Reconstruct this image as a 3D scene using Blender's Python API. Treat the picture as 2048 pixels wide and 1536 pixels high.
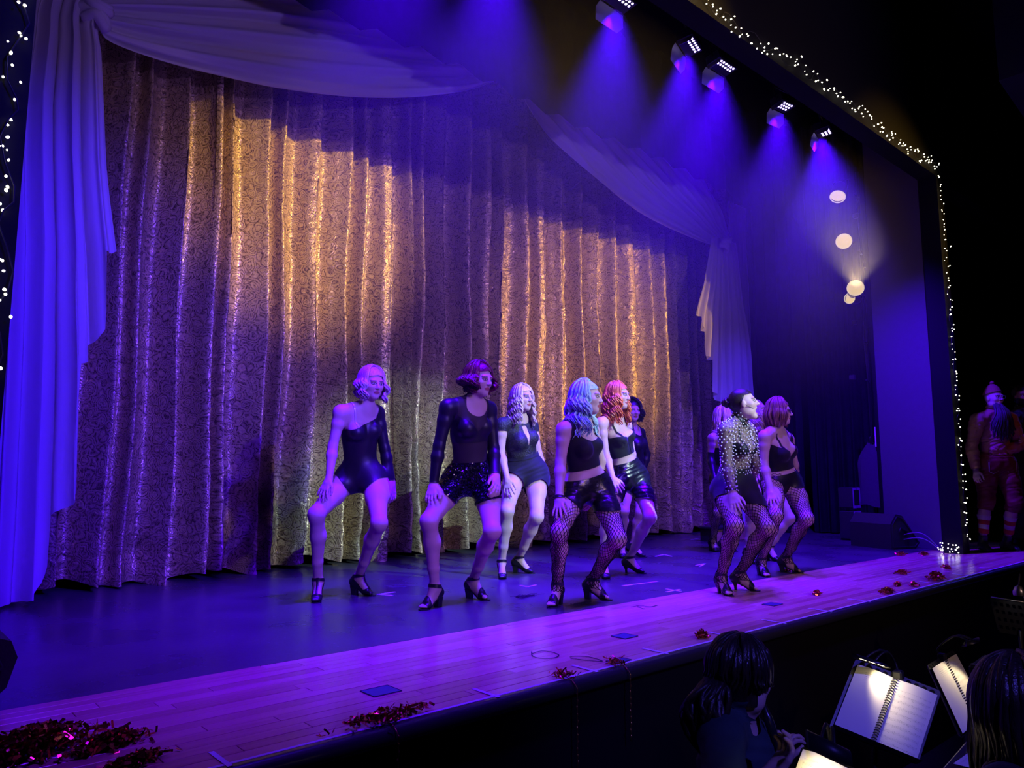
import bpy, math, random
import numpy as np
from mathutils import Vector, Matrix, noise as mnoise

for _o in list(bpy.data.objects):
    bpy.data.objects.remove(_o, do_unlink=True)
SC = bpy.context.scene
COL = SC.collection
PI = math.pi
R = math.radians
rng = np.random.default_rng(7)
random.seed(7)

# ------------------------------------------------------------------ camera
# world: X along the stage front (to the right), Y upstage, Z up, z = 0 on the stage floor
FPX, EYE, PITCH, XANG = 1500.0, 0.88, R(6.9933), R(41.7198)
camd = bpy.data.cameras.new('camera')
camd.sensor_fit = 'HORIZONTAL'
camd.sensor_width = 36.0
camd.lens = FPX / 2048.0 * 36.0
camd.clip_start = 0.05
camd.clip_end = 100
cam = bpy.data.objects.new('camera', camd)
COL.objects.link(cam)
cam.location = (0, 0, EYE)
cam.rotation_euler = (PI / 2 + PITCH, 0, -XANG)
SC.camera = cam

# ------------------------------------------------------------------ view, world, stage lights
SC.view_settings.view_transform = 'Standard'
SC.view_settings.look = 'None'
SC.view_settings.exposure = 0.0
SC.view_settings.gamma = 1.0
SC.view_settings.use_curve_mapping = False
try:
    SC.cycles.use_denoising = True
    SC.cycles.max_bounces = 4
    SC.cycles.use_adaptive_sampling = True
    SC.cycles.adaptive_threshold = 0.08
    SC.cycles.adaptive_min_samples = 16
    SC.cycles.diffuse_bounces = 2
    SC.cycles.glossy_bounces = 1
    SC.cycles.transmission_bounces = 4
    SC.cycles.transparent_max_bounces = 12
    SC.cycles.volume_bounces = 0
    SC.cycles.sample_clamp_indirect = 4.0
    SC.cycles.caustics_reflective = False
    SC.cycles.caustics_refractive = False
except Exception:
    pass

world = bpy.data.worlds.new('hall_darkness')
SC.world = world
world.use_nodes = True
bgn = world.node_tree.nodes['Background']
bgn.inputs[0].default_value = (0.10, 0.09, 0.60, 1)
bgn.inputs[1].default_value = 0.006


def spot(name, loc, target, energy, color, size, blend=0.3, radius=0.05):
    l = bpy.data.lights.new(name, 'SPOT')
    l.energy = energy
    l.color = color
    l.spot_size = R(size)
    l.spot_blend = blend
    l.shadow_soft_size = radius
    o = bpy.data.objects.new(name, l)
    COL.objects.link(o)
    o.location = loc
    d = Vector(target) - Vector(loc)
    o.rotation_euler = d.to_track_quat('-Z', 'Y').to_euler()
    return o


LEDBLUE = (0.055, 0.0, 1.0)
# LED wash bars on the pipe just behind the proscenium header (the fixtures are built further down)
LED_X = (2.35, 3.15, 4.40, 5.36, 5.88, 7.01, 7.90)
LED_Y, LED_Z = 3.62, 4.68
for i, x in enumerate(LED_X):
    end = i == len(LED_X) - 1                                    # the last bar is turned outwards, over the wing
    spot('led_wash_lamp', (x, LED_Y + 0.05, LED_Z - 0.04), (x + (1.9 if end else 0), LED_Y + 0.75, 0), 3600 if end else 2700, LEDBLUE, 78 if end else 60, 0.9, 0.07)
# front-of-house profiles and washes hanging in the auditorium, with two added fills
spot('amber_profile_lamp', (6.5, -6.5, 4.85), (3.45, 6.9, 3.6), 11000, (1.0, 0.60, 0.035), 13.5, 0.9, 0.03)
spot('amber_side_lamp', (9.5, -6.0, 4.8), (7.9, 6.9, 3.0), 6800, (1.0, 0.54, 0.05), 20, 0.9, 0.03)
spot('follow_spot_lamp', (5.6, -6.0, 5.8), (4.85, 4.5, 1.5), 5200, (0.66, 0.97, 1.0), 13.5, 0.6, 0.03)
spot('blue_wash_front_lamp', (2.4, -5.0, 4.3), (1.3, 6.4, 1.5), 8000, (0.03, 0.0, 1.0), 25, 0.9, 0.15)
spot('violet_bridge_lamp', (1.5, 1.3, 5.4), (1.9, 4.0, 0.0), 880, (0.12, 0.005, 1.0), 46, 0.8, 0.12)
spot('violet_bridge_lamp', (5.0, 1.3, 5.4), (5.3, 4.0, 0.0), 880, (0.12, 0.005, 1.0), 46, 0.8, 0.12)
spot('violet_wash_front_lamp', (1.6, -4.5, 4.4), (4.6, 6.6, 1.6), 1300, (0.14, 0.04, 1.0), 42, 0.9, 0.15)
spot('added_rose_fill', (3.0, -7.0, 4.6), (5.6, 6.6, 2.0), 820, (1.0, 0.60, 0.52), 45, 0.9, 0.15)  # added general fill, warms curtain and skin, no fixture of its own
spot('lavender_rail_lamp', (4.2, -8.0, 1.9), (4.8, 6.3, 5.1), 1500, (0.34, 0.19, 1.0), 42, 0.7, 0.10)
spot('blue_wash_far_lamp', (6.0, -5.0, 4.3), (10.35, 6.3, 1.9), 4500, (0.05, 0.01, 1.0), 12, 0.9, 0.12)
spot('blue_pit_spill_standin', (0.8, -3.5, 4.4), (2.9, 1.3, -0.1), 1000, (0.10, 0.07, 1.0), 20, 0.8, 0.1)  # added spot standing in for blue LED spill into the pit
# ------------------------------------------------------------------ helpers
ROOTLOC = {}


def cam_axes():
    return (np.array([math.cos(XANG), -math.sin(XANG), 0.0]), np.array([math.sin(XANG), math.cos(XANG), 0.0]))


def pray(px, py):
    x = (px - 1024) / FPX
    y = -(py - 768) / FPX
    w = math.cos(PITCH) - y * math.sin(PITCH)
    u = math.sin(PITCH) + y * math.cos(PITCH)
    r, f = cam_axes()
    return r * x + f * w + np.array([0, 0, u])


def at_y(px, py, Y):
    d = pray(px, py)
    return d * (Y / d[1]) + np.array([0, 0, EYE])


def at_x(px, py, X):
    d = pray(px, py)
    return d * (X / d[0]) + np.array([0, 0, EYE])


def at_z(px, py, z=0.0):
    d = pray(px, py)
    return d * ((z - EYE) / d[2]) + np.array([0, 0, EYE])


def at_d(px, py, D):
    return pray(px, py) * D + np.array([0, 0, EYE])


def meta(o, label=None, cat=None, group=None, kind=None):
    if label:
        o['label'] = label
    if cat:
        o['category'] = cat
    if group:
        o['group'] = group
    if kind:
        o['kind'] = kind
    return o


def thing(name, label, cat, loc=(0, 0, 0), group=None):
    o = bpy.data.objects.new(name, None)
    o.empty_display_size = 0.1
    COL.objects.link(o)
    o.location = loc
    ROOTLOC[o.name] = np.array(loc, float)
    return meta(o, label, cat, group)


def mesh(name, V, Fc, mat=None, parent=None, smooth=True, cols=None, uv=None):
    """one mesh object from world-space vertices; under a parent the vertices are taken relative to its root"""
    V = np.asarray(V, float)
    off = np.zeros(3)
    if parent is not None:
        q = parent
        while q.name not in ROOTLOC and q.parent is not None:
            q = q.parent
        off = ROOTLOC.get(q.name, np.zeros(3))
    me = bpy.data.meshes.new(name)
    if isinstance(Fc, np.ndarray):
        n, k = Fc.shape
        me.vertices.add(len(V))
        me.vertices.foreach_set('co', (V - off).astype(np.float32).ravel())
        me.loops.add(n * k)
        me.loops.foreach_set('vertex_index', Fc.astype(np.int32).ravel())
        me.polygons.add(n)
        me.polygons.foreach_set('loop_start', np.arange(0, n * k, k, dtype=np.int32))
        me.update(calc_edges=True)
        me.validate()
    else:
        me.from_pydata((V - off).tolist(), [], [list(f) for f in Fc])
        me.update()
    if smooth and len(me.polygons):
        me.polygons.foreach_set('use_smooth', np.ones(len(me.polygons), dtype=bool))
    if cols is not None:
        at = me.color_attributes.new('col', 'FLOAT_COLOR', 'POINT')
        c4 = np.ones((len(V), 4), np.float32)
        c4[:, :3] = cols
        at.data.foreach_set('color', c4.ravel())
    if uv is not None:
        ul = me.uv_layers.new(name='uv')
        li = np.empty(len(me.loops), np.int32)
        me.loops.foreach_get('vertex_index', li)
        ul.data.foreach_set('uv', np.asarray(uv, np.float32)[li].ravel())
    o = bpy.data.objects.new(name, me)
    COL.objects.link(o)
    if parent is not None:
        o.parent = parent
    if mat is not None:
        me.materials.append(mat)
    return o


class MB:
    """collects shapes in world space, builds ONE mesh"""

    def __init__(self):
        self.v = []
        self.f = []
        self.n = 0

    def add(self, V, Fc):
        V = np.asarray(V, float)
        self.v.append(V)
        for f in Fc:
            self.f.append([int(i) + self.n for i in f])
        self.n += len(V)
        return self

    def box(self, lo, hi, M=None):
        x0, y0, z0 = lo
        x1, y1, z1 = hi
        V = np.array([(x, y, z) for z in (z0, z1) for y in (y0, y1) for x in (x0, x1)], float)
        if M is not None:
            V = xf(V, M)
        return self.add(V, [(0, 2, 3, 1), (4, 5, 7, 6), (0, 1, 5, 4), (2, 6, 7, 3), (0, 4, 6, 2), (1, 3, 7, 5)])

    def bbox(self, lo, hi, b=0.01, M=None):
        """box with chamfered edges"""
        lo = np.array(lo, float)
        hi = np.array(hi, float)
        b = min(b, 0.45 * float((hi - lo).min()))
        V = []
        idx = {}
        for sx in (0, 1):
            for sy in (0, 1):
                for sz in (0, 1):
                    c = [hi[k] if s else lo[k] for k, s in enumerate((sx, sy, sz))]
                    i = [-b if s else b for s in (sx, sy, sz)]
                    for ax in range(3):
                        p = [c[k] + (0 if k == ax else i[k]) for k in range(3)]
                        idx[(sx, sy, sz, ax)] = len(V)
                        V.append(p)
        Fc = []
        for ax in range(3):
            o1, o2 = [k for k in range(3) if k != ax]
            for s in (0, 1):
                ring = []
                for a, c in ((0, 0), (1, 0), (1, 1), (0, 1)):
                    k = [0, 0, 0]
                    k[ax] = s
                    k[o1] = a
                    k[o2] = c
                    ring.append(idx[tuple(k) + (ax,)])
                Fc.append(ring)
            for a in (0, 1):
                for c in (0, 1):
                    q = []
                    for s in (0, 1):
                        k = [0, 0, 0]
                        k[ax] = s
                        k[o1] = a
                        k[o2] = c
                        q.append((idx[tuple(k) + (o1,)], idx[tuple(k) + (o2,)]))
                    Fc.append([q[0][0], q[0][1], q[1][1], q[1][0]])
        for sx in (0, 1):
            for sy in (0, 1):
                for sz in (0, 1):
                    Fc.append([idx[(sx, sy, sz, a)] for a in range(3)])
        V = np.array(V)
        if M is not None:
            V = xf(V, M)
        return self.add(V, Fc)

    def tube(self, pts, r, n=8, cap=True, flat=1.0):
        V, Fc = tube(pts, r, n, cap, flat)
        return self.add(V, Fc)

    def lathe(self, prof, n=24, M=None):
        V = []
        for (r, z) in prof:
            for k in range(n):
                a = 2 * PI * k / n
                V.append((r * math.cos(a), r * math.sin(a), z))
        Fc = []
        for i in range(len(prof) - 1):
            for k in range(n):
                a = i * n + k
                b = i * n + (k + 1) % n
                Fc.append((a, b, b + n, a + n))
        V = np.array(V)
        if M is not None:
            V = xf(V, M)
        return self.add(V, Fc)

    def sphere(self, c, r, n=8, m=6):
        prof = [(r * max(math.sin(PI * i / m), 1e-4), -r * math.cos(PI * i / m)) for i in range(m + 1)]
        return self.lathe(prof, n, Matrix.Translation(Vector(c)))

    def prism(self, poly, t, M=None):
        """polygon in local XY extruded along local Z by t"""
        n = len(poly)
        V = np.array([(x, y, 0) for x, y in poly] + [(x, y, t) for x, y in poly], float)
        if M is not None:
            V = xf(V, M)
        return self.add(V, [list(range(n))[::-1], list(range(n, 2 * n))] + [(k, (k + 1) % n, n + (k + 1) % n, n + k) for k in range(n)])

    def build(self, name, mat=None, parent=None, smooth=False):
        V = np.concatenate(self.v) if self.v else np.zeros((0, 3))
        return mesh(name, V, self.f, mat, parent, smooth)


def xf(V, M):
    A = np.array(M)
    return V @ A[:3, :3].T + A[:3, 3]


def frames(pts):
    P = np.asarray(pts, float)
    T = np.gradient(P, axis=0)
    T /= np.linalg.norm(T, axis=1)[:, None] + 1e-12
    up = np.array([0, 0, 1.0]) if abs(T[0, 2]) < 0.9 else np.array([1.0, 0, 0])
    N = np.cross(T[0], up)
    N /= np.linalg.norm(N)
    Ns = [N]
    for i in range(1, len(P)):
        N = Ns[-1] - T[i] * np.dot(Ns[-1], T[i])
        N /= np.linalg.norm(N) + 1e-12
        Ns.append(N)
    Ns = np.array(Ns)
    return T, Ns, np.cross(T, Ns)


def tube(pts, r, n=8, cap=True, flat=1.0):
    P = np.asarray(pts, float)
    r = np.broadcast_to(np.asarray(r, float), (len(P),))
    T, N, B = frames(P)
    a = np.arange(n) * 2 * PI / n
    V = P[:, None, :] + r[:, None, None] * (np.cos(a)[None, :, None] * N[:, None, :] + flat * np.sin(a)[None, :, None] * B[:, None, :])
    V = V.reshape(-1, 3)
    Fc = []
    for i in range(len(P) - 1):
        for k in range(n):
            k2 = (k + 1) % n
            Fc.append((i * n + k, i * n + k2, (i + 1) * n + k2, (i + 1) * n + k))
    if cap:
        Fc.append(list(range(n))[::-1])
        Fc.append([(len(P) - 1) * n + k for k in range(n)])
    return V, Fc


def grid_faces(nu, nv):
    i, j = np.meshgrid(np.arange(nu - 1), np.arange(nv - 1), indexing='ij')
    a = (i * nv + j).ravel()
    return np.stack([a, a + nv, a + nv + 1, a + 1], 1)


def catmull(pts, n):
    P = np.asarray(pts, float)
    P = np.vstack([2 * P[0] - P[1], P, 2 * P[-1] - P[-2]])
    m = len(P) - 3
    t = np.linspace(0, m - 1e-6, n)
    i = t.astype(int)
    f = (t - i)[:, None]
    p0, p1, p2, p3 = P[i], P[i + 1], P[i + 2], P[i + 3]
    return 0.5 * (2 * p1 + (p2 - p0) * f + (2 * p0 - 5 * p1 + 4 * p2 - p3) * f ** 2 + (3 * p1 - p0 - 3 * p2 + p3) * f ** 3)


# ------------------------------------------------------------------ materials
MATS = {}


def nt(name):
    m = bpy.data.materials.new(name)
    m.use_nodes = True
    t = m.node_tree
    b = t.nodes['Principled BSDF']
    MATS[name] = m
    return m, t, b


def mat(name, col, rough=0.6, metal=0.0, spec=0.5, emit=None, estr=0.0, bump=0.0, bscale=80.0, var=0.0, vscale=8.0, sheen=0.0, attr=False):
    if name in MATS:
        return MATS[name]
    m, t, b = nt(name)
    b.inputs['Base Color'].default_value = (*col, 1)
    b.inputs['Roughness'].default_value = rough
    b.inputs['Metallic'].default_value = metal
    b.inputs['Specular IOR Level'].default_value = spec
    if sheen:
        b.inputs['Sheen Weight'].default_value = sheen
    if emit:
        b.inputs['Emission Color'].default_value = (*emit, 1)
        b.inputs['Emission Strength'].default_value = estr
        m.cycles.emission_sampling = 'NONE'
    tc = t.nodes.new('ShaderNodeTexCoord')
    if attr:
        a = t.nodes.new('ShaderNodeAttribute')
        a.attribute_name = 'col'
        t.links.new(a.outputs['Color'], b.inputs['Base Color'])
    elif var:
        n = t.nodes.new('ShaderNodeTexNoise')
        n.inputs['Scale'].default_value = vscale
        n.inputs['Detail'].default_value = 4
        t.links.new(tc.outputs['Object'], n.inputs['Vector'])
        r = t.nodes.new('ShaderNodeValToRGB')
        r.color_ramp.elements[0].position = 0.3
        r.color_ramp.elements[1].position = 0.7
        r.color_ramp.elements[0].color = (*[c * (1 - var) for c in col], 1)
        r.color_ramp.elements[1].color = (*[min(1, c * (1 + var)) for c in col], 1)
        t.links.new(n.outputs['Fac'], r.inputs['Fac'])
        t.links.new(r.outputs['Color'], b.inputs['Base Color'])
    if bump:
        n = t.nodes.new('ShaderNodeTexNoise')
        n.inputs['Scale'].default_value = bscale
        n.inputs['Detail'].default_value = 3
        t.links.new(tc.outputs['Object'], n.inputs['Vector'])
        bp = t.nodes.new('ShaderNodeBump')
        bp.inputs['Strength'].default_value = bump
        bp.inputs['Distance'].default_value = 0.01
        t.links.new(n.outputs['Fac'], bp.inputs['Height'])
        t.links.new(bp.outputs['Normal'], b.inputs['Normal'])
    return m


def N(t, typ, **kw):
    n = t.nodes.new(typ)
    for k, v in kw.items():
        if k.startswith('i_'):
            n.inputs[k[2:].replace('_', ' ')].default_value = v
        else:
            setattr(n, k, v)
    return n


def ramp(t, fac, stops):
    r = t.nodes.new('ShaderNodeValToRGB')
    e = r.color_ramp.elements
    while len(e) < len(stops):
        e.new(0.5)
    for k, (p, c) in enumerate(stops):
        e[k].position = p
        e[k].color = (*c, 1) if len(c) == 3 else c
    t.links.new(fac, r.inputs['Fac'])
    return r.outputs['Color']


def math_n(t, op, a, b=None):
    n = t.nodes.new('ShaderNodeMath')
    n.operation = op
    for k, v in enumerate((a, b)):
        if v is None:
            continue
        if isinstance(v, (int, float)):
            n.inputs[k].default_value = v
        else:
            t.links.new(v, n.inputs[k])
    return n.outputs[0]


def mat_brocade():
    """champagne lame woven with paisley: uv is in metres on the cloth"""
    m, t, b = nt('gold_brocade')
    uv = N(t, 'ShaderNodeUVMap', uv_map='uv')
    warp = N(t, 'ShaderNodeTexNoise', i_Scale=7.0, i_Detail=2.0)
    t.links.new(uv.outputs[0], warp.inputs['Vector'])
    mixv = N(t, 'ShaderNodeVectorMath', operation='MULTIPLY_ADD')
    t.links.new(warp.outputs['Color'], mixv.inputs[0])
    mixv.inputs[1].default_value = (0.11, 0.11, 0)
    t.links.new(uv.outputs[0], mixv.inputs[2])
    vor = N(t, 'ShaderNodeTexVoronoi', i_Scale=11.0)
    t.links.new(mixv.outputs[0], vor.inputs['Vector'])
    s = math_n(t, 'MULTIPLY', vor.outputs['Distance'], 30.0)
    s = math_n(t, 'MULTIPLY', math_n(t, 'SINE', s), 0.85)
    edge = N(t, 'ShaderNodeTexVoronoi', i_Scale=11.0, feature='DISTANCE_TO_EDGE')
    t.links.new(mixv.outputs[0], edge.inputs['Vector'])
    vor2 = N(t, 'ShaderNodeTexVoronoi', i_Scale=85.0)
    t.links.new(mixv.outputs[0], vor2.inputs['Vector'])
    fine = math_n(t, 'MULTIPLY', math_n(t, 'SINE', math_n(t, 'MULTIPLY', vor2.outputs['Distance'], 11.0)), 0.75)
    patt = math_n(t, 'ADD', math_n(t, 'ADD', s, fine), math_n(t, 'MULTIPLY', edge.outputs['Distance'], 2.0))
    patt01 = math_n(t, 'MULTIPLY_ADD', patt, 0.35)
    t.nodes[-1].inputs[2].default_value = 0.5
    col = ramp(t, patt01, [(0.05, (0.10, 0.065, 0.045)), (0.32, (0.30, 0.21, 0.14)), (0.62, (0.55, 0.42, 0.24)), (0.95, (0.82, 0.66, 0.38))])
    t.links.new(col, b.inputs['Base Color'])
    b.inputs['Metallic'].default_value = 0.42
    rr = ramp(t, patt01, [(0.25, (0.65,) * 3), (0.65, (0.27,) * 3)])
    t.links.new(rr, b.inputs['Roughness'])
    # crumple of the lame, stronger towards the hem, plus the woven relief
    cr = N(t, 'ShaderNodeTexNoise', i_Scale=4.5, i_Detail=5.0, i_Distortion=1.6, noise_type='RIDGED_MULTIFRACTAL')
    mp = N(t, 'ShaderNodeMapping')
    mp.inputs['Scale'].default_value = (1.0, 2.2, 1)
    mp.inputs['Rotation'].default_value = (0, 0, 0.45)
    t.links.new(uv.outputs[0], mp.inputs['Vector'])
    t.links.new(mp.outputs[0], cr.inputs['Vector'])
    b1 = N(t, 'ShaderNodeBump', i_Strength=0.75, i_Distance=0.022)
    t.links.new(cr.outputs['Fac'], b1.inputs['Height'])
    b2 = N(t, 'ShaderNodeBump', i_Strength=0.45, i_Distance=0.004)
    t.links.new(patt01, b2.inputs['Height'])
    t.links.new(b1.outputs[0], b2.inputs['Normal'])
    t.links.new(b2.outputs[0], b.inputs['Normal'])
    return m


def mat_sheer(name, col=(0.86, 0.84, 0.88), alpha=0.86):
    m, t, b = nt(name)
    out = t.nodes['Material Output']
    b.inputs['Base Color'].default_value = (*col, 1)
    b.inputs['Roughness'].default_value = 0.8
    b.inputs['Specular IOR Level'].default_value = 0.15
    tr = N(t, 'ShaderNodeBsdfTranslucent')
    tr.inputs['Color'].default_value = (*col, 1)
    tp = N(t, 'ShaderNodeBsdfTransparent')
    m1 = N(t, 'ShaderNodeMixShader')
    m1.inputs[0].default_value = 0.35
    m2 = N(t, 'ShaderNodeMixShader')
    m2.inputs[0].default_value = alpha
    uv = N(t, 'ShaderNodeTexCoord')
    n = N(t, 'ShaderNodeTexNoise', i_Scale=5.0, i_Detail=4.0, i_Distortion=1.0)
    mp = N(t, 'ShaderNodeMapping')
    mp.inputs['Scale'].default_value = (1.5, 1.5, 0.8)
    t.links.new(uv.outputs['Object'], mp.inputs['Vector'])
    t.links.new(mp.outputs[0], n.inputs['Vector'])
    bp = N(t, 'ShaderNodeBump', i_Strength=0.35, i_Distance=0.02)
    t.links.new(n.outputs['Fac'], bp.inputs['Height'])
    t.links.new(bp.outputs[0], b.inputs['Normal'])
    t.links.new(b.outputs[0], m1.inputs[1])
    t.links.new(tr.outputs[0], m1.inputs[2])
    t.links.new(tp.outputs[0], m2.inputs[1])
    t.links.new(m1.outputs[0], m2.inputs[2])
    t.links.new(m2.outputs[0], out.inputs['Surface'])
    return m


def mat_stage_floor():
    m, t, b = nt('black_stage_floor')
    tc = N(t, 'ShaderNodeTexCoord')
    n = N(t, 'ShaderNodeTexNoise', i_Scale=1.3, i_Detail=6.0)
    t.links.new(tc.outputs['Object'], n.inputs['Vector'])
    base = ramp(t, n.outputs['Fac'], [(0.3, (0.045, 0.045, 0.05)), (0.7, (0.085, 0.085, 0.09))])
    mp = N(t, 'ShaderNodeMapping')
    mp.inputs['Scale'].default_value = (7, 30, 1)
    mp.inputs['Rotation'].default_value = (0, 0, 0.12)
    t.links.new(tc.outputs['Object'], mp.inputs['Vector'])
    v = N(t, 'ShaderNodeTexVoronoi', i_Scale=1.0, feature='F1')
    t.links.new(mp.outputs[0], v.inputs['Vector'])
    sp = math_n(t, 'LESS_THAN', v.outputs['Distance'], 0.055)
    n2 = N(t, 'ShaderNodeTexNoise', i_Scale=0.8, i_Detail=3.0)
    t.links.new(tc.outputs['Object'], n2.inputs['Vector'])
    gate = math_n(t, 'GREATER_THAN', n2.outputs['Fac'], 0.5)
    fac = math_n(t, 'MULTIPLY', math_n(t, 'MULTIPLY', sp, gate), 0.55)
    mx = N(t, 'ShaderNodeMix', data_type='RGBA')
    t.links.new(fac, mx.inputs['Factor'])
    t.links.new(base, mx.inputs['A'])
    mx.inputs['B'].default_value = (0.55, 0.55, 0.55, 1)
    t.links.new(mx.outputs['Result'], b.inputs['Base Color'])
    rr = ramp(t, n.outputs['Fac'], [(0.3, (0.22,) * 3), (0.75, (0.40,) * 3)])
    t.links.new(rr, b.inputs['Roughness'])
    bp = N(t, 'ShaderNodeBump', i_Strength=0.06, i_Distance=0.01)
    n3 = N(t, 'ShaderNodeTexNoise', i_Scale=25.0, i_Detail=4.0)
    t.links.new(tc.outputs['Object'], n3.inputs['Vector'])
    t.links.new(n3.outputs['Fac'], bp.inputs['Height'])
    t.links.new(bp.outputs[0], b.inputs['Normal'])
    return m


def mat_plank():
    m, t, b = nt('maple_plank')
    tc = N(t, 'ShaderNodeTexCoord')
    oi = N(t, 'ShaderNodeObjectInfo')
    mp = N(t, 'ShaderNodeMapping')
    mp.inputs['Scale'].default_value = (1.2, 22, 1)
    t.links.new(tc.outputs['Object'], mp.inputs['Vector'])
    add = N(t, 'ShaderNodeVectorMath', operation='ADD')
    t.links.new(mp.outputs[0], add.inputs[0])
    sc = N(t, 'ShaderNodeVectorMath', operation='SCALE')
    sc.inputs['Scale'].default_value = 9.0
    t.links.new(oi.outputs['Random'], sc.inputs[0])
    t.links.new(sc.outputs[0], add.inputs[1])
    n = N(t, 'ShaderNodeTexNoise', i_Scale=2.0, i_Detail=5.0)
    t.links.new(add.outputs[0], n.inputs['Vector'])
    tone = math_n(t, 'ADD', math_n(t, 'MULTIPLY', oi.outputs['Random'], 0.55), math_n(t, 'MULTIPLY', n.outputs['Fac'], 0.45))
    col = ramp(t, tone, [(0.15, (0.46, 0.25, 0.13)), (0.45, (0.66, 0.41, 0.225)), (0.85, (0.76, 0.50, 0.29))])
    t.links.new(col, b.inputs['Base Color'])
    b.inputs['Roughness'].default_value = 0.27
    b.inputs['Coat Weight'].default_value = 0.25
    b.inputs['Coat Roughness'].default_value = 0.18
    bp = N(t, 'ShaderNodeBump', i_Strength=0.05, i_Distance=0.004)
    t.links.new(n.outputs['Fac'], bp.inputs['Height'])
    t.links.new(bp.outputs[0], b.inputs['Normal'])
    return m


M_BLACK = mat('black_paint', (0.005, 0.005, 0.006), 0.8, spec=0.15, bump=0.1, bscale=40)
M_BLACKMETAL = mat('black_metal', (0.02, 0.02, 0.022), 0.38, 0.3, bump=0.03, bscale=60)
M_VELVET = mat('black_serge', (0.014, 0.014, 0.018), 0.95, spec=0.1, bump=0.2, bscale=120, var=0.25, vscale=5)
M_STEEL = mat('dull_steel', (0.45, 0.45, 0.46), 0.32, 0.9, bump=0.02)
M_TAPE = mat('white_tape', (0.75, 0.75, 0.78), 0.5, bump=0.05, bscale=60)
M_GOLD = mat_brocade()
M_SHEER = mat_sheer('white_sheer')
M_SHEER2 = mat_sheer('white_sheer_thin', alpha=0.55)
M_FLOOR = mat_stage_floor()
M_PLANK = mat_plank()
# ------------------------------------------------------------------ the setting
def struct(o):
    o['kind'] = 'structure'
    return o


struct(MB().box((-6, 3.5, -0.12), (22, 9.0, 0.0)).build('floor', M_FLOOR))
apron = struct(MB().box((-4, 2.40, -0.14), (22, 3.5, -0.016)).build('floor_apron', M_BLACK))
# maple boards of the apron, each one its own piece
plank_me = {}
rows = 16
wrow = (3.499 - 2.405) / rows
prng = random.Random(3)
for r_ in range(rows):
    x = -0.9 - prng.random() * 0.8
    y0 = 2.405 + r_ * wrow
    while x < 11.6:
        L = prng.choice((0.5, 0.75, 0.95, 1.2, 1.5))
        key = L
        if key not in plank_me:
            o = MB().bbox((0.0012, 0.0012, -0.016), (L - 0.0012, wrow - 0.0012, 0.0), 0.0012).build('plank', M_PLANK)
            plank_me[key] = o.data
        else:
            o = bpy.data.objects.new('plank', plank_me[key])
            COL.objects.link(o)
        o.parent = apron
        o.location = (x, y0, prng.uniform(-0.0006, 0.0006))
        x += L
# stage lip: dark metal nosing, black fascia
prof = [(2.405, 0.0), (2.375, 0.002), (2.352, -0.004), (2.340, -0.02), (2.338, -0.045), (2.345, -0.06), (2.40, -0.06)]
V = [(x, y, z) for x in (-4, 22) for (y, z) in prof]
n_ = len(prof)
struct(mesh('trim_1', V, [(k, k + 1, n_ + k + 1, n_ + k) for k in range(n_ - 1)], mat('lip_metal', (0.10, 0.10, 0.11), 0.25, 0.7)))
struct(MB().box((-4, 2.37, -1.2), (22, 2.42, -0.055)).build('wall_stage_front', M_BLACK))
struct(MB().box((-8, -9, -1.3), (22, 2.40, -1.2)).build('floor_pit', mat('pit_floor', (0.02, 0.02, 0.022), 0.8, bump=0.2)))
# proscenium
struct(MB().box((-7, 3.06, -0.1), (0.40, 3.26, 7)).build('wall_left', M_BLACK))
struct(MB().box((0.40, 3.06, 4.46), (22, 3.26, 7)).build('wall_header', M_BLACK))
struct(MB().box((9.56, 3.06, 0.0), (9.78, 3.26, 4.46)).build('wall_right', M_BLACK))
struct(MB().box((10.95, 4.15, 0.0), (22, 4.25, 7)).build('wall_wing', M_BLACK))
struct(MB().box((22, -9, -1.3), (22.1, 4.25, 7)).build('wall_auditorium', M_BLACK))
struct(MB().box((-6, 8.9, 0), (16, 9.0, 7)).build('wall_back', M_BLACK))
struct(MB().box((12.9, 4.45, 0), (13.0, 8.9, 7)).build('wall_side', M_BLACK))
struct(MB().box((-7, -9, 6.95), (22, 9, 7.05)).build('ceiling', M_BLACK))
struct(MB().box((-0.2, 6.2, 5.55), (0.4, 7, 6.9)).build('trim_2', M_BLACK))
# sloping ceiling beam of the auditorium, dimly seen top right
struct(mesh('trim_3', [(9.4, 1.6, 5.3), (16, 1.6, 4.4), (16, 2.3, 4.4), (9.4, 2.3, 5.3), (9.4, 1.6, 6.9), (16, 1.6, 6.9), (16, 2.3, 6.9), (9.4, 2.3, 6.9)],
            [(0, 1, 2, 3), (0, 4, 5, 1), (3, 2, 6, 7), (0, 3, 7, 4), (1, 5, 6, 2)], mat('dark_plaster', (0.035, 0.035, 0.04), 0.9), smooth=False))

# white gaffer tape along the lip with short cross marks
lt = MB().box((-2, 2.388, 0.0005), (14, 2.404, 0.0022))
tape = meta(lt.build('edge_tape', M_TAPE), 'long line of pale tape running along the stage lip', 'tape')
for px, py in ((451, 1527), (996, 1395), (1185, 1342), (1325, 1306), (1461, 1273), (1568, 1247), (1650, 1222), (1724, 1202), (1790, 1184), (1860, 1166), (1925, 1150)):
    c = at_z(px, py)
    o = MB().box((c[0] - 0.009, 2.37, 0.0024), (c[0] + 0.009, 2.53, 0.0034)).build('cross_mark', M_TAPE, tape)


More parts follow.
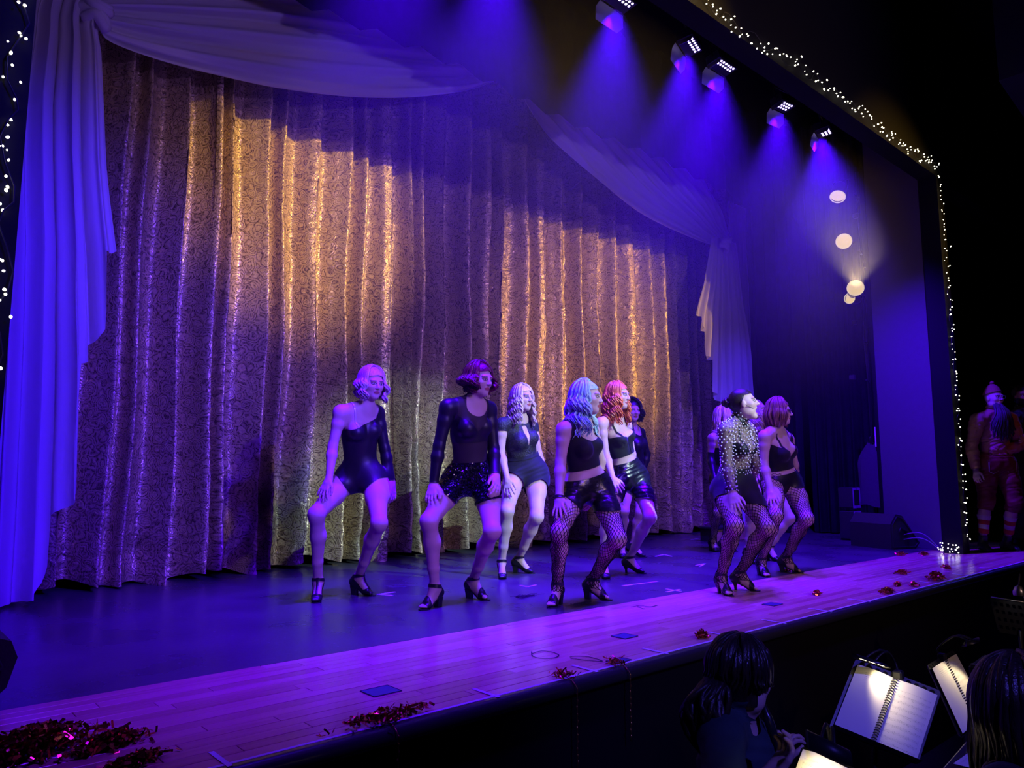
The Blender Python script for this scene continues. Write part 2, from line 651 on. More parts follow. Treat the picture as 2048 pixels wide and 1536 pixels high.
# ------------------------------------------------------------------ curtains
RIDGE = np.array([-0.1, 0.25, 0.62, 0.95, 1.25, 1.55, 1.72, 2.03, 2.36, 2.49, 2.88, 3.05, 3.42, 3.79, 4.0, 4.33, 4.60, 4.81, 5.10, 5.47, 5.83, 6.03, 6.47, 6.78, 7.12, 7.46, 7.78, 8.16,
                  8.6, 8.98, 9.35, 9.65, 9.95, 10.2, 10.45, 10.8, 11.2, 11.6])
RAMP = rng.uniform(0.085, 0.15, len(RIDGE))
TUCK = rng.uniform(0.22, 0.48, len(RIDGE))
SHP = rng.uniform(0.7, 1.6, len(RIDGE))


def cur_y(X):
    return np.interp(X, [0.5, 1.7, 3.0, 3.9, 5, 12], [6.50, 6.62, 6.86, 6.97, 7.03, 7.05])


def vnoise(x, z, s):
    return np.array([mnoise.noise(Vector((a * s, b * s, 3.7))) for a, b in zip(x.ravel(), z.ravel())]).reshape(x.shape)


def curtain_panel(x0, x1, ztop, zhem, seed, label, ydo=0.0):
    nx = int((x1 - x0) * 60)
    nz = 84
    X = np.linspace(x0, x1, nx)
    v = np.linspace(0, 1, nz)
    k = np.interp(X, RIDGE, np.arange(len(RIDGE)))
    A = np.interp(X, RIDGE, RAMP)
    ki = k.astype(int)
    wid = RIDGE[np.minimum(ki + 1, len(RIDGE) - 1)] - RIDGE[ki]
    XX, VV = np.meshgrid(X, v, indexing='ij')
    hem = zhem + 0.035 * np.sin(X * 5.1 + seed) + 0.02 * np.sin(X * 13.3 + seed * 2)
    Z = hem[:, None] + (ztop - hem[:, None]) * VV
    # folds wander and open a little towards the hem; each fold rises slowly and tucks back sharply at its far edge
    sh = 0.22 * vnoise(XX * 1.3 + seed, Z * 0.35, 1.0) * (1 - VV) ** 0.8
    kk = k[:, None] + sh
    ki2 = np.clip(np.floor(kk).astype(int), 0, len(RIDGE) - 2)
    p = kk - ki2
    W = (RIDGE[ki2 + 1] - RIDGE[ki2])
    q = TUCK[ki2]
    dep = np.where(p < q, 0.5 - 0.5 * np.cos(PI * p / q), 0.5 + 0.5 * np.cos(PI * ((p - q) / (1 - q)) ** SHP[ki2]))
    amp = (np.interp(kk, np.arange(len(RIDGE)), RAMP)) * (0.9 + 0.35 * (1 - VV)) * (1.0 + 0.35 * vnoise(XX, Z * 0.5 + seed, 0.9))
    Y = cur_y(XX) + ydo + amp * (2.0 * dep - 1.0) + 0.012 * np.sin(2 * PI * (p * 2.3 + ki2 * 0.37))
    Xo = XX - 0.42 * W * q * np.sin(PI * np.clip(p / q, 0, 1)) + 0.02 * np.sin(Z * 2.1 + XX * 3)
    # crumpled cloth: diagonal drag lines, stronger low down
    w = 0.35 + 0.65 * np.clip((1.7 - Z) / 1.7, 0, 1)
    cr = np.abs(vnoise(XX * 2.2 + Z * 1.2, Z * 3.6 - XX * 1.4 + seed, 1.25)) + 0.6 * np.abs(vnoise(XX * 4.0 - Z * 2.2, Z * 6.5 + XX * 2 + seed, 1.1))
    Y = Y + 0.080 * (cr - 0.3) * w
    P = np.stack([Xo, Y, Z], -1)
    ds = np.sqrt(((P[1:, nz // 2] - P[:-1, nz // 2]) ** 2).sum(-1))
    s = np.concatenate([[0], np.cumsum(ds)])
    uv = np.stack([np.broadcast_to(s[:, None], Z.shape), Z], -1).reshape(-1, 2)
    o = mesh('brocade_curtain', P.reshape(-1, 3), grid_faces(nx, nz), M_GOLD, uv=uv)
    return meta(o, label, 'curtain', 'gold brocade curtain panels')


curtain_panel(0.35, 2.36, 6.4, 0.035, 1.0, 'gold paisley brocade curtain panel half hidden by the blue-lit sheer drape')
curtain_panel(2.30, 4.60, 6.4, 0.045, 2.3, 'gold paisley brocade curtain panel with the brightest amber streaks', -0.03)
curtain_panel(4.52, 7.35, 6.4, 0.05, 4.1, 'gold paisley brocade curtain panel behind the middle of the dancers')
curtain_panel(7.28, 11.25, 6.4, 0.05, 5.7, 'gold paisley brocade curtain panel ending at the far sheer drape', -0.03)

# black pleated border hiding the tops of the swags
nx, nz = 300, 12
X = np.linspace(1.4, 12.6, nx)
v = np.linspace(0, 1, nz)
ph = X / 0.52
saw = np.abs(((ph % 1) - 0.8) / np.where((ph % 1) < 0.8, 0.8, 0.2))
Yb = 6.12 + 0.13 * (1 - saw)
XX, VV = np.meshgrid(X, v, indexing='ij')
P = np.stack([XX, Yb[:, None] + 0.01 * np.sin(9 * VV + XX), 5.31 + 0.03 * np.sin(X * 1.7)[:, None] + VV * 1.6], -1)
meta(mesh('pleated_border', P.reshape(-1, 3), grid_faces(nx, nz), M_VELVET), 'black pleated cloth border hanging across the top of the stage', 'curtain')


def swag(name, bottom, top, npl, label, seed):
    nu, nv = 90, 70
    B = catmull(bottom, nu)
    T = catmull(top, nu)
    v = np.linspace(0, 1, nv)
    u = np.linspace(0, 1, nu)
    UU, VV = np.meshgrid(u, v, indexing='ij')
    P = B[:, None, :] * (1 - VV[..., None]) + T[:, None, :] * VV[..., None]
    # the folds sag: middle of the span hangs with the lower edge
    env = np.clip(UU * 5, 0, 1)
    fold = np.sin(2 * PI * npl * (VV + 0.05 * np.sin(3 * UU + seed) + 0.03 * np.sin(9 * VV + 4 * UU)))
    fold2 = np.sin(2 * PI * npl * 2.3 * VV + 2.0 * UU + seed)
    P[..., 1] -= env * (0.055 * fold + 0.02 * fold2) + 0.05 * np.sin(PI * VV) * env
    P[..., 2] -= env * 0.02 * fold
    o = mesh(name, P.reshape(-1, 3), grid_faces(nu, nv), M_SHEER)
    return meta(o, label, 'drape', 'white sheer drapes')


pb = [at_y(196, 58, 6.14), at_y(225, 88, 6.20), at_y(330, 126, 6.28)] + [at_y(x, y, 6.34) for x, y in ( (450, 156), (560, 179), (680, 194), (780, 197), (870, 191), (955, 177))] + [np.array([5.75, 6.38, 5.75])]
pt = [(1.17, 6.14, 4.68), (1.32, 6.2, 5.0), (1.7, 6.28, 5.45), (2.2, 6.4, 5.9), (2.9, 6.42, 6.2), (3.8, 6.42, 6.35), (4.8, 6.42, 6.35), (5.7, 6.42, 6.35)]
swag('sheer_swag', pb, pt, 7, 'broad white sheer swag curving from the near knot to mid stage', 1.0)
pb = [at_y(x, y, 6.36) for x, y in ((1428, 492), (1400, 482), (1340, 456), (1280, 426), (1225, 388), (1175, 345), (1135, 305), (1100, 268), (1075, 236), (1050, 200))] + [np.array([5.75, 6.38, 5.7])]
pt = [at_y(1462, 476, 6.36), at_y(1448, 450, 6.36), at_y(1432, 405, 6.36), at_y(1415, 370, 6.36), np.array([9.3, 6.42, 5.75]), np.array([8.3, 6.42, 6.1]), np.array([7.2, 6.42, 6.3]), np.array([6.3, 6.42, 6.4]), np.array([5.8, 6.42, 6.4])]
swag('sheer_swag', pb, pt, 9, 'narrower white sheer swag falling to the far knot', 2.0)


def tail(name, smooth_edge, cut_edge, other_edge, ztop, npl, label, seed, Y0, amp=0.05, mat_=None):
    """hanging drape: columns fan from the gather between a smooth edge and the other edge, and end on a stepped hem line; (X, z) pairs"""
    nu, nv = 110, 110
    f = lambda pts: np.array(sorted(pts, key=lambda p: p[1]))
    se, ce, oe = f(smooth_edge), f(cut_edge), f(other_edge)
    zz = np.linspace(ce[0, 1], ztop, 700)[::-1]
    xs, xc, xo = (np.interp(zz, a[:, 1], a[:, 0]) for a in (se, ce, oe))
    sgn = 1.0 if xs.mean() > xo.mean() else -1.0
    u = np.linspace(0, 1, nu)
    P = np.zeros((nu, nv, 3))
    for i, uu in enumerate(u):
        xcol = xo + (xs - xo) * uu
        bad = np.nonzero(sgn * (xcol - xc) > 0.004)[0]
        zb = zz[bad[0]] if len(bad) else zz[-1]
        z = np.linspace(ztop, max(zb, zz[-1]), nv)
        P[i, :, 0] = np.interp(z[::-1], zz[::-1], xcol[::-1])[::-1]
        P[i, :, 2] = z
    UU = np.broadcast_to(u[:, None], (nu, nv))
    t = (ztop - P[..., 2]) / (ztop - zz[-1])
    ph = 2 * PI * npl * (UU ** 0.9 + 0.03 * np.sin(4 * UU + seed) + 0.02 * t * np.sin(2.3 * t + 7 * UU))
    a = amp * (0.35 + np.clip(t * 3, 0, 1))
    P[..., 1] = Y0 - a * np.sin(ph) - 0.3 * a * np.sin(2.7 * ph + seed) + 0.03 * vnoise(P[..., 0] * 2 + seed, P[..., 2] * 0.8, 2.0)
    P[..., 0] += 0.25 * a * np.sin(2 * ph) * (UU * (1 - UU) * 4)
    o = mesh(name, P.reshape(-1, 3), grid_faces(nu, nv), mat_ or M_SHEER)
    return meta(o, label, 'drape', 'white sheer drapes')


yl = 6.06


def XZ(pts, Y):
    return [(at_y(x, y, Y)[0], at_y(x, y, Y)[2]) for x, y in pts]


tail('sheer_tail', [(1.20, 5.2), (1.22, 4.6)] + XZ([(200, 60), (207, 100), (213, 200), (219, 330), (230, 440), (240, 520), (252, 700), (262, 1000), (265, 1213)], yl),
     [(1.45, 5.2)] + XZ([(260, 485), (225, 503), (206, 507), (206.2, 560), (205.5, 655), (190, 684), (178.5, 688), (178, 718), (160.5, 728), (158.5, 760), (157, 975), (140, 1005), (105, 1032), (98, 1050), (94, 1120), (80, 1165), (62, 1196), (2, 1213)], yl),
     [(0.72, 5.2), (0.62, 4.8), (0.45, 4.3), (0.30, 3.6), (0.25, 2.0), (0.2, 0.0)], 5.2, 7, 'tall white sheer drape with stepped hem glowing blue beside the near proscenium edge', 0.7, yl, 0.055)
# gathered knot of the near drape
kn = thing('drape_knot', 'bunched white sheer knot where the near swag meets its tail', 'drape', tuple(at_y(190, 40, 6.1)), 'white sheer drapes')


def knot(parent, c, s, seed):
    mb = MB()
    for i in range(9):
        a = i / 9 * PI + seed
        pts = []
        for t in np.linspace(0, 1, 12):
            ang = -0.9 + 1.8 * t
            pts.append(c + s * np.array([0.5 * (t - 0.5) + 0.05 * math.sin(a * 3 + 5 * t), -0.35 * math.cos(ang * 1.4) + 0.1 * math.sin(a), 0.55 * (i / 9 - 0.5) + 0.12 * math.sin(3 * t + a)]))
        mb.tube(pts, s * (0.09 + 0.03 * math.sin(a * 5)), 8)
    return mb.build('gather', M_SHEER, parent, True)


knot(kn, at_y(188, 28, 6.10), 0.34, 0.4)
yr = 6.3
tail('sheer_tail', XZ([(1424, 470), (1420, 500), (1411, 560), (1398, 622), (1388, 720), (1375, 850), (1360, 1068)], yr),
     [(at_y(1360, 600, yr)[0], 4.7)] + XZ([(1385, 620), (1404, 632), (1402.5, 652), (1412, 662), (1411.5, 712), (1424, 720), (1422, 783), (1440, 806), (1446, 860), (1452, 930), (1462, 1000), (1466, 1066)], yr),
     XZ([(1465, 470), (1470, 500), (1477, 560), (1489, 650), (1499, 760), (1506, 860), (1512, 1000), (1512, 1068)], yr), 4.56, 8,
     'white sheer drape with stepped hem falling from the far knot behind the singer', 2.1, yr, 0.04)
kn = thing('drape_knot', 'bunched white sheer knot where the far swag meets its tail', 'drape', tuple(at_y(1445, 485, 6.2)), 'white sheer drapes')
knot(kn, at_y(1445, 488, 6.26), 0.30, 1.4)
tail('sheer_curtain', [(11.15, 5.4), (11.1, 3.0), (11.05, 0.03)], [(12, 5.4), (12, 0.03)], [(10.65, 5.4), (10.5, 3.0), (10.4, 0.03)], 5.4, 5, 'straight thin sheer curtain at the outer edge of the far drape', 3.3, 6.55, 0.03, M_SHEER2)


def leg(x0, y0, x1, y1, nf, label, seed, z1=6.6):
    nu, nv = nf * 14, 26
    u = np.linspace(0, 1, nu)
    z = np.linspace(0.015, z1, nv)
    UU, ZZ = np.meshgrid(u, z, indexing='ij')
    d = np.array([x1 - x0, y1 - y0, 0.0])
    L = np.linalg.norm(d)
    d /= L
    nrm = np.array([-d[1], d[0], 0])
    a = 0.07 * (np.sin(2 * PI * nf * UU + 0.4 * np.sin(ZZ * 0.8 + seed)) + 0.3 * np.sin(4.6 * PI * nf * UU + seed))
    P = np.array([x0, y0, 0])[None, None] + d * (UU * L)[..., None] + nrm * a[..., None]
    P[..., 2] = ZZ
    return meta(mesh('wing_curtain', P.reshape(-1, 3), grid_faces(nu, nv), M_VELVET), label, 'curtain', 'black wing curtains')


leg(11.25, 7.2, 11.20, 5.75, 7, 'black wing curtain next to the far sheer drape', 0.3)
leg(11.45, 5.75, 11.75, 4.75, 6, 'black wing curtain hanging behind the lamp boom', 1.9)

# the plain masking flat beside the proscenium column
fl = thing('masking_flat', 'tall plain dark masking flat washed blue beside the boom of lamps', 'flat', (9.80, 3.30, 0))
d = np.array([10.33 - 9.80, 4.22 - 3.30])
La = float(np.hypot(*d))
Mx = Matrix.Translation((9.80, 3.30, 0)) @ Matrix.Rotation(math.atan2(d[1], d[0]), 4, 'Z')
M_FLAT = mat('flat_paint', (0.085, 0.085, 0.10), 0.65, bump=0.05, bscale=30)
MB().bbox((0.05, -0.02, 0.0), (La - 0.03, 0.02, 5.6), 0.004, Mx).build('face_panel', M_FLAT, fl)
MB().bbox((La - 0.03, -0.03, 0.0), (La + 0.03, 0.03, 5.6), 0.006, Mx).build('edge_batten', M_BLACK, fl)
MB().bbox((0.0, -0.03, 0.0), (0.05, 0.03, 5.6), 0.006, Mx).build('edge_batten', M_BLACK, fl)
# ------------------------------------------------------------------ stage lighting fixtures
M_LED = mat('led_lens', (0.8, 0.8, 1), 0.3, emit=(0.55, 0.42, 1.0), estr=6)
M_FLAP = mat('flap_metal', (0.25, 0.25, 0.28), 0.45, 0.4)
pipe = thing('lighting_pipe', 'long black lighting pipe behind the proscenium header', 'pipe', (0.5, LED_Y, 4.98))
MB().tube([(0.5, LED_Y, 4.98), (9.9, LED_Y, 4.98)], 0.025, 12).build('tube', M_BLACKMETAL, pipe, True)
for x in (1.5, 4.9, 6.45, 8.6):
    MB().tube([(x, LED_Y, 4.98), (x, LED_Y, 6.95)], 0.006, 6).build('hanger', M_BLACKMETAL, pipe, True)
led_desc = {4.40: 'LED wash light nearest the top edge of the picture, flap glowing blue', 5.36: 'LED wash light second from the near end, its flap tilted to one side',
            5.88: 'LED wash light in the middle of the row with six bright lenses along its edge', 7.01: 'LED wash light with a square cluster of lenses, next to last of the row',
            7.90: 'LED wash light at the far end of the row above the wing', 2.35: 'LED wash light first of the row above the near swag', 3.15: 'LED wash light second of the row above the near swag'}
for i, x in enumerate(LED_X):
    t_ = thing('led_wash_light', led_desc[x], 'stage light', (x, LED_Y, LED_Z), 'blue LED wash lights')
    tw = (0.12, -0.1, 0.05, 0.3, 0.0, -0.12, 0.25)[i]
    Mx = Matrix.Translation((x, LED_Y, LED_Z)) @ Matrix.Rotation(tw, 4, 'Z') @ Matrix.Rotation(-0.16, 4, 'X')
    wide = i not in (5, 6)
    w = 0.15 if wide else 0.115
    MB().bbox((-w, -0.075, 0.0), (w, 0.085, 0.10), 0.012, Mx).build('housing', M_BLACKMETAL, t_)
    cols_, rws = (6, 2) if wide else (4, 3)
    for a in range(cols_):
        for b in range(rws):
            cx = (a - (cols_ - 1) / 2) * (0.24 / 6 if wide else 0.04)
            cy = -0.045 + b * 0.036
            MB().lathe([(0.0001, -0.005), (0.008, -0.004), (0.0108, 0.0), (0.0108, 0.003)], 10, Mx @ Matrix.Translation((cx, cy, -0.002))).build('lens', M_LED, t_, True)
    # barn door flap on the upstage side, hanging below the lens face
    Mf = Mx @ Matrix.Translation((0, 0.09, 0.0)) @ Matrix.Rotation(R(-62), 4, 'X')
    MB().prism([(-w, 0.0), (w, 0.0), (w + 0.035, 0.085), (w - 0.02, 0.15), (-w + 0.0, 0.15), (-w - 0.03, 0.06)], 0.003, Mf).build('barn_door', M_FLAP, t_)
    Ms = Mx @ Matrix.Translation((-w, 0, 0)) @ Matrix.Rotation(R(115), 4, 'Y')
    MB().prism([(0, -0.07), (0.06, -0.05), (0.06, 0.06), (0, 0.08)], 0.003, Ms).build('barn_door', M_FLAP, t_)
    yk = [xf(np.array([[s * (w + 0.012), 0.0, z]]), Mx)[0] for s, z in ((-1, 0.05), (-1, 0.2))] + [xf(np.array([[s * (w + 0.012), 0.0, z]]), Mx)[0] for s, z in ((1, 0.2), (1, 0.05))]
    MB().tube(yk, 0.008, 6).build('yoke', M_BLACKMETAL, t_)
    MB().tube([(x, LED_Y, LED_Z + 0.19), (x, LED_Y, LED_Z + 0.33)], 0.016, 8).build('clamp', M_BLACKMETAL, t_)

# boom of par lamps in the far wing
M_PARLENS = mat('par_lens', (1, 0.9, 0.6), 0.4, emit=(1.0, 0.72, 0.24), estr=0.62, var=0.12, vscale=60)
M_PARCAN = mat('par_can', (0.05, 0.05, 0.055), 0.4, 0.5)
boom = thing('lighting_boom', 'upright black boom pipe carrying the warm lamps in the wing', 'pipe', (10.78, 4.50, 0))
MB().tube([(10.78, 4.50, 0.02), (10.78, 4.50, 5.3)], 0.024, 10).build('upright', M_BLACKMETAL, boom, True)
MB().lathe([(0.001, 0.03), (0.18, 0.025), (0.2, 0.0)], 20, Matrix.Translation((10.78, 4.50, 0))).build('base_plate', M_BLACKMETAL, boom)
for z in (4.9, 4.05, 3.45, 2.75, 2.2):
    MB().tube([(10.80, 4.50, z), (10.55, 4.44, z)], 0.014, 8).build('side_arm', M_BLACKMETAL, boom, True)
pts = [(10.76, 4.48, 4.9), (10.60, 4.44, 4.72), (10.66, 4.46, 4.5), (10.55, 4.42, 4.3), (10.74, 4.48, 4.1)]
MB().tube(catmull(pts, 24), 0.006, 6).build('cable', M_BLACKMETAL, boom, True)
pts = [(10.76, 4.48, 3.4), (10.62, 4.46, 3.1), (10.70, 4.5, 2.7), (10.66, 4.46, 2.2), (10.76, 4.5, 1.7)]
MB().tube(catmull(pts, 24), 0.006, 6).build('cable', M_BLACKMETAL, boom, True)
# smaller unlit units and clamps on the boom
for (px, py, s) in ((1712, 432, 0.05), (1732, 530, 0.05), (1709, 645, 0.045), (1705, 755, 0.05)):
    c = at_x(px, py, 10.55)
    MB().bbox(c - s * np.array([0.6, 0.8, 0.7]), c + s * np.array([0.6, 0.8, 0.7]), 0.01).build('clamp_head', M_PARCAN, boom)
r_ax, f_ax = cam_axes()
for k, (px, py, dirv, rad, lab, pw) in enumerate((
        (1676, 391, (-0.62, -0.10, -0.85), 0.105, 'warm par lamp highest on the wing boom, tipped steeply down', 60),
        (1688, 483, (-0.95, -0.35, -0.16), 0.105, 'warm par lamp second from the top of the wing boom', 60),
        (1711, 577, (-0.93, -0.42, 0.02), 0.110, 'warm par lamp with the brightest beam on the wing boom', 1500),
        (1701, 597, (-1.0, 0.0, -0.1), 0.075, 'small warm lamp tucked just under the brightest par lamp', 20))):
    c = at_x(px, py, 10.5 if k < 3 else 10.58)
    d = Vector(dirv).normalized()
    t_ = thing('par_lamp', lab, 'stage light', tuple(c), 'warm lamps on the wing boom')
    Mx = Matrix.Translation(Vector(c)) @ d.to_track_quat('Z', 'Y').to_matrix().to_4x4()
    MB().lathe([(rad, 0.03), (rad * 1.06, 0.03), (rad * 1.06, 0.015), (rad * 1.02, 0.0), (rad * 1.0, -0.16), (rad * 0.75, -0.24), (rad * 0.55, -0.27), (0.002, -0.28)], 26, Mx).build('can', M_PARCAN, t_, True)
    MB().lathe([(0.001, -0.04), (rad * 0.5, -0.03), (rad * 0.96, 0.0)], 26, Mx).build('reflector', M_PARLENS, t_, True)
    MB().lathe([(rad * 0.90, 0.028), (rad * 1.04, 0.034), (rad * 1.05, 0.022)], 26, Mx).build('front_rim', mat('rim_glow', (0.85, 0.75, 0.5), 0.4, emit=(1, 0.8, 0.4), estr=0.7), t_, True)  # lamp light on the rim put in as emission
    yk = [xf(np.array([p]), Mx)[0] for p in ((rad * 1.1, 0, -0.1), (rad * 1.1, 0, -0.36), (-rad * 1.1, 0, -0.36), (-rad * 1.1, 0, -0.1))]
    MB().tube(yk, 0.008, 6).build('yoke', M_PARCAN, t_)
    cp = Vector(c) + d * 0.06
    spot('par_lamp_bulb', cp, cp + d, pw, (1.0, 0.72, 0.30), 22, 0.6, 0.05)

# ------------------------------------------------------------------ haze in the beams
mh, th, bh = nt('stage_haze')
th.nodes.remove(bh)
vs = N(th, 'ShaderNodeVolumeScatter')
vs.inputs['Color'].default_value = (1, 1, 1, 1)
tcz = N(th, 'ShaderNodeTexCoord')
spz = N(th, 'ShaderNodeSeparateXYZ')
th.links.new(tcz.outputs['Object'], spz.inputs[0])
mr_ = N(th, 'ShaderNodeMapRange', interpolation_type='SMOOTHSTEP')
mr_.inputs['From Min'].default_value = 0.4
mr_.inputs['From Max'].default_value = 4.9
mr_.inputs['To Min'].default_value = 0.0
mr_.inputs['To Max'].default_value = 0.028
th.links.new(spz.outputs['Z'], mr_.inputs['Value'])
th.links.new(mr_.outputs[0], vs.inputs['Density'])          # the haze hangs high, thinning towards the floor
vs.inputs['Anisotropy'].default_value = 0.15
th.links.new(vs.outputs[0], th.nodes['Material Output'].inputs['Volume'])
hz = MB().box((1.6, 3.35, 0.4), (10.45, 4.65, 4.9)).build('haze', mh)
meta(hz, 'thin theatrical haze that shows the blue beams under the header', 'haze', kind='stuff')
# ------------------------------------------------------------------ people: one smooth body surface each
def nrm(v):
    v = np.asarray(v, float)
    return v / (np.linalg.norm(v) + 1e-12)


class Field:
    """smooth union of round cones and ellipsoids, meshed as one surface"""

    def __init__(self):
        self.p = []

    def cone(self, a, b, ra, rb, g, k=0.02):
        a, b = np.asarray(a, float), np.asarray(b, float)
        m = max(ra, rb)
        self.p.append(('c', (a, b, ra, rb), np.minimum(a, b) - m, np.maximum(a, b) + m, g, k))

    def ell(self, c, rad, ax, g, k=0.02, sub=False):
        c = np.asarray(c, float)
        A = np.array(ax, float)
        ext = np.sqrt(((A * np.asarray(rad)[:, None]) ** 2).sum(0))
        self.p.append(('s' if sub else 'e', (c, np.asarray(rad, float), A), c - ext, c + ext, g, k))

    @staticmethod
    def dist(p, X, Y, Z):
        t, q = p[0], p[1]
        if t == 'c':
            a, b, ra, rb = q
            ba = b - a
            L2 = float(ba @ ba) + 1e-12
            px, py, pz = X - a[0], Y - a[1], Z - a[2]
            h = np.clip((px * ba[0] + py * ba[1] + pz * ba[2]) / L2, 0, 1)
            return np.sqrt((px - h * ba[0]) ** 2 + (py - h * ba[1]) ** 2 + (pz - h * ba[2]) ** 2) - (ra + h * (rb - ra))
        c, r, A = q
        px, py, pz = X - c[0], Y - c[1], Z - c[2]
        k0 = 0
        k1 = 0
        for i in range(3):
            l = (px * A[i, 0] + py * A[i, 1] + pz * A[i, 2]) / r[i]
            k0 = k0 + l * l
            k1 = k1 + (l / r[i]) ** 2
        k0 = np.sqrt(k0)
        return k0 * (k0 - 1) / (np.sqrt(k1) + 1e-9)

    def at(self, P, groups=None):
        d = np.full(len(P), 0.5)
        X, Y, Z = P[:, 0], P[:, 1], P[:, 2]
        for p in self.p:
            if groups and p[4] not in groups:
                continue
            e = self.dist(p, X, Y, Z)
            k = p[5]
            if p[0] == 's':
                d = -self._smin(-d, e, k)
            else:
                d = self._smin(d, e, k)
        return d

    @staticmethod
    def _smin(a, b, k):
        h = np.maximum(k - np.abs(a - b), 0) / k
        return np.minimum(a, b) - h * h * k * 0.25

    def grid(self, lo, hi, h):
        n = np.ceil((hi - lo) / h).astype(int) + 1
        D = np.full(n, 0.15, np.float32)
        ax = [(lo[i] + h * np.arange(n[i])).astype(np.float32) for i in range(3)]
        for p in self.p:
            mg = 0.06
            i0 = np.maximum(((p[2] - mg - lo) / h).astype(int), 0)
            i1 = np.minimum(((p[3] + mg - lo) / h).astype(int) + 2, n)
            if (i1 <= i0).any():
                continue
            X = ax[0][i0[0]:i1[0], None, None]
            Y = ax[1][None, i0[1]:i1[1], None]
            Z = ax[2][None, None, i0[2]:i1[2]]
            e = self.dist(p, X, Y, Z).astype(np.float32)
            s = D[i0[0]:i1[0], i0[1]:i1[1], i0[2]:i1[2]]
            k = p[5]
            if p[0] == 's':
                D[i0[0]:i1[0], i0[1]:i1[1], i0[2]:i1[2]] = -self._smin(-s, e, k)
            else:
                D[i0[0]:i1[0], i0[1]:i1[1], i0[2]:i1[2]] = self._smin(s, e, k)
        return D

    def surf(self, lo, hi, h):
        lo, hi = np.asarray(lo, float), np.asarray(hi, float)
        D = self.grid(lo, hi, h)
        V, Q = surface_nets(D)
        return V * h + lo, Q


def surface_nets(D):
    S = D < 0
    nx, ny, nz = D.shape
    c = np.zeros((nx - 1, ny - 1, nz - 1), np.int8)
    for dx in (0, 1):
        for dy in (0, 1):
            for dz in (0, 1):
                c += S[dx:nx - 1 + dx, dy:ny - 1 + dy, dz:nz - 1 + dz]
    ci, cj, ck = np.nonzero((c > 0) & (c < 8))
    idx = np.full(c.shape, -1, np.int64)
    idx[ci, cj, ck] = np.arange(len(ci))
    acc = np.zeros((len(ci), 3))
    cnt = np.zeros(len(ci))
    corners = [(0, 0, 0), (1, 0, 0), (0, 1, 0), (1, 1, 0), (0, 0, 1), (1, 0, 1), (0, 1, 1), (1, 1, 1)]
    for a in range(8):
        for b in range(a + 1, 8):
            A, B = corners[a], corners[b]
            if sum(abs(A[i] - B[i]) for i in range(3)) != 1:
                continue
            da = D[ci + A[0], cj + A[1], ck + A[2]]
            db = D[ci + B[0], cj + B[1], ck + B[2]]
            m = (da < 0) != (db < 0)
            t = np.where(m, da / np.where(m, da - db, 1), 0)
            for i in range(3):
                acc[:, i] += np.where(m, A[i] + t * (B[i] - A[i]), 0)
            cnt += m
    V = np.stack([ci, cj, ck], 1) + acc / cnt[:, None]
    Q = []
    for ax in range(3):
        o1, o2 = [(1, 2), (2, 0), (0, 1)][ax]
        s0 = [slice(1, -1)] * 3
        s0[ax] = slice(0, -1)
        s1 = list(s0)
        s1[ax] = slice(1, None)
        A, B = S[tuple(s0)], S[tuple(s1)]
        I = np.argwhere(A != B)
        if not len(I):
            continue
        off = np.ones(3, int)
        off[ax] = 0
        base = I + off
        flip = A[tuple(I.T)]
        q = []
        for d1, d2 in ((-1, -1), (0, -1), (0, 0), (-1, 0)):
            c3 = base.copy()
            c3[:, o1] += d1
            c3[:, o2] += d2
            q.append(idx[c3[:, 0], c3[:, 1], c3[:, 2]])
        q = np.stack(q, 1)
        q[~flip] = q[~flip][:, ::-1]
        Q.append(q)
    Q = np.concatenate(Q)
    return V, Q[(Q >= 0).all(1)]


def drop_unused(V, Fc):
    u, inv = np.unique(Fc.ravel(), return_inverse=True)
    return V[u], inv.reshape(Fc.shape), u


def vnormals(V, T):
    fn = np.cross(V[T[:, 1]] - V[T[:, 0]], V[T[:, 2]] - V[T[:, 0]])
    n = np.zeros_like(V)
    for i in range(3):
        np.add.at(n, T[:, i], fn)
    return n / (np.linalg.norm(n, axis=1)[:, None] + 1e-12)


def clip_mesh(V, T, f):
    """the part of a triangle mesh where f > 0, cut cleanly along f = 0; returns vertices, triangles, source weights"""
    pos = f > 0
    k = pos[T].sum(1)
    keep = T[k == 3]
    newv = []
    newt = []
    ekey = {}

    def cut(a, b):
        key = (a, b) if a < b else (b, a)
        if key not in ekey:
            t = f[a] / (f[a] - f[b])
            ekey[key] = len(V) + len(newv)
            newv.append((a, b, t))
        return ekey[key]

    for tri in T[(k == 1) | (k == 2)]:
        tri = list(map(int, tri))
        p = [pos[i] for i in tri]
        if sum(p) == 1:
            j = p.index(True)
            a, b, c = tri[j], tri[(j + 1) % 3], tri[(j + 2) % 3]
            newt.append((a, cut(a, b), cut(a, c)))
        else:
            j = p.index(False)
            a, b, c = tri[j], tri[(j + 1) % 3], tri[(j + 2) % 3]
            x, y = cut(a, b), cut(a, c)
            newt.append((x, b, c))
            newt.append((x, c, y))
    A = V
    if newv:
        ia = np.array([q[0] for q in newv])
        ib = np.array([q[1] for q in newv])
        tt = np.array([q[2] for q in newv])[:, None]
    else:
        ia = ib = np.zeros(0, int)
        tt = np.zeros((0, 1))
    return keep, np.array(newt, int).reshape(-1, 3), ia, ib, tt


def smooth_verts(V, T, it, fix=None):
    E = np.concatenate([T[:, [0, 1]], T[:, [1, 2]], T[:, [2, 0]]])
    E = np.concatenate([E, E[:, ::-1]])
    deg = np.bincount(E[:, 0], minlength=len(V))[:, None] + 1e-9
    for _ in range(it):
        A = np.stack([np.bincount(E[:, 0], V[E[:, 1], i], minlength=len(V)) for i in range(3)], 1) / deg
        W = 0.5 * V + 0.5 * A
        if fix is not None:
            W[fix] = V[fix]
        V = W
    return V


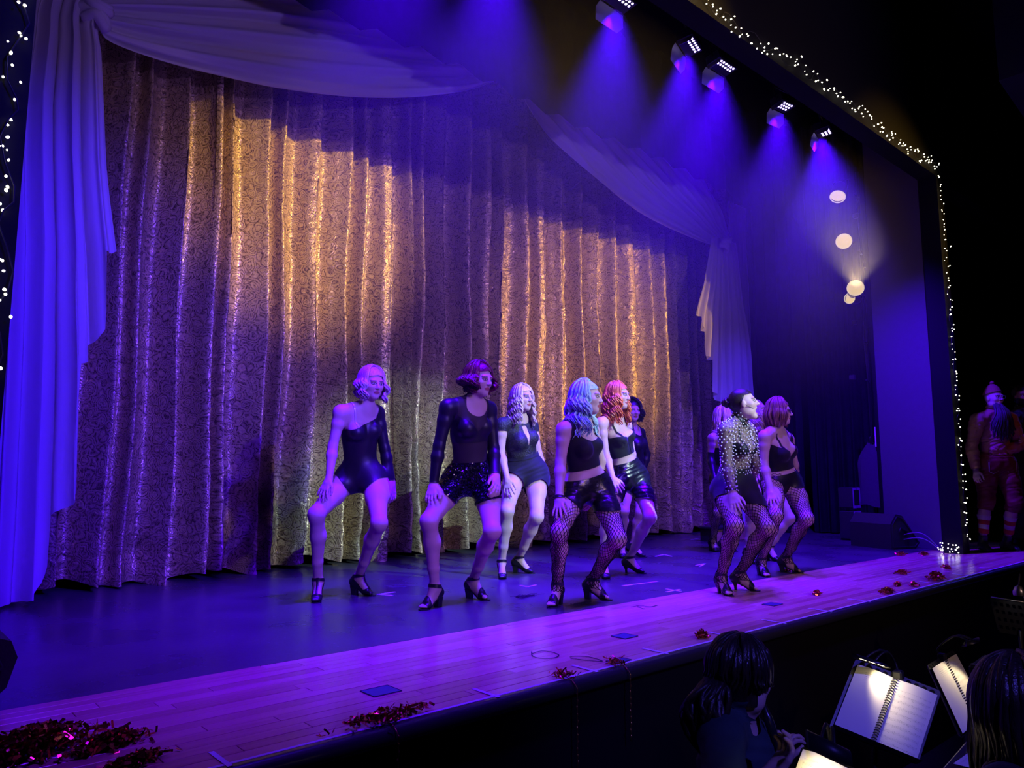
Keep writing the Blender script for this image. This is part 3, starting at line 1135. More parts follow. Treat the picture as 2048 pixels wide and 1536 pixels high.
SKIN = (0.62, 0.44, 0.36)


class Human:
    """body from joints J (world space); keeps what garments, hair and shoes need"""

    def __init__(self, name, label, J, face, hup=(0, 0, 1), skin=SKIN, woman=True, bw=1.0, lw=1.0, barefoot=True, h=0.0075, mouth=False, headscale=1.0, cat='person', lips=(0.42, 0.11, 0.11), bust=1.0,
                 heel=0.065, fine=0.0034, hands=(True, True), lower=True, brow=(0.10, 0.06, 0.04), group=None):
        self.J = J
        self.heel = heel
        F = self.F = Field()
        mid = lambda a, b: 0.5 * (J[a] + J[b])
        hc, sc = mid('hipR', 'hipL'), mid('shR', 'shL')
        up = self.up = nrm(sc - hc)
        Tn = self.Tn = float(np.linalg.norm(sc - hc))
        hr = nrm((J['hipR'] - J['hipL']) - up * np.dot(J['hipR'] - J['hipL'], up))
        sr = nrm((J['shR'] - J['shL']) - up * np.dot(J['shR'] - J['shL'], up))
        hf, sf = np.cross(up, hr), np.cross(up, sr)
        mr = nrm(hr + sr)
        mf = np.cross(up, mr)
        self.hc, self.sc, self.hr, self.sr, self.hf, self.sf, self.mr, self.mf = hc, sc, hr, sr, hf, sf, mr, mf
        HA, SA, MA = (hr, hf, up), (sr, sf, up), (mr, mf, up)
        # trunk
        wb = bw if woman else bw * 1.08
        F.ell(hc + up * 0.040, (0.146 * wb, 0.105 * wb, 0.125), HA, 'torso', 0.07)
        if woman:
            for s in (1, -1):
                F.ell(hc + hr * s * 0.075 * wb - hf * 0.055 - up * 0.02, (0.075 * wb, 0.075 * wb, 0.08), HA, 'torso', 0.04)
        F.ell(hc + up * 0.41 * Tn, ((0.116 if woman else 0.138) * bw, (0.088 if woman else 0.108) * bw, 0.14), MA, 'torso', 0.07)
        F.ell(hc + up * 0.68 * Tn, ((0.131 if woman else 0.160) * bw, (0.098 if woman else 0.115) * bw, 0.15), MA, 'torso', 0.05)
        F.ell(sc - up * 0.045, ((0.135 if woman else 0.165) * bw, 0.082 * bw, 0.085), SA, 'torso', 0.05)
        if woman and bust:
            for s in (1, -1):
                F.ell(sc - up * 0.135 + sr * s * 0.070 + sf * 0.075 * bw, (0.058 * bust, 0.056 * bust, 0.060 * bust), SA, 'torso', 0.035)
        nb = J['neck']
        fd = self.fd = nrm(face)
        hu = np.asarray(hup, float)
        hu = self.hu = nrm(hu - fd * np.dot(hu, fd))
        ha = self.ha = np.cross(fd, hu)
        S = self.S = headscale
        hd = self.hd = J['head']
        for s in 'RL':
            F.cone(nb - up * 0.015, J['sh' + s] - up * 0.012, 0.052, 0.046 if woman else 0.055, 'torso', 0.04)
            F.cone(nb + (hd - nb) * 0.18, J['sh' + s] + up * 0.004, 0.030, 0.030, 'torso', 0.05)
        F.cone(nb - up * 0.02, hd - hu * 0.055 * S - fd * 0.018 * S, 0.044 if woman else 0.060, 0.043 if woman else 0.056, 'neck', 0.03)
        # arms
        am = 1.0 if woman else 1.22
        for s in 'RL':
            a, b, c = J['sh' + s], J['el' + s], J['wr' + s]
            F.cone(a, a + (b - a) * 0.35, 0.047 * am * lw, 0.044 * am * lw, 'arm' + s, 0.03)
            F.cone(a + (b - a) * 0.35, b, 0.043 * am * lw, 0.034 * am * lw, 'arm' + s, 0.02)
            F.cone(b, b + (c - b) * 0.28, 0.034 * am * lw, 0.037 * am * lw, 'arm' + s, 0.02)
            F.cone(b + (c - b) * 0.28, c, 0.037 * am * lw, 0.024 * am, 'arm' + s, 0.02)
        # hands
        self.hboxes = []
        for s, on in zip('RL', hands):
            if on:
                self._hand(s)
        # legs
        if lower:
            for s in 'RL':
                a, b, c = J['hip' + s], J['kn' + s], J['an' + s]
                ld = nrm(c - b)
                kf = nrm((b - a) - ld * np.dot(b - a, ld) + hf * 0.02)      # the way the knee points
                F.cone(a + (b - a) * 0.05, a + (b - a) * 0.45, 0.088 * lw, 0.077 * lw, 'leg' + s, 0.09)
                F.cone(a + (b - a) * 0.45, b, 0.077 * lw, 0.054 * lw, 'leg' + s, 0.03)
                F.ell(b + kf * 0.006, (0.044 * lw, 0.044 * lw, 0.055), (np.cross(ld, kf), kf, ld), 'leg' + s, 0.03)
                m = b + (c - b) * 0.33 - kf * 0.016
                F.cone(b, m, 0.050 * lw, 0.053 * lw, 'leg' + s, 0.03)
                F.cone(m, b + (c - b) * 0.70, 0.053 * lw, 0.036 * lw, 'leg' + s, 0.03)
                F.cone(b + (c - b) * 0.70, c, 0.037 * lw, 0.031, 'leg' + s, 0.02)
                self._foot(s)
        # head
        L = lambda a, b, c: hd + S * (ha * a + fd * b + hu * c)
        self.L = L
        X3 = (ha, fd, hu)
        e = lambda c, r, k=0.02, sub=False: F.ell(L(*c), [q * S for q in r], X3, 'head', k * S, sub)
        e((0, -0.014, 0.022), (0.073, 0.093, 0.092), 0.02)
        e((0, 0.026, -0.035), (0.056, 0.060, 0.080), 0.04)
        e((0, 0.060 - (0.008 if mouth else 0), -0.094 - (0.022 if mouth else 0)), (0.024, 0.022, 0.018), 0.035)
        for s in (1, -1):
            e((0.038 * s, 0.050, -0.022), (0.026, 0.026, 0.022), 0.025)
            e((0.046 * s, 0.012, -0.070), (0.018, 0.034, 0.022), 0.03)
            e((0.027 * s, 0.074, 0.022), (0.024, 0.012, 0.010), 0.016)
            e((0.031 * s, 0.096, 0.004), (0.018, 0.016, 0.012), 0.010, True)
            e((0.031 * s, 0.0715, 0.003), (0.0145, 0.0140, 0.0125), 0.004)
            e((0.075 * s, -0.004, -0.008), (0.008, 0.017, 0.029), 0.008)
            e((0.010 * s, 0.092, -0.029), (0.008, 0.010, 0.007), 0.006)
        F.cone(L(0, 0.083, 0.012), L(0, 0.104, -0.025), 0.0085 * S, 0.0105 * S, 'head', 0.012)
        mo = -0.008 if mouth else 0.0
        e((0, 0.081, -0.0555), (0.022, 0.012, 0.0065), 0.007)
        e((0, 0.078 - (0.008 if mouth else 0), -0.0670 + mo * 3.4), (0.019, 0.013, 0.0080), 0.007)
        if mouth:
            e((0, 0.082, -0.0745), (0.024, 0.034, 0.0150), 0.004, True)
        self.mouth = mouth
        # surface: body grid, finer grids round head and hands
        boxes = []
        hb = (hd - 0.145 * S, hd + 0.145 * S)
        boxes.append((hb[0], hb[1], fine))
        for b in self.hboxes:
            boxes.append((b[0], b[1], 0.0038 if h < 0.009 else 0.005))
        lo = np.min([p[2] for p in F.p], 0) - 0.03
        hi = np.max([p[3] for p in F.p], 0) + 0.03
        V, Q = F.surf(lo, hi, h)
        cen = V[Q].mean(1)
        kp = np.ones(len(Q), bool)
        for (a, b, _) in boxes:
            kp &= ~((cen > a + h * 1.2) & (cen < b - h * 1.2)).all(1)
        Vs, Qs = [V], [Q[kp]]
        n = len(V)
        for (a, b, hh) in boxes:
            v, q = F.surf(a, b, hh)
            if len(q):
                Vs.append(v)
                Qs.append(q + n)
                n += len(v)
        V = np.concatenate(Vs)
        Q = np.concatenate(Qs)
        V, Q, _ = drop_unused(V, Q)
        T = np.concatenate([Q[:, [0, 1, 2]], Q[:, [0, 2, 3]]])
        self.V, self.T, self.Q = V, T, Q
        self.Nn = vnormals(V, T)
        # which part of the body each vertex belongs to
        self.G = {}
        for g in ('torso', 'neck', 'head', 'armR', 'armL', 'handR', 'handL', 'legR', 'legL', 'footR', 'footL'):
            d = np.full(len(V), 9.0)
            for p in F.p:
                if p[4] == g and p[0] != 's':
                    d = np.minimum(d, F.dist(p, V[:, 0], V[:, 1], V[:, 2]))
            self.G[g] = d
        self.own = np.array(list(self.G))[np.argmin(np.stack(list(self.G.values())), 0)]
        self.tz = (V - hc) @ up            # metres above the hips along the trunk
        self.sz = (V - sc) @ up            # metres above the shoulder line
        self.tx = (V - sc) @ sr            # to the person's right
        self.ty = (V - sc) @ sf            # forward
        self.U = {}
        for s in 'RL':
            self.U['arm' + s] = self._along(J['sh' + s], J['el' + s], J['wr' + s])
            if lower:
                self.U['leg' + s] = self._along(J['hip' + s], J['kn' + s], J['an' + s])
        # skin colours: face features have colours of their own
        C = np.tile(np.array(skin, float), (len(V), 1))
        C *= (1 + 0.05 * np.sin(V[:, :1] * 37 + 1) * np.sin(V[:, 2:3] * 31))
        q = (V - hd) / S
        a, b, c = q @ ha, q @ fd, q @ hu
        hm = (np.abs(q).max(1) < 0.15)

        def put(m, col, w=1.0):
            m = m & hm
            C[m] = C[m] * (1 - w) + np.array(col) * w
        ch = np.exp(-(((np.abs(a) - 0.042) / 0.02) ** 2 + ((c + 0.03) / 0.02) ** 2)) * (b > 0.02) * hm
        C[:] = C * (1 - 0.25 * ch[:, None]) + np.array([0.62, 0.26, 0.24]) * 0.25 * ch[:, None]
        put(((a / 0.024) ** 2 + ((c + 0.0605 - mo * 1.6) / (0.0115 - mo * 2.2)) ** 2 < 1) & (b > 0.062), lips)
        for s in (1, -1):
            ea, ec = a - 0.031 * s, c - 0.003
            put(((ea / 0.0205) ** 2 + ((ec - 0.001) / 0.0125) ** 2 < 1) & (b > 0.05), (0.11, 0.065, 0.055), 0.75)
            put(((ea / 0.0130) ** 2 + (ec / 0.0050) ** 2 < 1) & (b > 0.06), (0.55, 0.53, 0.52))
            put((ea ** 2 + (ec / 1.1) ** 2 < 0.0056 ** 2) & (b > 0.06), (0.05, 0.04, 0.04))
            put((np.abs(c - 0.0235 + 0.10 * np.abs(ea)) < 0.0038) & (np.abs(ea) < 0.021) & (b > 0.045), brow, 0.85)
        if mouth:
            put(((a / 0.023) ** 2 + ((c + 0.0745) / 0.0155) ** 2 < 1) & (b > 0.02) & (b < 0.083), (0.07, 0.012, 0.012))
            put((np.abs(a) < 0.019) & (np.abs(c + 0.0635) < 0.0040) & (b > 0.045) & (b < 0.086), (0.85, 0.83, 0.78))
        # finger nails stay skin-coloured; slight redness of knees, elbows and knuckles
        for s in 'RL':
            for jn in (['el' + s] + (['kn' + s] if lower else [])):
                w = 0.22 * np.exp(-(np.linalg.norm(V - J[jn], axis=1) / 0.055) ** 2)[:, None]
                C[:] = C * (1 - w) + np.array([0.55, 0.27, 0.22]) * w
        feet = [J['to' + s] for s in 'RL'] if lower else [hc]
        loc = np.mean(feet, 0)
        if lower:
            loc[2] = J['toR'][2] * 0
        self.root = thing(name, label, cat, tuple(loc), group)
        self.body = mesh('body', V, Q.astype(np.int64), M_SKIN, self.root, True, cols=C)

    def _along(self, a, b, c):
        V = self.V
        o = np.zeros((len(V), 2))
        ds = []
        for i, (p, q) in enumerate(((a, b), (b, c))):
            d = q - p
            t = (V - p) @ d / (d @ d)
            tc = np.clip(t, -0.5 if i == 0 else 0, 1 if i == 0 else 1.5)
            ds.append(np.linalg.norm(V - p - tc[:, None] * d, axis=1))
            o[:, i] = tc + i
        return np.where(ds[0] < ds[1], o[:, 0], o[:, 1])

    def _hand(self, s):
        J, F = self.J, self.F
        w, tip = J['wr' + s], J['tip' + s]
        d = nrm(tip - w)
        opt = J.get('hand' + s, {})
        th = np.asarray(opt.get('thumb', (0.3, -0.5, 0.2)), float)
        ts = nrm(th - d * np.dot(th, d))
        pf = np.cross(d, ts) * (-1 if s == 'R' else 1)
        pf = pf * opt.get('flip', 1)
        curl = opt.get('curl', 0.35)
        spread = opt.get('spread', 0.10)
        k = opt.get('size', 1.0)
        g = 'hand' + s
        offs = (0.030, 0.010, -0.010, -0.028)
        lens = (0.070, 0.078, 0.072, 0.056)
        F.cone(w, w + d * 0.03 * k, 0.025 * k, 0.024 * k, g, 0.015)
        for i in range(4):
            kn = w + k * (d * (0.088 - 0.006 * abs(i - 1)) + ts * offs[i])
            F.cone(w + k * (d * 0.022 + ts * offs[i] * 0.55), kn, 0.0135 * k, 0.0098 * k, g, 0.014)
            fd_ = nrm(d + ts * spread * (1.3 - i))
            p = kn
            a = curl * 0.7
            for j, fr in enumerate((0.45, 0.30, 0.25)):
                v = nrm(fd_ * math.cos(a) + pf * math.sin(a))
                n = p + v * lens[i] * fr * k
                F.cone(p, n, (0.0088 - 0.0007 * j) * k, (0.0082 - 0.0008 * j) * k, g, 0.004)
                p = n
                a += curl
        p0 = w + k * (d * 0.022 + ts * 0.022)
        p1 = p0 + k * (d * 0.030 + ts * 0.026 + pf * 0.010)
        p2 = p1 + k * (d * 0.030 + ts * 0.010 + pf * 0.008)
        p3 = p2 + k * (d * 0.024 + ts * 0.002 + pf * 0.006)
        F.cone(p0, p1, 0.015 * k, 0.0115 * k, g, 0.012)
        F.cone(p1, p2, 0.0108 * k, 0.0095 * k, g, 0.004)
        F.cone(p2, p3, 0.0092 * k, 0.0075 * k, g, 0.004)
        c = w + d * 0.085 * k
        self.hboxes.append((c - 0.125, c + 0.125))

    def _foot(self, s):
        J, F = self.J, self.F
        a, t = J['an' + s], J['to' + s]
        d = nrm((t - a) * np.array([1, 1, 0]))
        sd = np.cross(d, (0, 0, 1.0))
        J['fdir' + s] = d
        g = 'foot' + s
        hz = self.heel
        z0 = t[2] - 0.015
        hl = np.array([a[0], a[1], 0]) - d * 0.038
        hl[2] = z0 + hz + 0.030
        ball = t - d * 0.062
        ball[2] = z0 + 0.034
        J['heel' + s], J['ball' + s] = hl, ball
        F.cone(a, hl, 0.031, 0.028, g, 0.03)
        F.cone(a + d * 0.008, ball + np.array([0, 0, 0.010]), 0.031, 0.024, g, 0.03)
        F.cone(hl, ball, 0.025, 0.024, g, 0.03)
        for o, l in ((0.022, 0.052), (0.008, 0.050), (-0.005, 0.046), (-0.016, 0.040), (-0.026, 0.033)):
            b0 = ball + sd * o * 0.8
            F.cone(b0, b0 + d * l + sd * o * 0.15 + np.array([0, 0, -0.014]), 0.016 if o < 0.02 else 0.018, 0.0085 if o < 0.02 else 0.011, g, 0.008)

    # ---- clothing is cut from the body surface along a field and lifted off it
    def wear(self, name, f, off, mat_, smooth=0, ripple=0.0, label=None, fn=None, hem=0.0):
        keep, nt_, ia, ib, tt = clip_mesh(self.V, self.T, f)
        P = self.V + self.Nn * off
        if ripple:
            V = self.V
            P = P + self.Nn * (ripple * (np.sin(V[:, 0] * 45 + 8 * np.sin(V[:, 2] * 17)) * np.sin(V[:, 2] * 38 + V[:, 1] * 50)))[:, None]
        if fn is not None:
            P = fn(P)
        Vn = np.concatenate([P, P[ia] * (1 - tt) + P[ib] * tt]) if len(ia) else P
        Tn = np.concatenate([keep, nt_])
        if not len(Tn):
            return None
        Vn, Tn, _ = drop_unused(Vn, Tn)
        if smooth:
            Vn = smooth_verts(Vn, Tn, smooth)
        o = mesh(name, Vn, Tn, mat_, self.root, True)
        if label:
            o['label'] = label
        return o

    def top(self, hem, neck, arm=0.0):
        """field of a sleeveless top: hem height above the hips, neckline field, armhole ease"""
        f = np.minimum.reduce([self.arm_free() + arm, self.tz - hem, neck])
        return np.where(np.isin(self.own, ['head', 'legR', 'legL']), -1, f)

    def straps(self, at=0.085, w=0.009):
        return np.where(self.sz > -0.2, w - np.abs(np.abs(self.tx) - at), -1)

    def scoop(self, depth, width=0.10, back=0.05):
        """round neckline: positive below the line"""
        fr = -self.sz - depth + 2.2 * np.maximum(np.abs(self.tx) - 0.02, 0) ** 1.0 * depth / 0.12
        return np.where(self.ty > 0.0, fr, -self.sz - back + 0.6 * np.abs(self.tx))

    def vneck(self, depth, slope=1.2, back=0.05):
        fr = -self.sz - depth + slope * np.abs(self.tx)
        return np.where(self.ty > 0.0, fr, -self.sz - back + 0.6 * np.abs(self.tx))

    def limb(self, g):
        return self.own == g

    def is_arm(self):
        return np.isin(self.own, ['armR', 'armL', 'handR', 'handL'])

    def arm_free(self):
        """positive on the trunk, negative on arms, hands and head: smooth armholes"""
        d = np.minimum.reduce([self.G[g] for g in ('armR', 'armL', 'handR', 'handL')])
        return d - self.G['torso']

    def trunk_legs(self):
        body = np.minimum.reduce([self.G[g] for g in ('torso', 'legR', 'legL')])
        arm = np.minimum.reduce([self.G[g] for g in ('armR', 'armL', 'handR', 'handL')])
        return arm - body + 0.012

    def bottoms(self, waist, thigh, french=0.0):
        """field for shorts or briefs: waist height above the hips, thigh length as a share of the thigh; french cuts the leg line up at the side"""
        f = waist - self.tz
        side = np.abs((self.V - self.hc) @ self.hr)
        fl = np.minimum(self.G['legR'], self.G['legL'])
        for s in 'RL':
            m = self.G['leg' + s] <= self.G['leg' + ('L' if s == 'R' else 'R')]
            lim = thigh - french * np.clip((side - 0.03) / 0.12, 0, 1)
            th = self.J['kn' + s] - self.J['hip' + s]
            L = float(np.linalg.norm(th))
            ax = nrm(th / L - 0.8 * self.hf * np.dot(th / L, self.hf))
            leg = lim * L - (self.V - self.J['hip' + s]) @ ax
            # only below the hip line does the leg hem matter
            f = np.where(m & (self.tz < 0.16), np.minimum(f, leg), f)
        return np.minimum(f, self.trunk_legs())

    def sleeve(self, s, u1, u0=None):
        """field covering one arm down to u1 (0 shoulder, 1 elbow, 2 wrist), overlapping the trunk a little"""
        d = np.minimum(self.G['arm' + s], self.G['hand' + s])
        o = np.minimum.reduce([self.G[g] for g in self.G if g not in ('arm' + s, 'hand' + s)])
        f = np.minimum((u1 - self.U['arm' + s]) * 0.27, o - d + 0.022)
        if u0 is not None:
            f = np.minimum(f, (self.U['arm' + s] - u0) * 0.27)
            f = np.where(d < o, f, -1)
        return f

    def trunk(self, ease=0.02):
        """positive on the trunk and neck, overlapping the arms by the ease"""
        arm = np.minimum.reduce([self.G[g] for g in ('armR', 'armL', 'handR', 'handL')])
        tor = np.minimum(self.G['torso'], self.G['neck'])
        return np.where(np.isin(self.own, ['head']), -1, arm - tor + ease)

    def round_neck(self, r, fwd=0.0, down=0.0):
        c = self.J['neck'] + self.sf * fwd - self.up * down
        return np.where(self.sz > -0.3, np.linalg.norm(self.V - c, axis=1) - r, 1.0)

    # ---- shoes
    def shoe(self, s, style, mat_, heel='block'):
        J = self.J
        d, t, a = J['fdir' + s], J['to' + s], J['an' + s]
        sd = np.cross(d, (0, 0, 1.0))
        hl, ball = J['heel' + s], J['ball' + s]
        z0 = t[2] - 0.015
        L = float(np.dot(t - hl, d)) + 0.022
        sh = thing_part(self.root, 'shoe')
        # sole: follows the arch from heel to toe
        xs = np.array([0, 0.06, 0.16, 0.30, 0.46, 0.60, 0.72, 0.84, 0.94, 1.0])
        wl = np.array([0.016, 0.024, 0.027, 0.024, 0.025, 0.031, 0.035, 0.034, 0.024, 0.010])
        zz = z0 + np.array([1, 1, 0.98, 0.82, 0.48, 0.17, 0.03, 0, 0, 0.03]) * (self.heel) + 0.006
        base = hl - d * 0.026
        base = np.array([base[0], base[1], 0])
        V, Fc = [], []
        for x, w, z in zip(xs, wl, zz):
            for (sg, dz) in ((1, 0), (-1, 0), (-1, -0.008), (1, -0.008)):
                V.append(base + d * x * (L + 0.022) + sd * sg * w + np.array([0, 0, z + dz]))
        n = len(xs)
        for i in range(n - 1):
            for k in range(4):
                Fc.append((i * 4 + k, i * 4 + (k + 1) % 4, i * 4 + 4 + (k + 1) % 4, i * 4 + 4 + k))
        Fc += [(0, 3, 2, 1), ((n - 1) * 4, (n - 1) * 4 + 1, (n - 1) * 4 + 2, (n - 1) * 4 + 3)]
        mesh('sole', V, Fc, mat_, sh, False)
        # heel
        top = base + d * 0.030
        w1, w0 = (0.022, 0.019) if heel == 'block' else (0.020, 0.009)
        V = []
        for z, w, dx in ((z0 + self.heel, w1 + 0.002, 0), (z0 + self.heel * 0.5, (w1 + w0) / 2 - (0 if heel == 'block' else 0.004), 0.002), (z0, w0, 0.004)):
            for (p, q) in ((1, 1), (1, -1), (-1, -1), (-1, 1)):
                V.append(top + d * (p * w + dx) + sd * q * w + np.array([0, 0, z]))
        Fc = [(0, 1, 5, 4), (1, 2, 6, 5), (2, 3, 7, 6), (3, 0, 4, 7), (4, 5, 9, 8), (5, 6, 10, 9), (6, 7, 11, 10), (7, 4, 8, 11), (0, 3, 2, 1), (8, 9, 10, 11)]
        mesh('heel', V, Fc, mat_, sh, False)
        # upper, cut from the foot surface
        V = self.V
        m = (V[:, 2] < a[2] + 0.05) & (np.minimum(self.G['foot' + s], self.G['leg' + s]) < 0.02) & (V[:, 2] < z0 + 0.26) & (np.linalg.norm((V - a)[:, :2], axis=1) < 0.26)
        other = 'L' if s == 'R' else 'R'
        m &= np.minimum(self.G['foot' + s], self.G['leg' + s]) <= np.minimum(self.G['foot' + other], self.G['leg' + other])
        x = (V - hl) @ d / L            # 0 heel .. 1 toe
        soleh = np.interp(x, xs, zz)
        hgt = V[:, 2] - soleh
        strap = 0.011 - np.abs((V - a) @ nrm(np.array([0, 0, 1.0]) - d * 0.15) - 0.012)
        if style == 'pump':
            top = np.interp(x, [-0.2, 0.0, 0.18, 0.34, 0.5, 0.62, 0.74, 1.0], [0.060, 0.060, 0.046, 0.026, 0.020, 0.024, 0.048, 0.06])
            f = np.maximum(top - hgt, strap)
        elif style == 'tbar':
            top = np.interp(x, [-0.2, 0.0, 0.2, 0.36, 0.55, 0.66, 0.76, 1.0], [0.064, 0.064, 0.046, 0.024, 0.022, 0.04, 0.06, 0.07])
            bar = np.where((x > 0.3) & (x < 0.8) & (hgt > 0.02), 0.007 - np.abs((V - a) @ sd), -1)
            f = np.maximum.reduce([top - hgt, strap, bar])
        else:
            top = np.interp(x, [-0.2, 0.0, 0.16, 0.26], [0.055, 0.055, 0.03, -0.01])
            band = 0.017 - np.abs(x - 0.67) * L
            band2 = 0.008 - np.abs(x - 0.62 - 0.4 * ((V - a) @ sd)) * L
            band = np.where(x > 0.5, band, -1)
            band2 = np.where(x > 0.4, band2, -1)
            f = np.maximum.reduce([np.where(x < 0.26, top - hgt, -1), strap, band] + ([band2] if style == 'strappy' else []))
        f = np.where(m & (hgt < 0.125), f, -1)
        keep, nt_, ia, ib, tt = clip_mesh(V, self.T, f)
        P = V + self.Nn * 0.004
        Vn = np.concatenate([P, P[ia] * (1 - tt) + P[ib] * tt])
        Vn, Tn, _ = drop_unused(Vn, np.concatenate([keep, nt_]))
        mesh('upper', Vn, Tn, mat_, sh, True)

    # ---- fishnet: real strands wound round the leg surface
    def fishnet(self, mat_, nst=15, t0=0.10, rad=0.0017, pitch=0.16):
        mbV, mbF = [], []
        nv = 0
        for s in 'RL':
            J = self.J
            path = catmull([J['hip' + s] + (J['hip' + s] - J['kn' + s]) * 0.12, J['hip' + s], J['kn' + s], J['an' + s], J['an' + s] + 0.6 * (J['ball' + s] - J['an' + s])], 120)
            lens = np.concatenate([[0], np.cumsum(np.linalg.norm(np.diff(path, axis=0), axis=1))])
            T_, N_, B_ = frames(path)
            tot = lens[-1]
            ns = 96
            tt = np.linspace(t0, 0.985, ns)
            ip = lambda A: np.stack([np.interp(tt * tot, lens, A[:, i]) for i in range(3)], 1)
            C_, N2, B2 = ip(path), ip(N_), ip(B_)
            N2 /= np.linalg.norm(N2, axis=1)[:, None]
            B2 /= np.linalg.norm(B2, axis=1)[:, None]
            th0 = np.arange(nst) * 2 * PI / nst
            for sg in (1, -1):
                ang = th0[:, None] + sg * (tt * tot / pitch)[None, :] * 2 * PI / 3.2
                dirs = np.cos(ang)[..., None] * N2[None] + np.sin(ang)[..., None] * B2[None]
                gs = ('legR', 'legL', 'footR', 'footL', 'torso')
                lo_ = np.full(ang.shape, 0.02)
                hi_ = np.full(ang.shape, -1.0)
                for st in np.linspace(0.025, 0.17, 18):
                    d = self.F.at((C_[None] + dirs * st).reshape(-1, 3), gs).reshape(ang.shape)
                    open_ = hi_ < 0
                    hi_ = np.where(open_ & (d > 0), st, hi_)
                    lo_ = np.where(open_ & (d <= 0), st, lo_)
                hi_ = np.where(hi_ < 0, lo_, hi_)
                for _ in range(5):
                    md = 0.5 * (lo_ + hi_)
                    d = self.F.at((C_[None] + dirs * md[..., None]).reshape(-1, 3), gs).reshape(ang.shape)
                    lo_ = np.where(d < 0, md, lo_)
                    hi_ = np.where(d < 0, hi_, md)
                r_ = 0.5 * (lo_ + hi_) + 0.0022
                Pp = C_[None] + dirs * r_[..., None]
                for k in range(nst):
                    v, f_ = tube(Pp[k], rad, 3, False)
                    mbV.append(v)
                    mbF.append(np.array(f_) + nv)
                    nv += len(v)
        return mesh('fishnet_stockings', np.concatenate(mbV), np.concatenate(mbF), mat_, self.root, True)

    # ---- hair: a close cap plus many wavy locks
    def hair(self, mat_, n=150, length=0.22, wave=0.012, freq=2.5, flare=0.10, face=62, fringe=0.0, lock=0.013, vol=1.10, part=0.0, curl_end=0.0, seed=1, cap=True, up=False, bangs=0, front=0.0, lift=0.0, name='hair', zmin=None):
        rg = np.random.default_rng(seed)
        S, hd, ha, fd, hu = self.S, self.hd, self.ha, self.fd, self.hu
        hairroot = thing_part(self.root, name)
        if cap:
            q = (self.V - hd) / S
            a, b, c = q @ ha, q @ fd, q @ hu
            f = np.maximum(c - 0.064 + 0.25 * np.abs(a), -0.002 - b + 0.35 * np.clip(c, -0.02, 0.1))
            f = np.minimum(f, c + 0.075)
            if up:
                f = np.minimum(f, c - 0.026 - 1.9 * b)
                f = np.maximum(f, np.minimum(c - 0.066 + 0.15 * np.abs(a), 0.02))
            f = np.where((np.abs(q).max(1) < 0.15) & (self.own != 'torso'), f, -1)
            keep, nt_, ia, ib, tt = clip_mesh(self.V, self.T, f)
            P = self.V + self.Nn * 0.009 * S
            Vn = np.concatenate([P, P[ia] * (1 - tt) + P[ib] * tt])
            Vn, Tn, _ = drop_unused(Vn, np.concatenate([keep, nt_]))
            mesh('cap', Vn, Tn, mat_, hairroot, True)
        if n == 0:
            return hairroot
        m = 20
        ss = np.linspace(0, 1, m)
        P = np.zeros((n, m, 3))
        rad = np.zeros((n, m))
        down = np.array([0, 0, -1.0])
        for i in range(n):
            az = rg.uniform(-180, 180)
            bang = i < bangs
            if bang:
                az = rg.uniform(-face, face)
            elif abs(az) < face:
                az = math.copysign(face + rg.exponential(14), az)
            el0 = R(rg.uniform(35, 88))
            az = R(az)
            layer = rg.uniform(0.94, 1.08) * vol
            Ln = length * rg.uniform(0.8, 1.08) * (1 + front * max(0, math.cos(az)))
            if bang:
                Ln = 0.035
            arc = 0.5 + 0.5 * el0
            tot = 0.105 * el0 + Ln
            ph = 2.6 * math.sin(az * 1.5 + seed) + rg.normal(0, 0.55)
            ph2 = rg.uniform(0, 2 * PI)
            # the parting: roots sit near the top and swing out to their own side
            for j, s_ in enumerate(ss):
                dist = s_ * tot
                e = el0 - dist / 0.105
                if e > (R(28) if bang else 0):
                    p = np.array([math.sin(az) * math.cos(e) * 0.081, math.cos(az) * math.cos(e) * 0.100 - 0.012, math.sin(e) * (0.102 + lift) + 0.016]) * layer
                    w = hd + S * (ha * p[0] + fd * p[1] + hu * p[2])
                    tw = ha * math.cos(az) - fd * math.sin(az)
                    ro = ha * math.sin(az) + fd * math.cos(az)
                    w = w + (tw * math.sin(2 * PI * freq * s_ + ph)) * wave * 0.35 * s_
                    last = w
                    lastd = dist
                else:
                    x = dist - lastd
                    ro = ha * math.sin(az) + fd * math.cos(az)
                    ro = nrm(ro * np.array([1, 1, 0.15]))
                    tw = np.cross(ro, down)
                    fl = flare * x * (1 - 0.5 * x / max(Ln, 0.03))
                    wv = wave * min(1, x / 0.05)
                    w = last + down * x + ro * (fl + wv * math.cos(2 * PI * freq * x / max(length, 0.1) + ph)) + tw * wv * math.sin(2 * PI * freq * x / max(length, 0.1) + ph)
                    if curl_end:
                        u_ = x / max(Ln, 0.03)
                        w = w + ro * curl_end * math.sin(u_ * PI * 1.45)
                P[i, j] = w
                rad[i, j] = lock * S * (0.75 + 0.35 * math.sin(ph2 + 3 * s_)) * (1 - 0.75 * max(0, s_ - 0.55) / 0.45) * (0.7 + 0.3 * min(1, s_ * 6))
        # keep the locks off the shoulders and chest
        q = P.reshape(-1, 3)
        gs = ('torso', 'neck', 'armR', 'armL')
        for _ in range(2):
            d = self.F.at(q, gs)
            hit = d < 0.012
            if hit.any():
                qq = q[hit]
                g = np.stack([self.F.at(qq + e_, gs) - self.F.at(qq - e_, gs) for e_ in np.eye(3) * 0.004], 1)
                g /= np.linalg.norm(g, axis=1)[:, None] + 1e-9
                q[hit] = qq + g * (0.012 - d[hit])[:, None]
        P = q.reshape(n, m, 3)
        Vs, Fs = [], []
        nv = 0
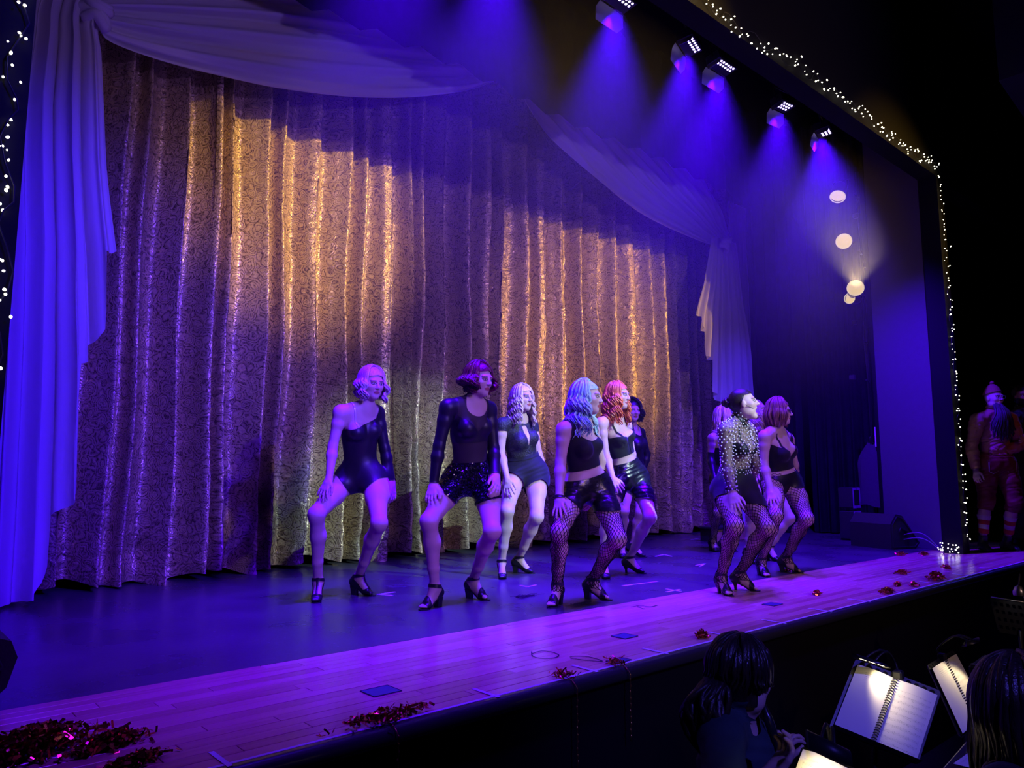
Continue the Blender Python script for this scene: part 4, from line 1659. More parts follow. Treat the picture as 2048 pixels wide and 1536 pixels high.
        for i in range(n):
            v, f_ = tube(P[i], rad[i], 5, True, 0.6)
            Vs.append(v)
            Fs += [[k + nv for k in ff] for ff in f_]
            nv += len(v)
        mesh('locks', np.concatenate(Vs), Fs, mat_, hairroot, True)
        return hairroot


def thing_part(parent, name):
    """an Empty that groups the pieces of a part, sitting at the same origin as its thing"""
    o = bpy.data.objects.new(name, None)
    o.empty_display_size = 0.05
    COL.objects.link(o)
    o.parent = parent
    return o


def pose(j, cam_conv, foot, pel=0.0, lean=0.0, thigh=0.43, ua=0.275, fa=0.245, hand=0.175, shw=0.34, hipw=0.19, signs=None, near='R', neckd=0.0, headd=-0.03, anz=0.13, footlen=0.135, z0=0.0, depth=None):
    """joints from pixels: every joint keeps its place in the picture, its depth follows from bone lengths"""
    sg = dict(knR=-1, knL=-1, elR=0, elL=1, wrR=-1, wrL=-1, tipR=-1, tipL=-1)
    sg.update(signs or {})
    px = {k: cam_conv(*v[:2]) for k, v in j.items()}
    r_, f_ = cam_axes()
    fw = f_ * math.cos(PITCH) + np.array([0, 0, math.sin(PITCH)])
    C0 = np.array([0, 0, EYE])
    dep = lambda p: float((p - C0) @ fw)
    J = {}
    for s in 'RL':
        if 'to' + s in px:
            t = at_z(*px['to' + s], z0 + 0.015)
            a = R(foot[0 if s == 'R' else 1])
            d = r_ * math.cos(a) + f_ * math.sin(a)
            J['to' + s] = t
            J['an' + s] = np.array([t[0], t[1], z0]) - d * footlen + np.array([0, 0, anz])
    Dp = depth if depth else 0.5 * (dep(J['anR']) + dep(J['anL'])) + pel

    def two(a, b, D, w):
        A, B = at_d(*px[a], D), at_d(*px[b], D)
        p = np.linalg.norm(A - B)
        dd = 0.5 * math.sqrt(max(0.0, w * w - p * p))
        if near == 'L':
            dd = -dd
        return at_d(*px[a], D - dd), at_d(*px[b], D + dd)

    J['hipR'], J['hipL'] = two('hipR', 'hipL', Dp, hipw)
    J['shR'], J['shL'] = two('shR', 'shL', Dp + lean, shw)
    J['neck'] = at_d(*px['neck'], Dp + lean + neckd)
    J['head'] = at_d(*px['head'], Dp + lean + neckd + headd)

    def bone(name, par, Ln):
        d = pray(*px[name])
        o = C0 - J[par]
        a, b, c = d @ d, 2 * d @ o, o @ o - Ln * Ln
        disc = b * b - 4 * a * c
        s_ = sg.get(name, 0)
        if disc <= 0 or s_ == 0:
            D = -b / (2 * a)
        else:
            D = (-b + s_ * math.sqrt(disc)) / (2 * a)
        J[name] = C0 + d * D

    for s in 'RL':
        bone('el' + s, 'sh' + s, ua)
        bone('wr' + s, 'el' + s, fa)
        bone('tip' + s, 'wr' + s, hand)
        if 'kn' + s in px:
            bone('kn' + s, 'hip' + s, thigh)
    return J


def crop(x0, y0, k):
    return lambda x, y: (x0 + x / k, y0 + y / k)


CA, CB, CC = crop(580, 700, 2.844), crop(960, 720, 2.955), crop(1320, 760, 3.34)


def cdir(right, near, upv=0.0):
    """a direction seen from the camera: right in the picture, towards the viewer, up"""
    r_, f_ = cam_axes()
    return nrm(r_ * right - f_ * near + np.array([0, 0, upv]))


M_SKIN = mat('skin', SKIN, 0.48, spec=0.35, attr=True, bump=0.03, bscale=150)
M_CLOTH = mat('black_jersey', (0.012, 0.012, 0.015), 0.72, spec=0.25, bump=0.12, bscale=200, sheen=0.1)
M_LYCRA = mat('black_lycra', (0.012, 0.012, 0.016), 0.42, spec=0.45, bump=0.06, bscale=60)
M_LEATHER = mat('black_leather', (0.012, 0.012, 0.014), 0.26, spec=0.6, bump=0.35, bscale=28)
M_SHOE = mat('black_shoe', (0.014, 0.014, 0.017), 0.35, spec=0.5, bump=0.04)
M_NET = mat('net_thread', (0.006, 0.006, 0.008), 0.8, spec=0.2)


def mat_sequin():
    m, t, b = nt('black_sequins')
    tc = N(t, 'ShaderNodeTexCoord')
    v = N(t, 'ShaderNodeTexVoronoi', i_Scale=110.0)
    t.links.new(tc.outputs['Object'], v.inputs['Vector'])
    b.inputs['Base Color'].default_value = (0.03, 0.03, 0.04, 1)
    b.inputs['Metallic'].default_value = 0.85
    b.inputs['Roughness'].default_value = 0.18
    ge = N(t, 'ShaderNodeNewGeometry')
    ma = N(t, 'ShaderNodeVectorMath', operation='MULTIPLY_ADD')
    t.links.new(v.outputs['Color'], ma.inputs[0])
    ma.inputs[1].default_value = (1.1, 1.1, 1.1)
    ma.inputs[2].default_value = (-0.55, -0.55, -0.55)
    ad = N(t, 'ShaderNodeVectorMath', operation='ADD')
    t.links.new(ge.outputs['Normal'], ad.inputs[0])
    t.links.new(ma.outputs[0], ad.inputs[1])
    no = N(t, 'ShaderNodeVectorMath', operation='NORMALIZE')
    t.links.new(ad.outputs[0], no.inputs[0])
    t.links.new(no.outputs[0], b.inputs['Normal'])
    sp = math_n(t, 'GREATER_THAN', v.outputs['Color'], 0.93)
    mx = N(t, 'ShaderNodeMix', data_type='RGBA')
    t.links.new(sp, mx.inputs['Factor'])
    mx.inputs['A'].default_value = (0.03, 0.03, 0.04, 1)
    mx.inputs['B'].default_value = (0.8, 0.8, 0.85, 1)
    t.links.new(mx.outputs['Result'], b.inputs['Base Color'])
    return m


def mat_mesh(name, alpha):
    m, t, b = nt(name)
    b.inputs['Base Color'].default_value = (0.012, 0.012, 0.015, 1)
    b.inputs['Roughness'].default_value = 0.7
    tp = N(t, 'ShaderNodeBsdfTransparent')
    mx = N(t, 'ShaderNodeMixShader')
    mx.inputs[0].default_value = alpha
    t.links.new(tp.outputs[0], mx.inputs[1])
    t.links.new(b.outputs[0], mx.inputs[2])
    t.links.new(mx.outputs[0], t.nodes['Material Output'].inputs['Surface'])
    return m


def mat_hair(name, col, col2=None, rough=0.38):
    m, t, b = nt(name)
    col2 = col2 or tuple(c * 0.6 for c in col)
    tc = N(t, 'ShaderNodeTexCoord')
    n = N(t, 'ShaderNodeTexNoise', i_Scale=26.0, i_Detail=4.0)
    mp = N(t, 'ShaderNodeMapping')
    mp.inputs['Scale'].default_value = (3, 3, 0.5)
    t.links.new(tc.outputs['Object'], mp.inputs['Vector'])
    t.links.new(mp.outputs[0], n.inputs['Vector'])
    c = ramp(t, n.outputs['Fac'], [(0.32, col2), (0.66, col)])
    t.links.new(c, b.inputs['Base Color'])
    b.inputs['Roughness'].default_value = rough
    b.inputs['Specular IOR Level'].default_value = 0.5
    b.inputs['Anisotropic'].default_value = 0.5
    bp = N(t, 'ShaderNodeBump', i_Strength=0.5, i_Distance=0.004)
    n2 = N(t, 'ShaderNodeTexNoise', i_Scale=90.0, i_Detail=2.0)
    t.links.new(mp.outputs[0], n2.inputs['Vector'])
    t.links.new(n2.outputs['Fac'], bp.inputs['Height'])
    t.links.new(bp.outputs[0], b.inputs['Normal'])
    return m


M_SEQUIN = mat_sequin()
M_MESH = mat_mesh('sheer_black_mesh', 0.80)
M_MESH2 = mat_mesh('sheer_black_net', 0.42)
# ------------------------------------------------------------------ the dancers
DBG = []


def dancer(key, J, **kw):
    # hands rest on the thighs: slide them towards the viewer until they clear the leg
    for s_ in 'RL':
        for jn, cl in (('wr', 0.034), ('tip', 0.022)):
            p = J[jn + s_]
            for _ in range(40):
                ok = True
                for q_ in 'RL':
                    a, b = J['hip' + q_], J['kn' + q_]
                    t = np.clip(np.dot(p - a, b - a) / np.dot(b - a, b - a), 0, 1.1)
                    if np.linalg.norm(p - a - (b - a) * t) < 0.090 - 0.030 * t + cl:
                        ok = False
                if ok:
                    break
                v = p - np.array([0, 0, EYE])
                away = 1 if (s_ == 'L') else -1
                p = p + nrm(v) * 0.008 * away
            J[jn + s_] = p
    H = Human('person', kw.pop('label'), J, kw.pop('face'), group='dancers in black', **kw)
    L_ = lambda a, b: float(np.linalg.norm(J[a] - J[b]))
    DBG.append((key, ['%s %.2f' % (n_, L_(a, b)) for n_, a, b in (('shinR', 'knR', 'anR'), ('shinL', 'knL', 'anL'), ('thR', 'hipR', 'knR'), ('thL', 'hipL', 'knL'), ('torso', 'shR', 'hipR'), ('uaR', 'shR', 'elR'), ('faR', 'elR', 'wrR'), ('shw', 'shR', 'shL'), ('hd', 'neck', 'head'))], round(float(J['head'][2]), 2), len(H.V)))
    return H


M_RED = mat_hair('dark_red_hair', (0.20, 0.012, 0.035), (0.06, 0.004, 0.012), 0.28)
M_BLONDE = mat_hair('pale_blonde_hair', (0.82, 0.70, 0.60), (0.60, 0.46, 0.38))
M_TEAL = mat_hair('mint_hair', (0.58, 0.88, 0.76), (0.24, 0.60, 0.58))
M_ORANGE = mat_hair('orange_hair', (0.90, 0.26, 0.06), (0.50, 0.10, 0.02))
M_DARKHAIR = mat_hair('dark_brown_hair', (0.035, 0.020, 0.016), (0.012, 0.008, 0.008), 0.32)
M_AUBURN = mat_hair('auburn_hair', (0.34, 0.16, 0.12), (0.14, 0.06, 0.05), 0.34)
M_PINKHAIR = mat_hair('rose_hair', (0.72, 0.42, 0.50), (0.48, 0.26, 0.34))
M_LILAC = mat_hair('lilac_blonde', (0.74, 0.58, 0.62), (0.48, 0.36, 0.40))
M_CURLBLACK = mat_hair('black_curls', (0.012, 0.010, 0.012), (0.004, 0.004, 0.005), 0.3)
THR, THL = cdir(0.9, 0.25, 0.15), cdir(-0.4, 0.9, 0)

# one-sleeved leotard, pale bob
j = dict(head=(466, 190), neck=(430, 325), shR=(288, 352), shL=(495, 357), elR=(243, 548), wrR=(222, 735), tipR=(160, 860), elL=(538, 560), wrL=(578, 755), tipL=(592, 868), hipR=(325, 735), hipL=(480, 730), knR=(150, 935), knL=(508, 985), toR=(148, 1428), toL=(472, 1388))
J = pose(j, CA, (-80, -25), pel=0.10, lean=-0.04)
J['handR'] = dict(thumb=THR, curl=0.25, spread=0.22)
J['handL'] = dict(thumb=THL, curl=0.3, spread=0.12)
H = dancer('d1', J, face=cdir(0.62, 0.72, -0.16), label='dancer in one-sleeved black leotard with a pale wavy bob, first from the near drape')
nk = np.where(H.tz > 0.2, -H.sz - 0.075 - 0.30 * H.tx, 1.0)     # slants from the bare right shoulder up to the left
f = np.minimum.reduce([H.bottoms(2.0, 0.20, 0.14), nk, np.where(H.tz > 0.2, H.trunk(0.0), 1.0)])
f2 = np.minimum.reduce([nk, np.where(H.tx < 0, H.trunk(0.03), -1), H.tz - 0.2])
f = np.maximum.reduce([np.where(np.isin(H.own, ['neck', 'head']), -1, f), np.where(np.isin(H.own, ['neck', 'head']), -1, f2), np.minimum(H.sleeve('L', 1.93), np.where(H.U['armL'] > 0.15, 1, H.round_neck(0.10)))])
H.wear('leotard', f, 0.005, M_LYCRA)
H.wear('shoulder_strap', np.where(H.limb('torso') & (H.sz > -0.15), 0.005 - np.abs(H.tx - 0.075), -1), 0.004, mat('clear_strap', (0.6, 0.6, 0.65), 0.2))
for s in 'RL':
    H.shoe(s, 'tbar', M_SHOE)
H.hair(M_LILAC, n=230, length=0.135, wave=0.016, freq=1.6, flare=0.22, face=52, lock=0.011, curl_end=0.012, seed=2, front=0.15)

# sheer long-sleeved top, sequin shorts, dark red curls
j = dict(head=(1078, 168), neck=(1040, 297), shR=(897, 324), shL=(1130, 335), elR=(848, 545), wrR=(815, 765), tipR=(785, 888), elL=(1158, 560), wrL=(1170, 720), tipL=(1178, 820), hipR=(945, 740), hipL=(1115, 750), knR=(790, 975), knL=(1150, 1030), toR=(748, 1468), toL=(1125, 1412))
J = pose(j, CA, (-125, -35), pel=0.10, lean=-0.03, shw=0.36, hipw=0.21)
J['handR'] = dict(thumb=THR, curl=0.35, spread=0.10)
J['handL'] = dict(thumb=THL, curl=0.4, spread=0.08)
H = dancer('d2', J, face=cdir(0.74, 0.62, -0.14), bw=1.04, lw=1.03, label='dancer with dark red curled bob, sheer black long-sleeved top and sequin shorts')
nk = H.round_neck(0.092, 0.025, 0.02)
for s in 'RL':
    H.wear('sleeve', np.minimum(H.sleeve(s, 1.95), nk), 0.005, M_LYCRA)
cover = np.minimum.reduce([H.trunk(0.015), H.tz - 0.03, nk])
H.wear('sheer_top', cover, 0.004, M_MESH, label='sheer black mesh bodice')
H.wear('bust_panel', np.minimum.reduce([cover, np.where(H.ty > 0, -H.sz - 0.16 + 1.0 * np.abs(H.tx), -H.sz), H.sz + 0.235]), 0.006, M_LYCRA)
H.wear('sequin_shorts', H.bottoms(0.145, 0.36, 0.05), 0.010, M_SEQUIN, ripple=0.002, label='glittering black sequin shorts')
for s in 'RL':
    H.shoe(s, 'sandal', M_SHOE)
H.hair(M_RED, n=260, length=0.115, wave=0.020, freq=1.7, flare=0.12, face=56, lock=0.011, curl_end=0.030, seed=5, vol=1.12)

# lace top, wrap skort, long pale hair
j = dict(head=(252, 226), neck=(235, 345), shR=(128, 380), shL=(305, 388), elR=(122, 550), wrR=(160, 700), tipR=(172, 815), elL=(345, 560), wrL=(372, 680), tipL=(385, 760), hipR=(200, 665), hipL=(335, 665), knR=(160, 890), knL=(335, 925), toR=(135, 1288), toL=(315, 1252))
J = pose(j, CB, (-85, -15), pel=0.10, lean=-0.03, shw=0.36, hipw=0.21)
J['handR'] = dict(thumb=THR, curl=0.25, spread=0.2)
J['handL'] = dict(thumb=THL)
H = dancer('d3', J, face=cdir(0.68, 0.68, -0.02), bw=1.10, lw=1.08, bust=1.12, label='dancer with long pale wavy hair in black lace top and wrap skort')
nk = H.round_neck(0.075, 0.01, 0.0)
tr = np.minimum.reduce([H.trunk(0.02), H.tz - 0.04, nk])
cap_ = np.minimum(np.maximum(H.sleeve('R', 0.22), H.sleeve('L', 0.22)), nk)
keyh = np.where((H.ty > 0) & (H.sz < -0.01), np.maximum(np.abs(H.tx) - 0.026 * np.clip((0.20 + H.sz) / 0.1, 0, 1), -(H.sz + 0.2)), 1)
M_LACE = mat('black_lace', (0.016, 0.016, 0.022), 0.6, bump=0.8, bscale=70)
H.wear('lace_top', np.minimum(np.maximum(tr, cap_), keyh), 0.006, M_LACE, ripple=0.001)
side = (H.V - H.hc) @ H.hr
sk = np.minimum.reduce([0.16 - H.tz, (0.30 + 1.3 * np.clip(0.03 - np.abs(side - 0.02), -0.1, 0.04) - np.minimum(H.U['legR'], H.U['legL'])) * 0.43, H.trunk_legs()])
sk = np.where(np.isin(H.own, ['legR', 'legL', 'torso']), sk, -1)
H.wear('wrap_skort', sk, 0.016, M_CLOTH, ripple=0.002)
H.wear('waist_tie', np.where(np.isin(H.own, ['torso']), 0.016 - np.abs(H.tz - 0.15), -1), 0.020, M_CLOTH)
for s in 'RL':
    H.shoe(s, 'pump', M_SHOE)
H.hair(M_BLONDE, n=270, length=0.25, wave=0.012, freq=3.4, flare=0.14, face=50, lock=0.0105, seed=7, vol=1.12)

# crop tank, leather shorts, fishnets, long mint hair
j = dict(head=(634, 222), neck=(600, 362), shR=(495, 410), shL=(658, 410), elR=(476, 605), wrR=(468, 810), tipR=(462, 965), elL=(715, 600), wrL=(665, 800), tipL=(625, 905), hipR=(565, 755), hipL=(705, 750), knR=(470, 1015), knL=(815, 1055), toR=(415, 1452), toL=(768, 1408))
J = pose(j, CB, (-115, -25), pel=0.12, lean=-0.04, signs=dict(elL=1, wrL=0), thigh=0.44)
J['handR'] = dict(thumb=cdir(0.9, 0.4, 0.3), curl=0.15, spread=0.25)
J['handL'] = dict(thumb=THL)
H = dancer('d4', J, face=cdir(0.95, 0.32, -0.04), lw=1.05, label='dancer with long mint hair, black crop tank, leather shorts and fishnets')
H.wear('tank_top', np.minimum.reduce([H.trunk(0.0), H.tz - 0.15, H.round_neck(0.125, 0.055, 0.02)]), 0.005, M_CLOTH)
H.wear('leather_shorts', H.bottoms(0.09, 0.42, 0.05), 0.008, M_LEATHER, ripple=0.0015)
H.wear('waistband', np.where(np.isin(H.own, ['torso', 'legR', 'legL']), np.minimum(0.014 - np.abs(H.tz - 0.072), H.trunk_legs()), -1), 0.011, M_LEATHER)
H.wear('bracelet', np.where(np.isin(H.own, ['armR', 'handR']), 0.010 - np.abs((H.V - H.J['wrR']) @ nrm(H.J['wrR'] - H.J['elR'])), -1), 0.005, M_SHOE, ripple=0.001)
H.fishnet(M_NET, t0=0.13)
for s in 'RL':
    H.shoe(s, 'sandal', M_SHOE)
H.hair(M_TEAL, n=270, length=0.29, wave=0.019, freq=2.4, flare=0.15, face=68, lock=0.0105, seed=11, vol=1.12)

# corset crop top, high leather shorts, orange hair
j = dict(head=(818, 212), neck=(795, 340), shR=(714, 374), shL=(862, 385), elR=(742, 555), wrR=(785, 700), tipR=(828, 785), elL=(900, 560), wrL=(905, 690), tipL=(890, 780), hipR=(828, 690), hipL=(935, 690), knR=(745, 930), knL=(1005, 930), toR=(752, 1288), toL=(972, 1252))
J = pose(j, CB, (-85, -18), pel=0.10, lean=-0.03, shw=0.35, thigh=0.44, signs=dict(elL=1, wrL=1, tipL=1))
J['handR'] = dict(thumb=THR, curl=0.22, spread=0.18)
J['handL'] = dict(thumb=THL)
H = dancer('d5', J, face=cdir(0.84, 0.54, -0.05), label='dancer with long orange hair, black bustier and high-waisted leather shorts')
H.wear('bustier', H.top(0.21, np.maximum(H.vneck(0.14, 0.35, 0.14), np.minimum(H.straps(0.088, 0.006), 0.06 - H.sz)), 0.0), 0.006, M_CLOTH, label='black bustier with seams')
H.wear('bustier_seam', np.where(np.isin(H.own, ['torso']) & (H.ty > 0), np.minimum(H.top(0.215, H.vneck(0.145, 0.35)), np.maximum(0.004 - np.abs(H.tx), 0.003 - np.abs(H.sz + 0.19 - 1.2 * np.abs(np.abs(H.tx) - 0.07)))), -1), 0.009, M_LYCRA)
H.wear('leather_shorts', H.bottoms(0.15, 0.52, 0.04), 0.012, M_LEATHER, ripple=0.003)
H.wear('waistband', np.where(np.isin(H.own, ['torso']), np.minimum(0.02 - np.abs(H.tz - 0.13), H.trunk_legs()), -1), 0.016, M_LEATHER, ripple=0.002)
for s in 'RL':
    H.shoe(s, 'pump', M_SHOE, 'slim')
H.hair(M_ORANGE, n=270, length=0.27, wave=0.017, freq=2.6, flare=0.15, face=54, lock=0.0105, seed=13, vol=1.12)

# dancer half hidden behind the orange hair
j = dict(head=(898, 302), neck=(900, 400), shR=(862, 425), shL=(945, 430), elR=(850, 580), wrR=(860, 700), tipR=(865, 790), elL=(985, 560), wrL=(960, 670), tipL=(945, 740), hipR=(872, 690), hipL=(950, 690), knR=(850, 890), knL=(950, 900), toR=(850, 1165), toL=(978, 1158))
J = pose(j, CB, (-90, -10), pel=0.10, shw=0.34)
J['handR'] = J['handL'] = dict(thumb=THL)
H = dancer('d9', J, face=cdir(0.35, 0.9, -0.05), h=0.009, fine=0.0045, label='dancer with black curls mostly hidden behind the orange-haired dancer')
f = np.minimum(np.maximum.reduce([np.minimum(H.bottoms(2, 0.5, 0), H.trunk(0.02) + 1.0 * (H.tz < 0.2)), H.sleeve('R', 1.9), H.sleeve('L', 1.9)]), H.round_neck(0.09, 0.03, 0.02))
f = np.where(H.own == 'head', -1, f)
H.wear('black_dress', f, 0.008, M_LYCRA)
for s in 'RL':
    H.shoe(s, 'pump', M_SHOE)
H.hair(M_CURLBLACK, n=330, length=0.13, wave=0.022, freq=4.5, flare=0.10, face=50, lock=0.012, seed=17, vol=1.28, curl_end=0.012)

# the singer: pearl mesh top, shorts, fishnets, dark bun
j = dict(head=(560, 158), neck=(520, 280), shR=(438, 335), shL=(585, 340), elR=(450, 560), wrR=(490, 765), tipR=(522, 888), elL=(635, 560), wrL=(600, 700), tipL=(590, 790), hipR=(432, 725), hipL=(555, 715), knR=(500, 975), knL=(715, 985), toR=(475, 1432), toL=(655, 1398))
J = pose(j, CC, (-75, -22), pel=0.12, lean=-0.02, shw=0.34, thigh=0.43, signs=dict(elL=1, wrL=1, tipL=1))
J['handR'] = dict(thumb=cdir(0.8, 0.5, 0.2), curl=0.3, spread=0.15)
J['handL'] = dict(thumb=THL)
H = dancer('d6', J, face=cdir(0.93, 0.30, 0.20), hup=cdir(-0.20, -0.05, 1.0), lw=1.05, mouth=True, label='singer with dark hair in a bun, pearl-studded sheer top and fishnets, mouth wide open')
nk = H.round_neck(0.066, 0.005, -0.01)
net_f = np.minimum(np.maximum.reduce([np.minimum(H.trunk(0.02), H.tz - 0.12), H.sleeve('R', 1.9), H.sleeve('L', 1.9)]), nk)
pearl_net = H.wear('sheer_top', net_f, 0.006, M_MESH2, label='sheer black net top')
H.wear('neck_binding', np.where(np.isin(H.own, ['torso', 'neck']), 0.004 - np.abs(nk - 0.003), -1), 0.008, M_LYCRA)
H.wear('bra', H.top(0.28, np.maximum(H.vneck(0.17, 0.75, 0.17), np.minimum(H.straps(0.085, 0.006), 0.05 - H.sz)), 0.0), 0.004, M_LYCRA)
for s in 'RL':
    H.wear('cuff', H.sleeve(s, 1.91, 1.85), 0.008, M_LYCRA)
H.wear('shorts', H.bottoms(0.165, 0.42, 0.08), 0.009, M_CLOTH)
H.fishnet(M_NET, nst=15)
for s in 'RL':
    H.shoe(s, 'strappy', M_SHOE, 'slim')
hr_ = H.hair(M_DARKHAIR, n=0, up=True)
bc = H.L(0, -0.122, 0.035)
mb = MB()
for i in range(5):
    a = np.linspace(0, 2 * PI, 22)
    rr_ = 0.030 - 0.005 * i
    mb.tube([bc + H.ha * math.cos(q) * rr_ + H.hu * math.sin(q) * rr_ - H.fd * (0.006 * i + 0.006 * math.sin(3 * q + i)) for q in a], 0.013, 7)
mb.build('bun', M_DARKHAIR, hr_, True)
me_ = pearl_net.data
pts_v = np.array([v.co for v in me_.vertices])
pts_n = np.array([v.normal for v in me_.vertices])
order = rng.permutation(len(pts_v))
chosen = []
cellset = {}
for i in order:
    p = pts_v[i]
    c_ = tuple((p / 0.030).astype(int))
    ok = True
    for dx in (-1, 0, 1):
        for dy in (-1, 0, 1):
            for dz in (-1, 0, 1):
                for q in cellset.get((c_[0] + dx, c_[1] + dy, c_[2] + dz), ()):
                    if ((p - q) ** 2).sum() < 0.0245 ** 2:
                        ok = False
    if ok:
        cellset.setdefault(c_, []).append(p)
        chosen.append(i)
mb = MB()
off_ = ROOTLOC[H.root.name]
for i in chosen:
    mb.sphere(pts_v[i] + pts_n[i] * 0.004 + off_, 0.0056 * (0.8 + 0.4 * rng.random()), 6, 4)
pe = mb.build('pearls', mat('pearl', (0.85, 0.83, 0.80), 0.25, spec=0.6), H.root, True)
pe['kind'] = 'stuff'
pe['label'] = 'white pearls studded over the sheer top'
# headset microphone
MB().tube(catmull([H.L(0.080, 0.0, -0.005), H.L(0.072, 0.03, -0.035), H.L(0.058, 0.062, -0.055)], 8), 0.0018, 5).build('headset_microphone', M_SHOE, H.root, True)

# camisole, briefs, fishnets, auburn bob and glasses
j = dict(head=(800, 213), neck=(775, 325), shR=(698, 375), shL=(855, 395), elR=(695, 560), wrR=(738, 745), tipR=(764, 872), elL=(900, 570), wrL=(895, 700), tipL=(885, 790), hipR=(752, 690), hipL=(875, 680), knR=(772, 905), knL=(980, 925), toR=(722, 1308), toL=(945, 1278))
J = pose(j, CC, (-85, -22), pel=0.10, lean=-0.03, shw=0.36, hipw=0.21, thigh=0.43, signs=dict(elL=1, wrL=1, tipL=0))
J['handR'] = dict(thumb=THR, curl=0.2, spread=0.2)
J['handL'] = dict(thumb=THL)
H = dancer('d7', J, face=cdir(0.90, 0.44, -0.02), bw=1.08, lw=1.08, bust=1.08, label='dancer with auburn bob and glasses in black camisole, briefs and fishnets')
H.wear('camisole', H.top(0.135, np.maximum(H.vneck(0.17, 0.95, 0.12), np.minimum(H.straps(0.088, 0.006), 0.06 - H.sz)), 0.0), 0.006, M_CLOTH)
H.wear('briefs', H.bottoms(0.10, 0.24, 0.17), 0.006, M_LYCRA)
H.fishnet(M_NET, nst=15, t0=0.055)
for s in 'RL':
    H.shoe(s, 'sandal', M_SHOE)
H.hair(M_AUBURN, n=230, length=0.15, wave=0.004, freq=1.0, flare=0.10, face=50, lock=0.011, seed=23, vol=1.13, curl_end=0.012)
gl = thing_part(H.root, 'eyeglasses')
for s in (1, -1):
    ring = [H.L(s * (0.033 + 0.023 * math.cos(a)), 0.096 - 0.10 * (0.033 + 0.023 * math.cos(a)) ** 2 / 0.05, 0.002 + 0.018 * math.sin(a)) for a in np.linspace(0, 2 * PI, 20)]
    MB().tube(ring, 0.0026, 5).build('rim', M_SHOE, gl, True)
    MB().tube([H.L(s * 0.056, 0.088, 0.006), H.L(s * 0.074, 0.05, 0.006), H.L(s * 0.079, -0.01, 0.002)], 0.0022, 5).build('temple', M_SHOE, gl, True)
MB().tube([H.L(0.010, 0.098, 0.006), H.L(-0.010, 0.098, 0.006)], 0.0022, 5).build('bridge', M_SHOE, gl, True)

# dancer behind the singer, seen from behind
j = dict(head=(430, 245), neck=(405, 345), shR=(348, 388), shL=(465, 388), elR=(338, 520), wrR=(362, 640), tipR=(375, 720), elL=(500, 520), wrL=(500, 640), tipL=(500, 720), hipR=(390, 650), hipL=(470, 650), knR=(388, 880), knL=(480, 890), toR=(385, 1142), toL=(510, 1140))
J = pose(j, CC, (-80, -10), pel=0.08, shw=0.33)
J['handR'] = J['handL'] = dict(thumb=THR)
H = dancer('d8', J, face=cdir(0.88, -0.10, 0.0), h=0.009, fine=0.0045, label='dancer with long rose hair and long black gloves behind the singer')
f = np.where(np.isin(H.own, ['neck', 'head', 'armR', 'armL', 'handR', 'handL']), -1, np.minimum(H.bottoms(2, 0.25, 0.1), np.where(H.tz > 0.2, -H.sz - 0.10, 1)))
H.wear('black_leotard', f, 0.006, M_LYCRA)
for s in 'RL':
    H.wear('long_glove', H.sleeve(s, 3.5, 0.72), 0.004, M_LYCRA)
H.fishnet(M_NET, nst=14)
for s in 'RL':
    H.shoe(s, 'pump', M_SHOE)
H.hair(M_PINKHAIR, n=150, length=0.28, wave=0.006, freq=2, flare=0.10, face=60, lock=0.0105, seed=29, vol=1.1)

# dancer between the singer and the one with glasses
j = dict(head=(652, 222), neck=(650, 320), shR=(602, 360), shL=(685, 365), elR=(600, 500), wrR=(615, 610), tipR=(625, 690), elL=(720, 500), wrL=(720, 620), tipL=(720, 700), hipR=(630, 650), hipL=(715, 650), knR=(610, 900), knL=(862, 925), toR=(648, 1222), toL=(800, 1205))
J = pose(j, CC, (-70, -60), pel=0.12, shw=0.33)
J['handR'] = J['handL'] = dict(thumb=THR)
H = dancer('d10', J, face=cdir(0.8, 0.5, 0), h=0.009, fine=0.0045, label='bare-legged dancer with lilac waves half hidden between the singer and the glasses wearer')
H.wear('crop_top', H.top(0.2, np.maximum(H.scoop(0.10), np.minimum(H.straps(0.085, 0.012), 0.06 - H.sz))), 0.006, M_CLOTH)
H.wear('shorts', H.bottoms(0.13, 0.25, 0.05), 0.008, M_CLOTH)
for s in 'RL':
    H.shoe(s, 'pump', M_SHOE)
H.hair(M_PINKHAIR, n=150, length=0.24, wave=0.014, freq=3, flare=0.15, face=55, lock=0.0105, seed=31, vol=1.12)
for _d in DBG:
    print('HUMANS', _d)
# ------------------------------------------------------------------ men waiting beside the proscenium column
CW = crop(1640, 740, 3.657)
M_SHIRT = mat('rust_shirt', (0.42, 0.20, 0.13), 0.8, bump=0.25, bscale=30)
M_LEDER = mat('dark_red_leather', (0.16, 0.018, 0.015), 0.6, bump=0.15, bscale=60)
M_BEARD = mat_hair('dark_beard', (0.05, 0.04, 0.06), (0.02, 0.015, 0.03), 0.6)
M_STITCH = mat('pale_stitch', (0.55, 0.5, 0.45), 0.6)
j = dict(head=(1272, 205), neck=(1272, 318), shR=(1152, 362), shL=(1390, 358), elR=(1108, 560), wrR=(1140, 735), tipR=(1150, 835), elL=(1470, 545), wrL=(1345, 610), tipL=(1262, 590), hipR=(1215, 690), hipL=(1350, 690), knR=(1218, 950), knL=(1425, 960), toR=(1238, 1325), toL=(1462, 1318))
J = pose(j, CW, (-100, -70), pel=0.02, shw=0.40, hipw=0.20, thigh=0.44, ua=0.30, fa=0.26, signs=dict(knR=0, knL=0, elR=0, wrR=-1, elL=1, wrL=-1), anz=0.08, footlen=0.16)
J['handR'] = dict(thumb=cdir(0.5, 0.8, 0), curl=0.7, spread=0.05, size=1.1)
J['handL'] = dict(thumb=cdir(0, 0.3, 1), curl=0.3, spread=0.1, size=1.1)
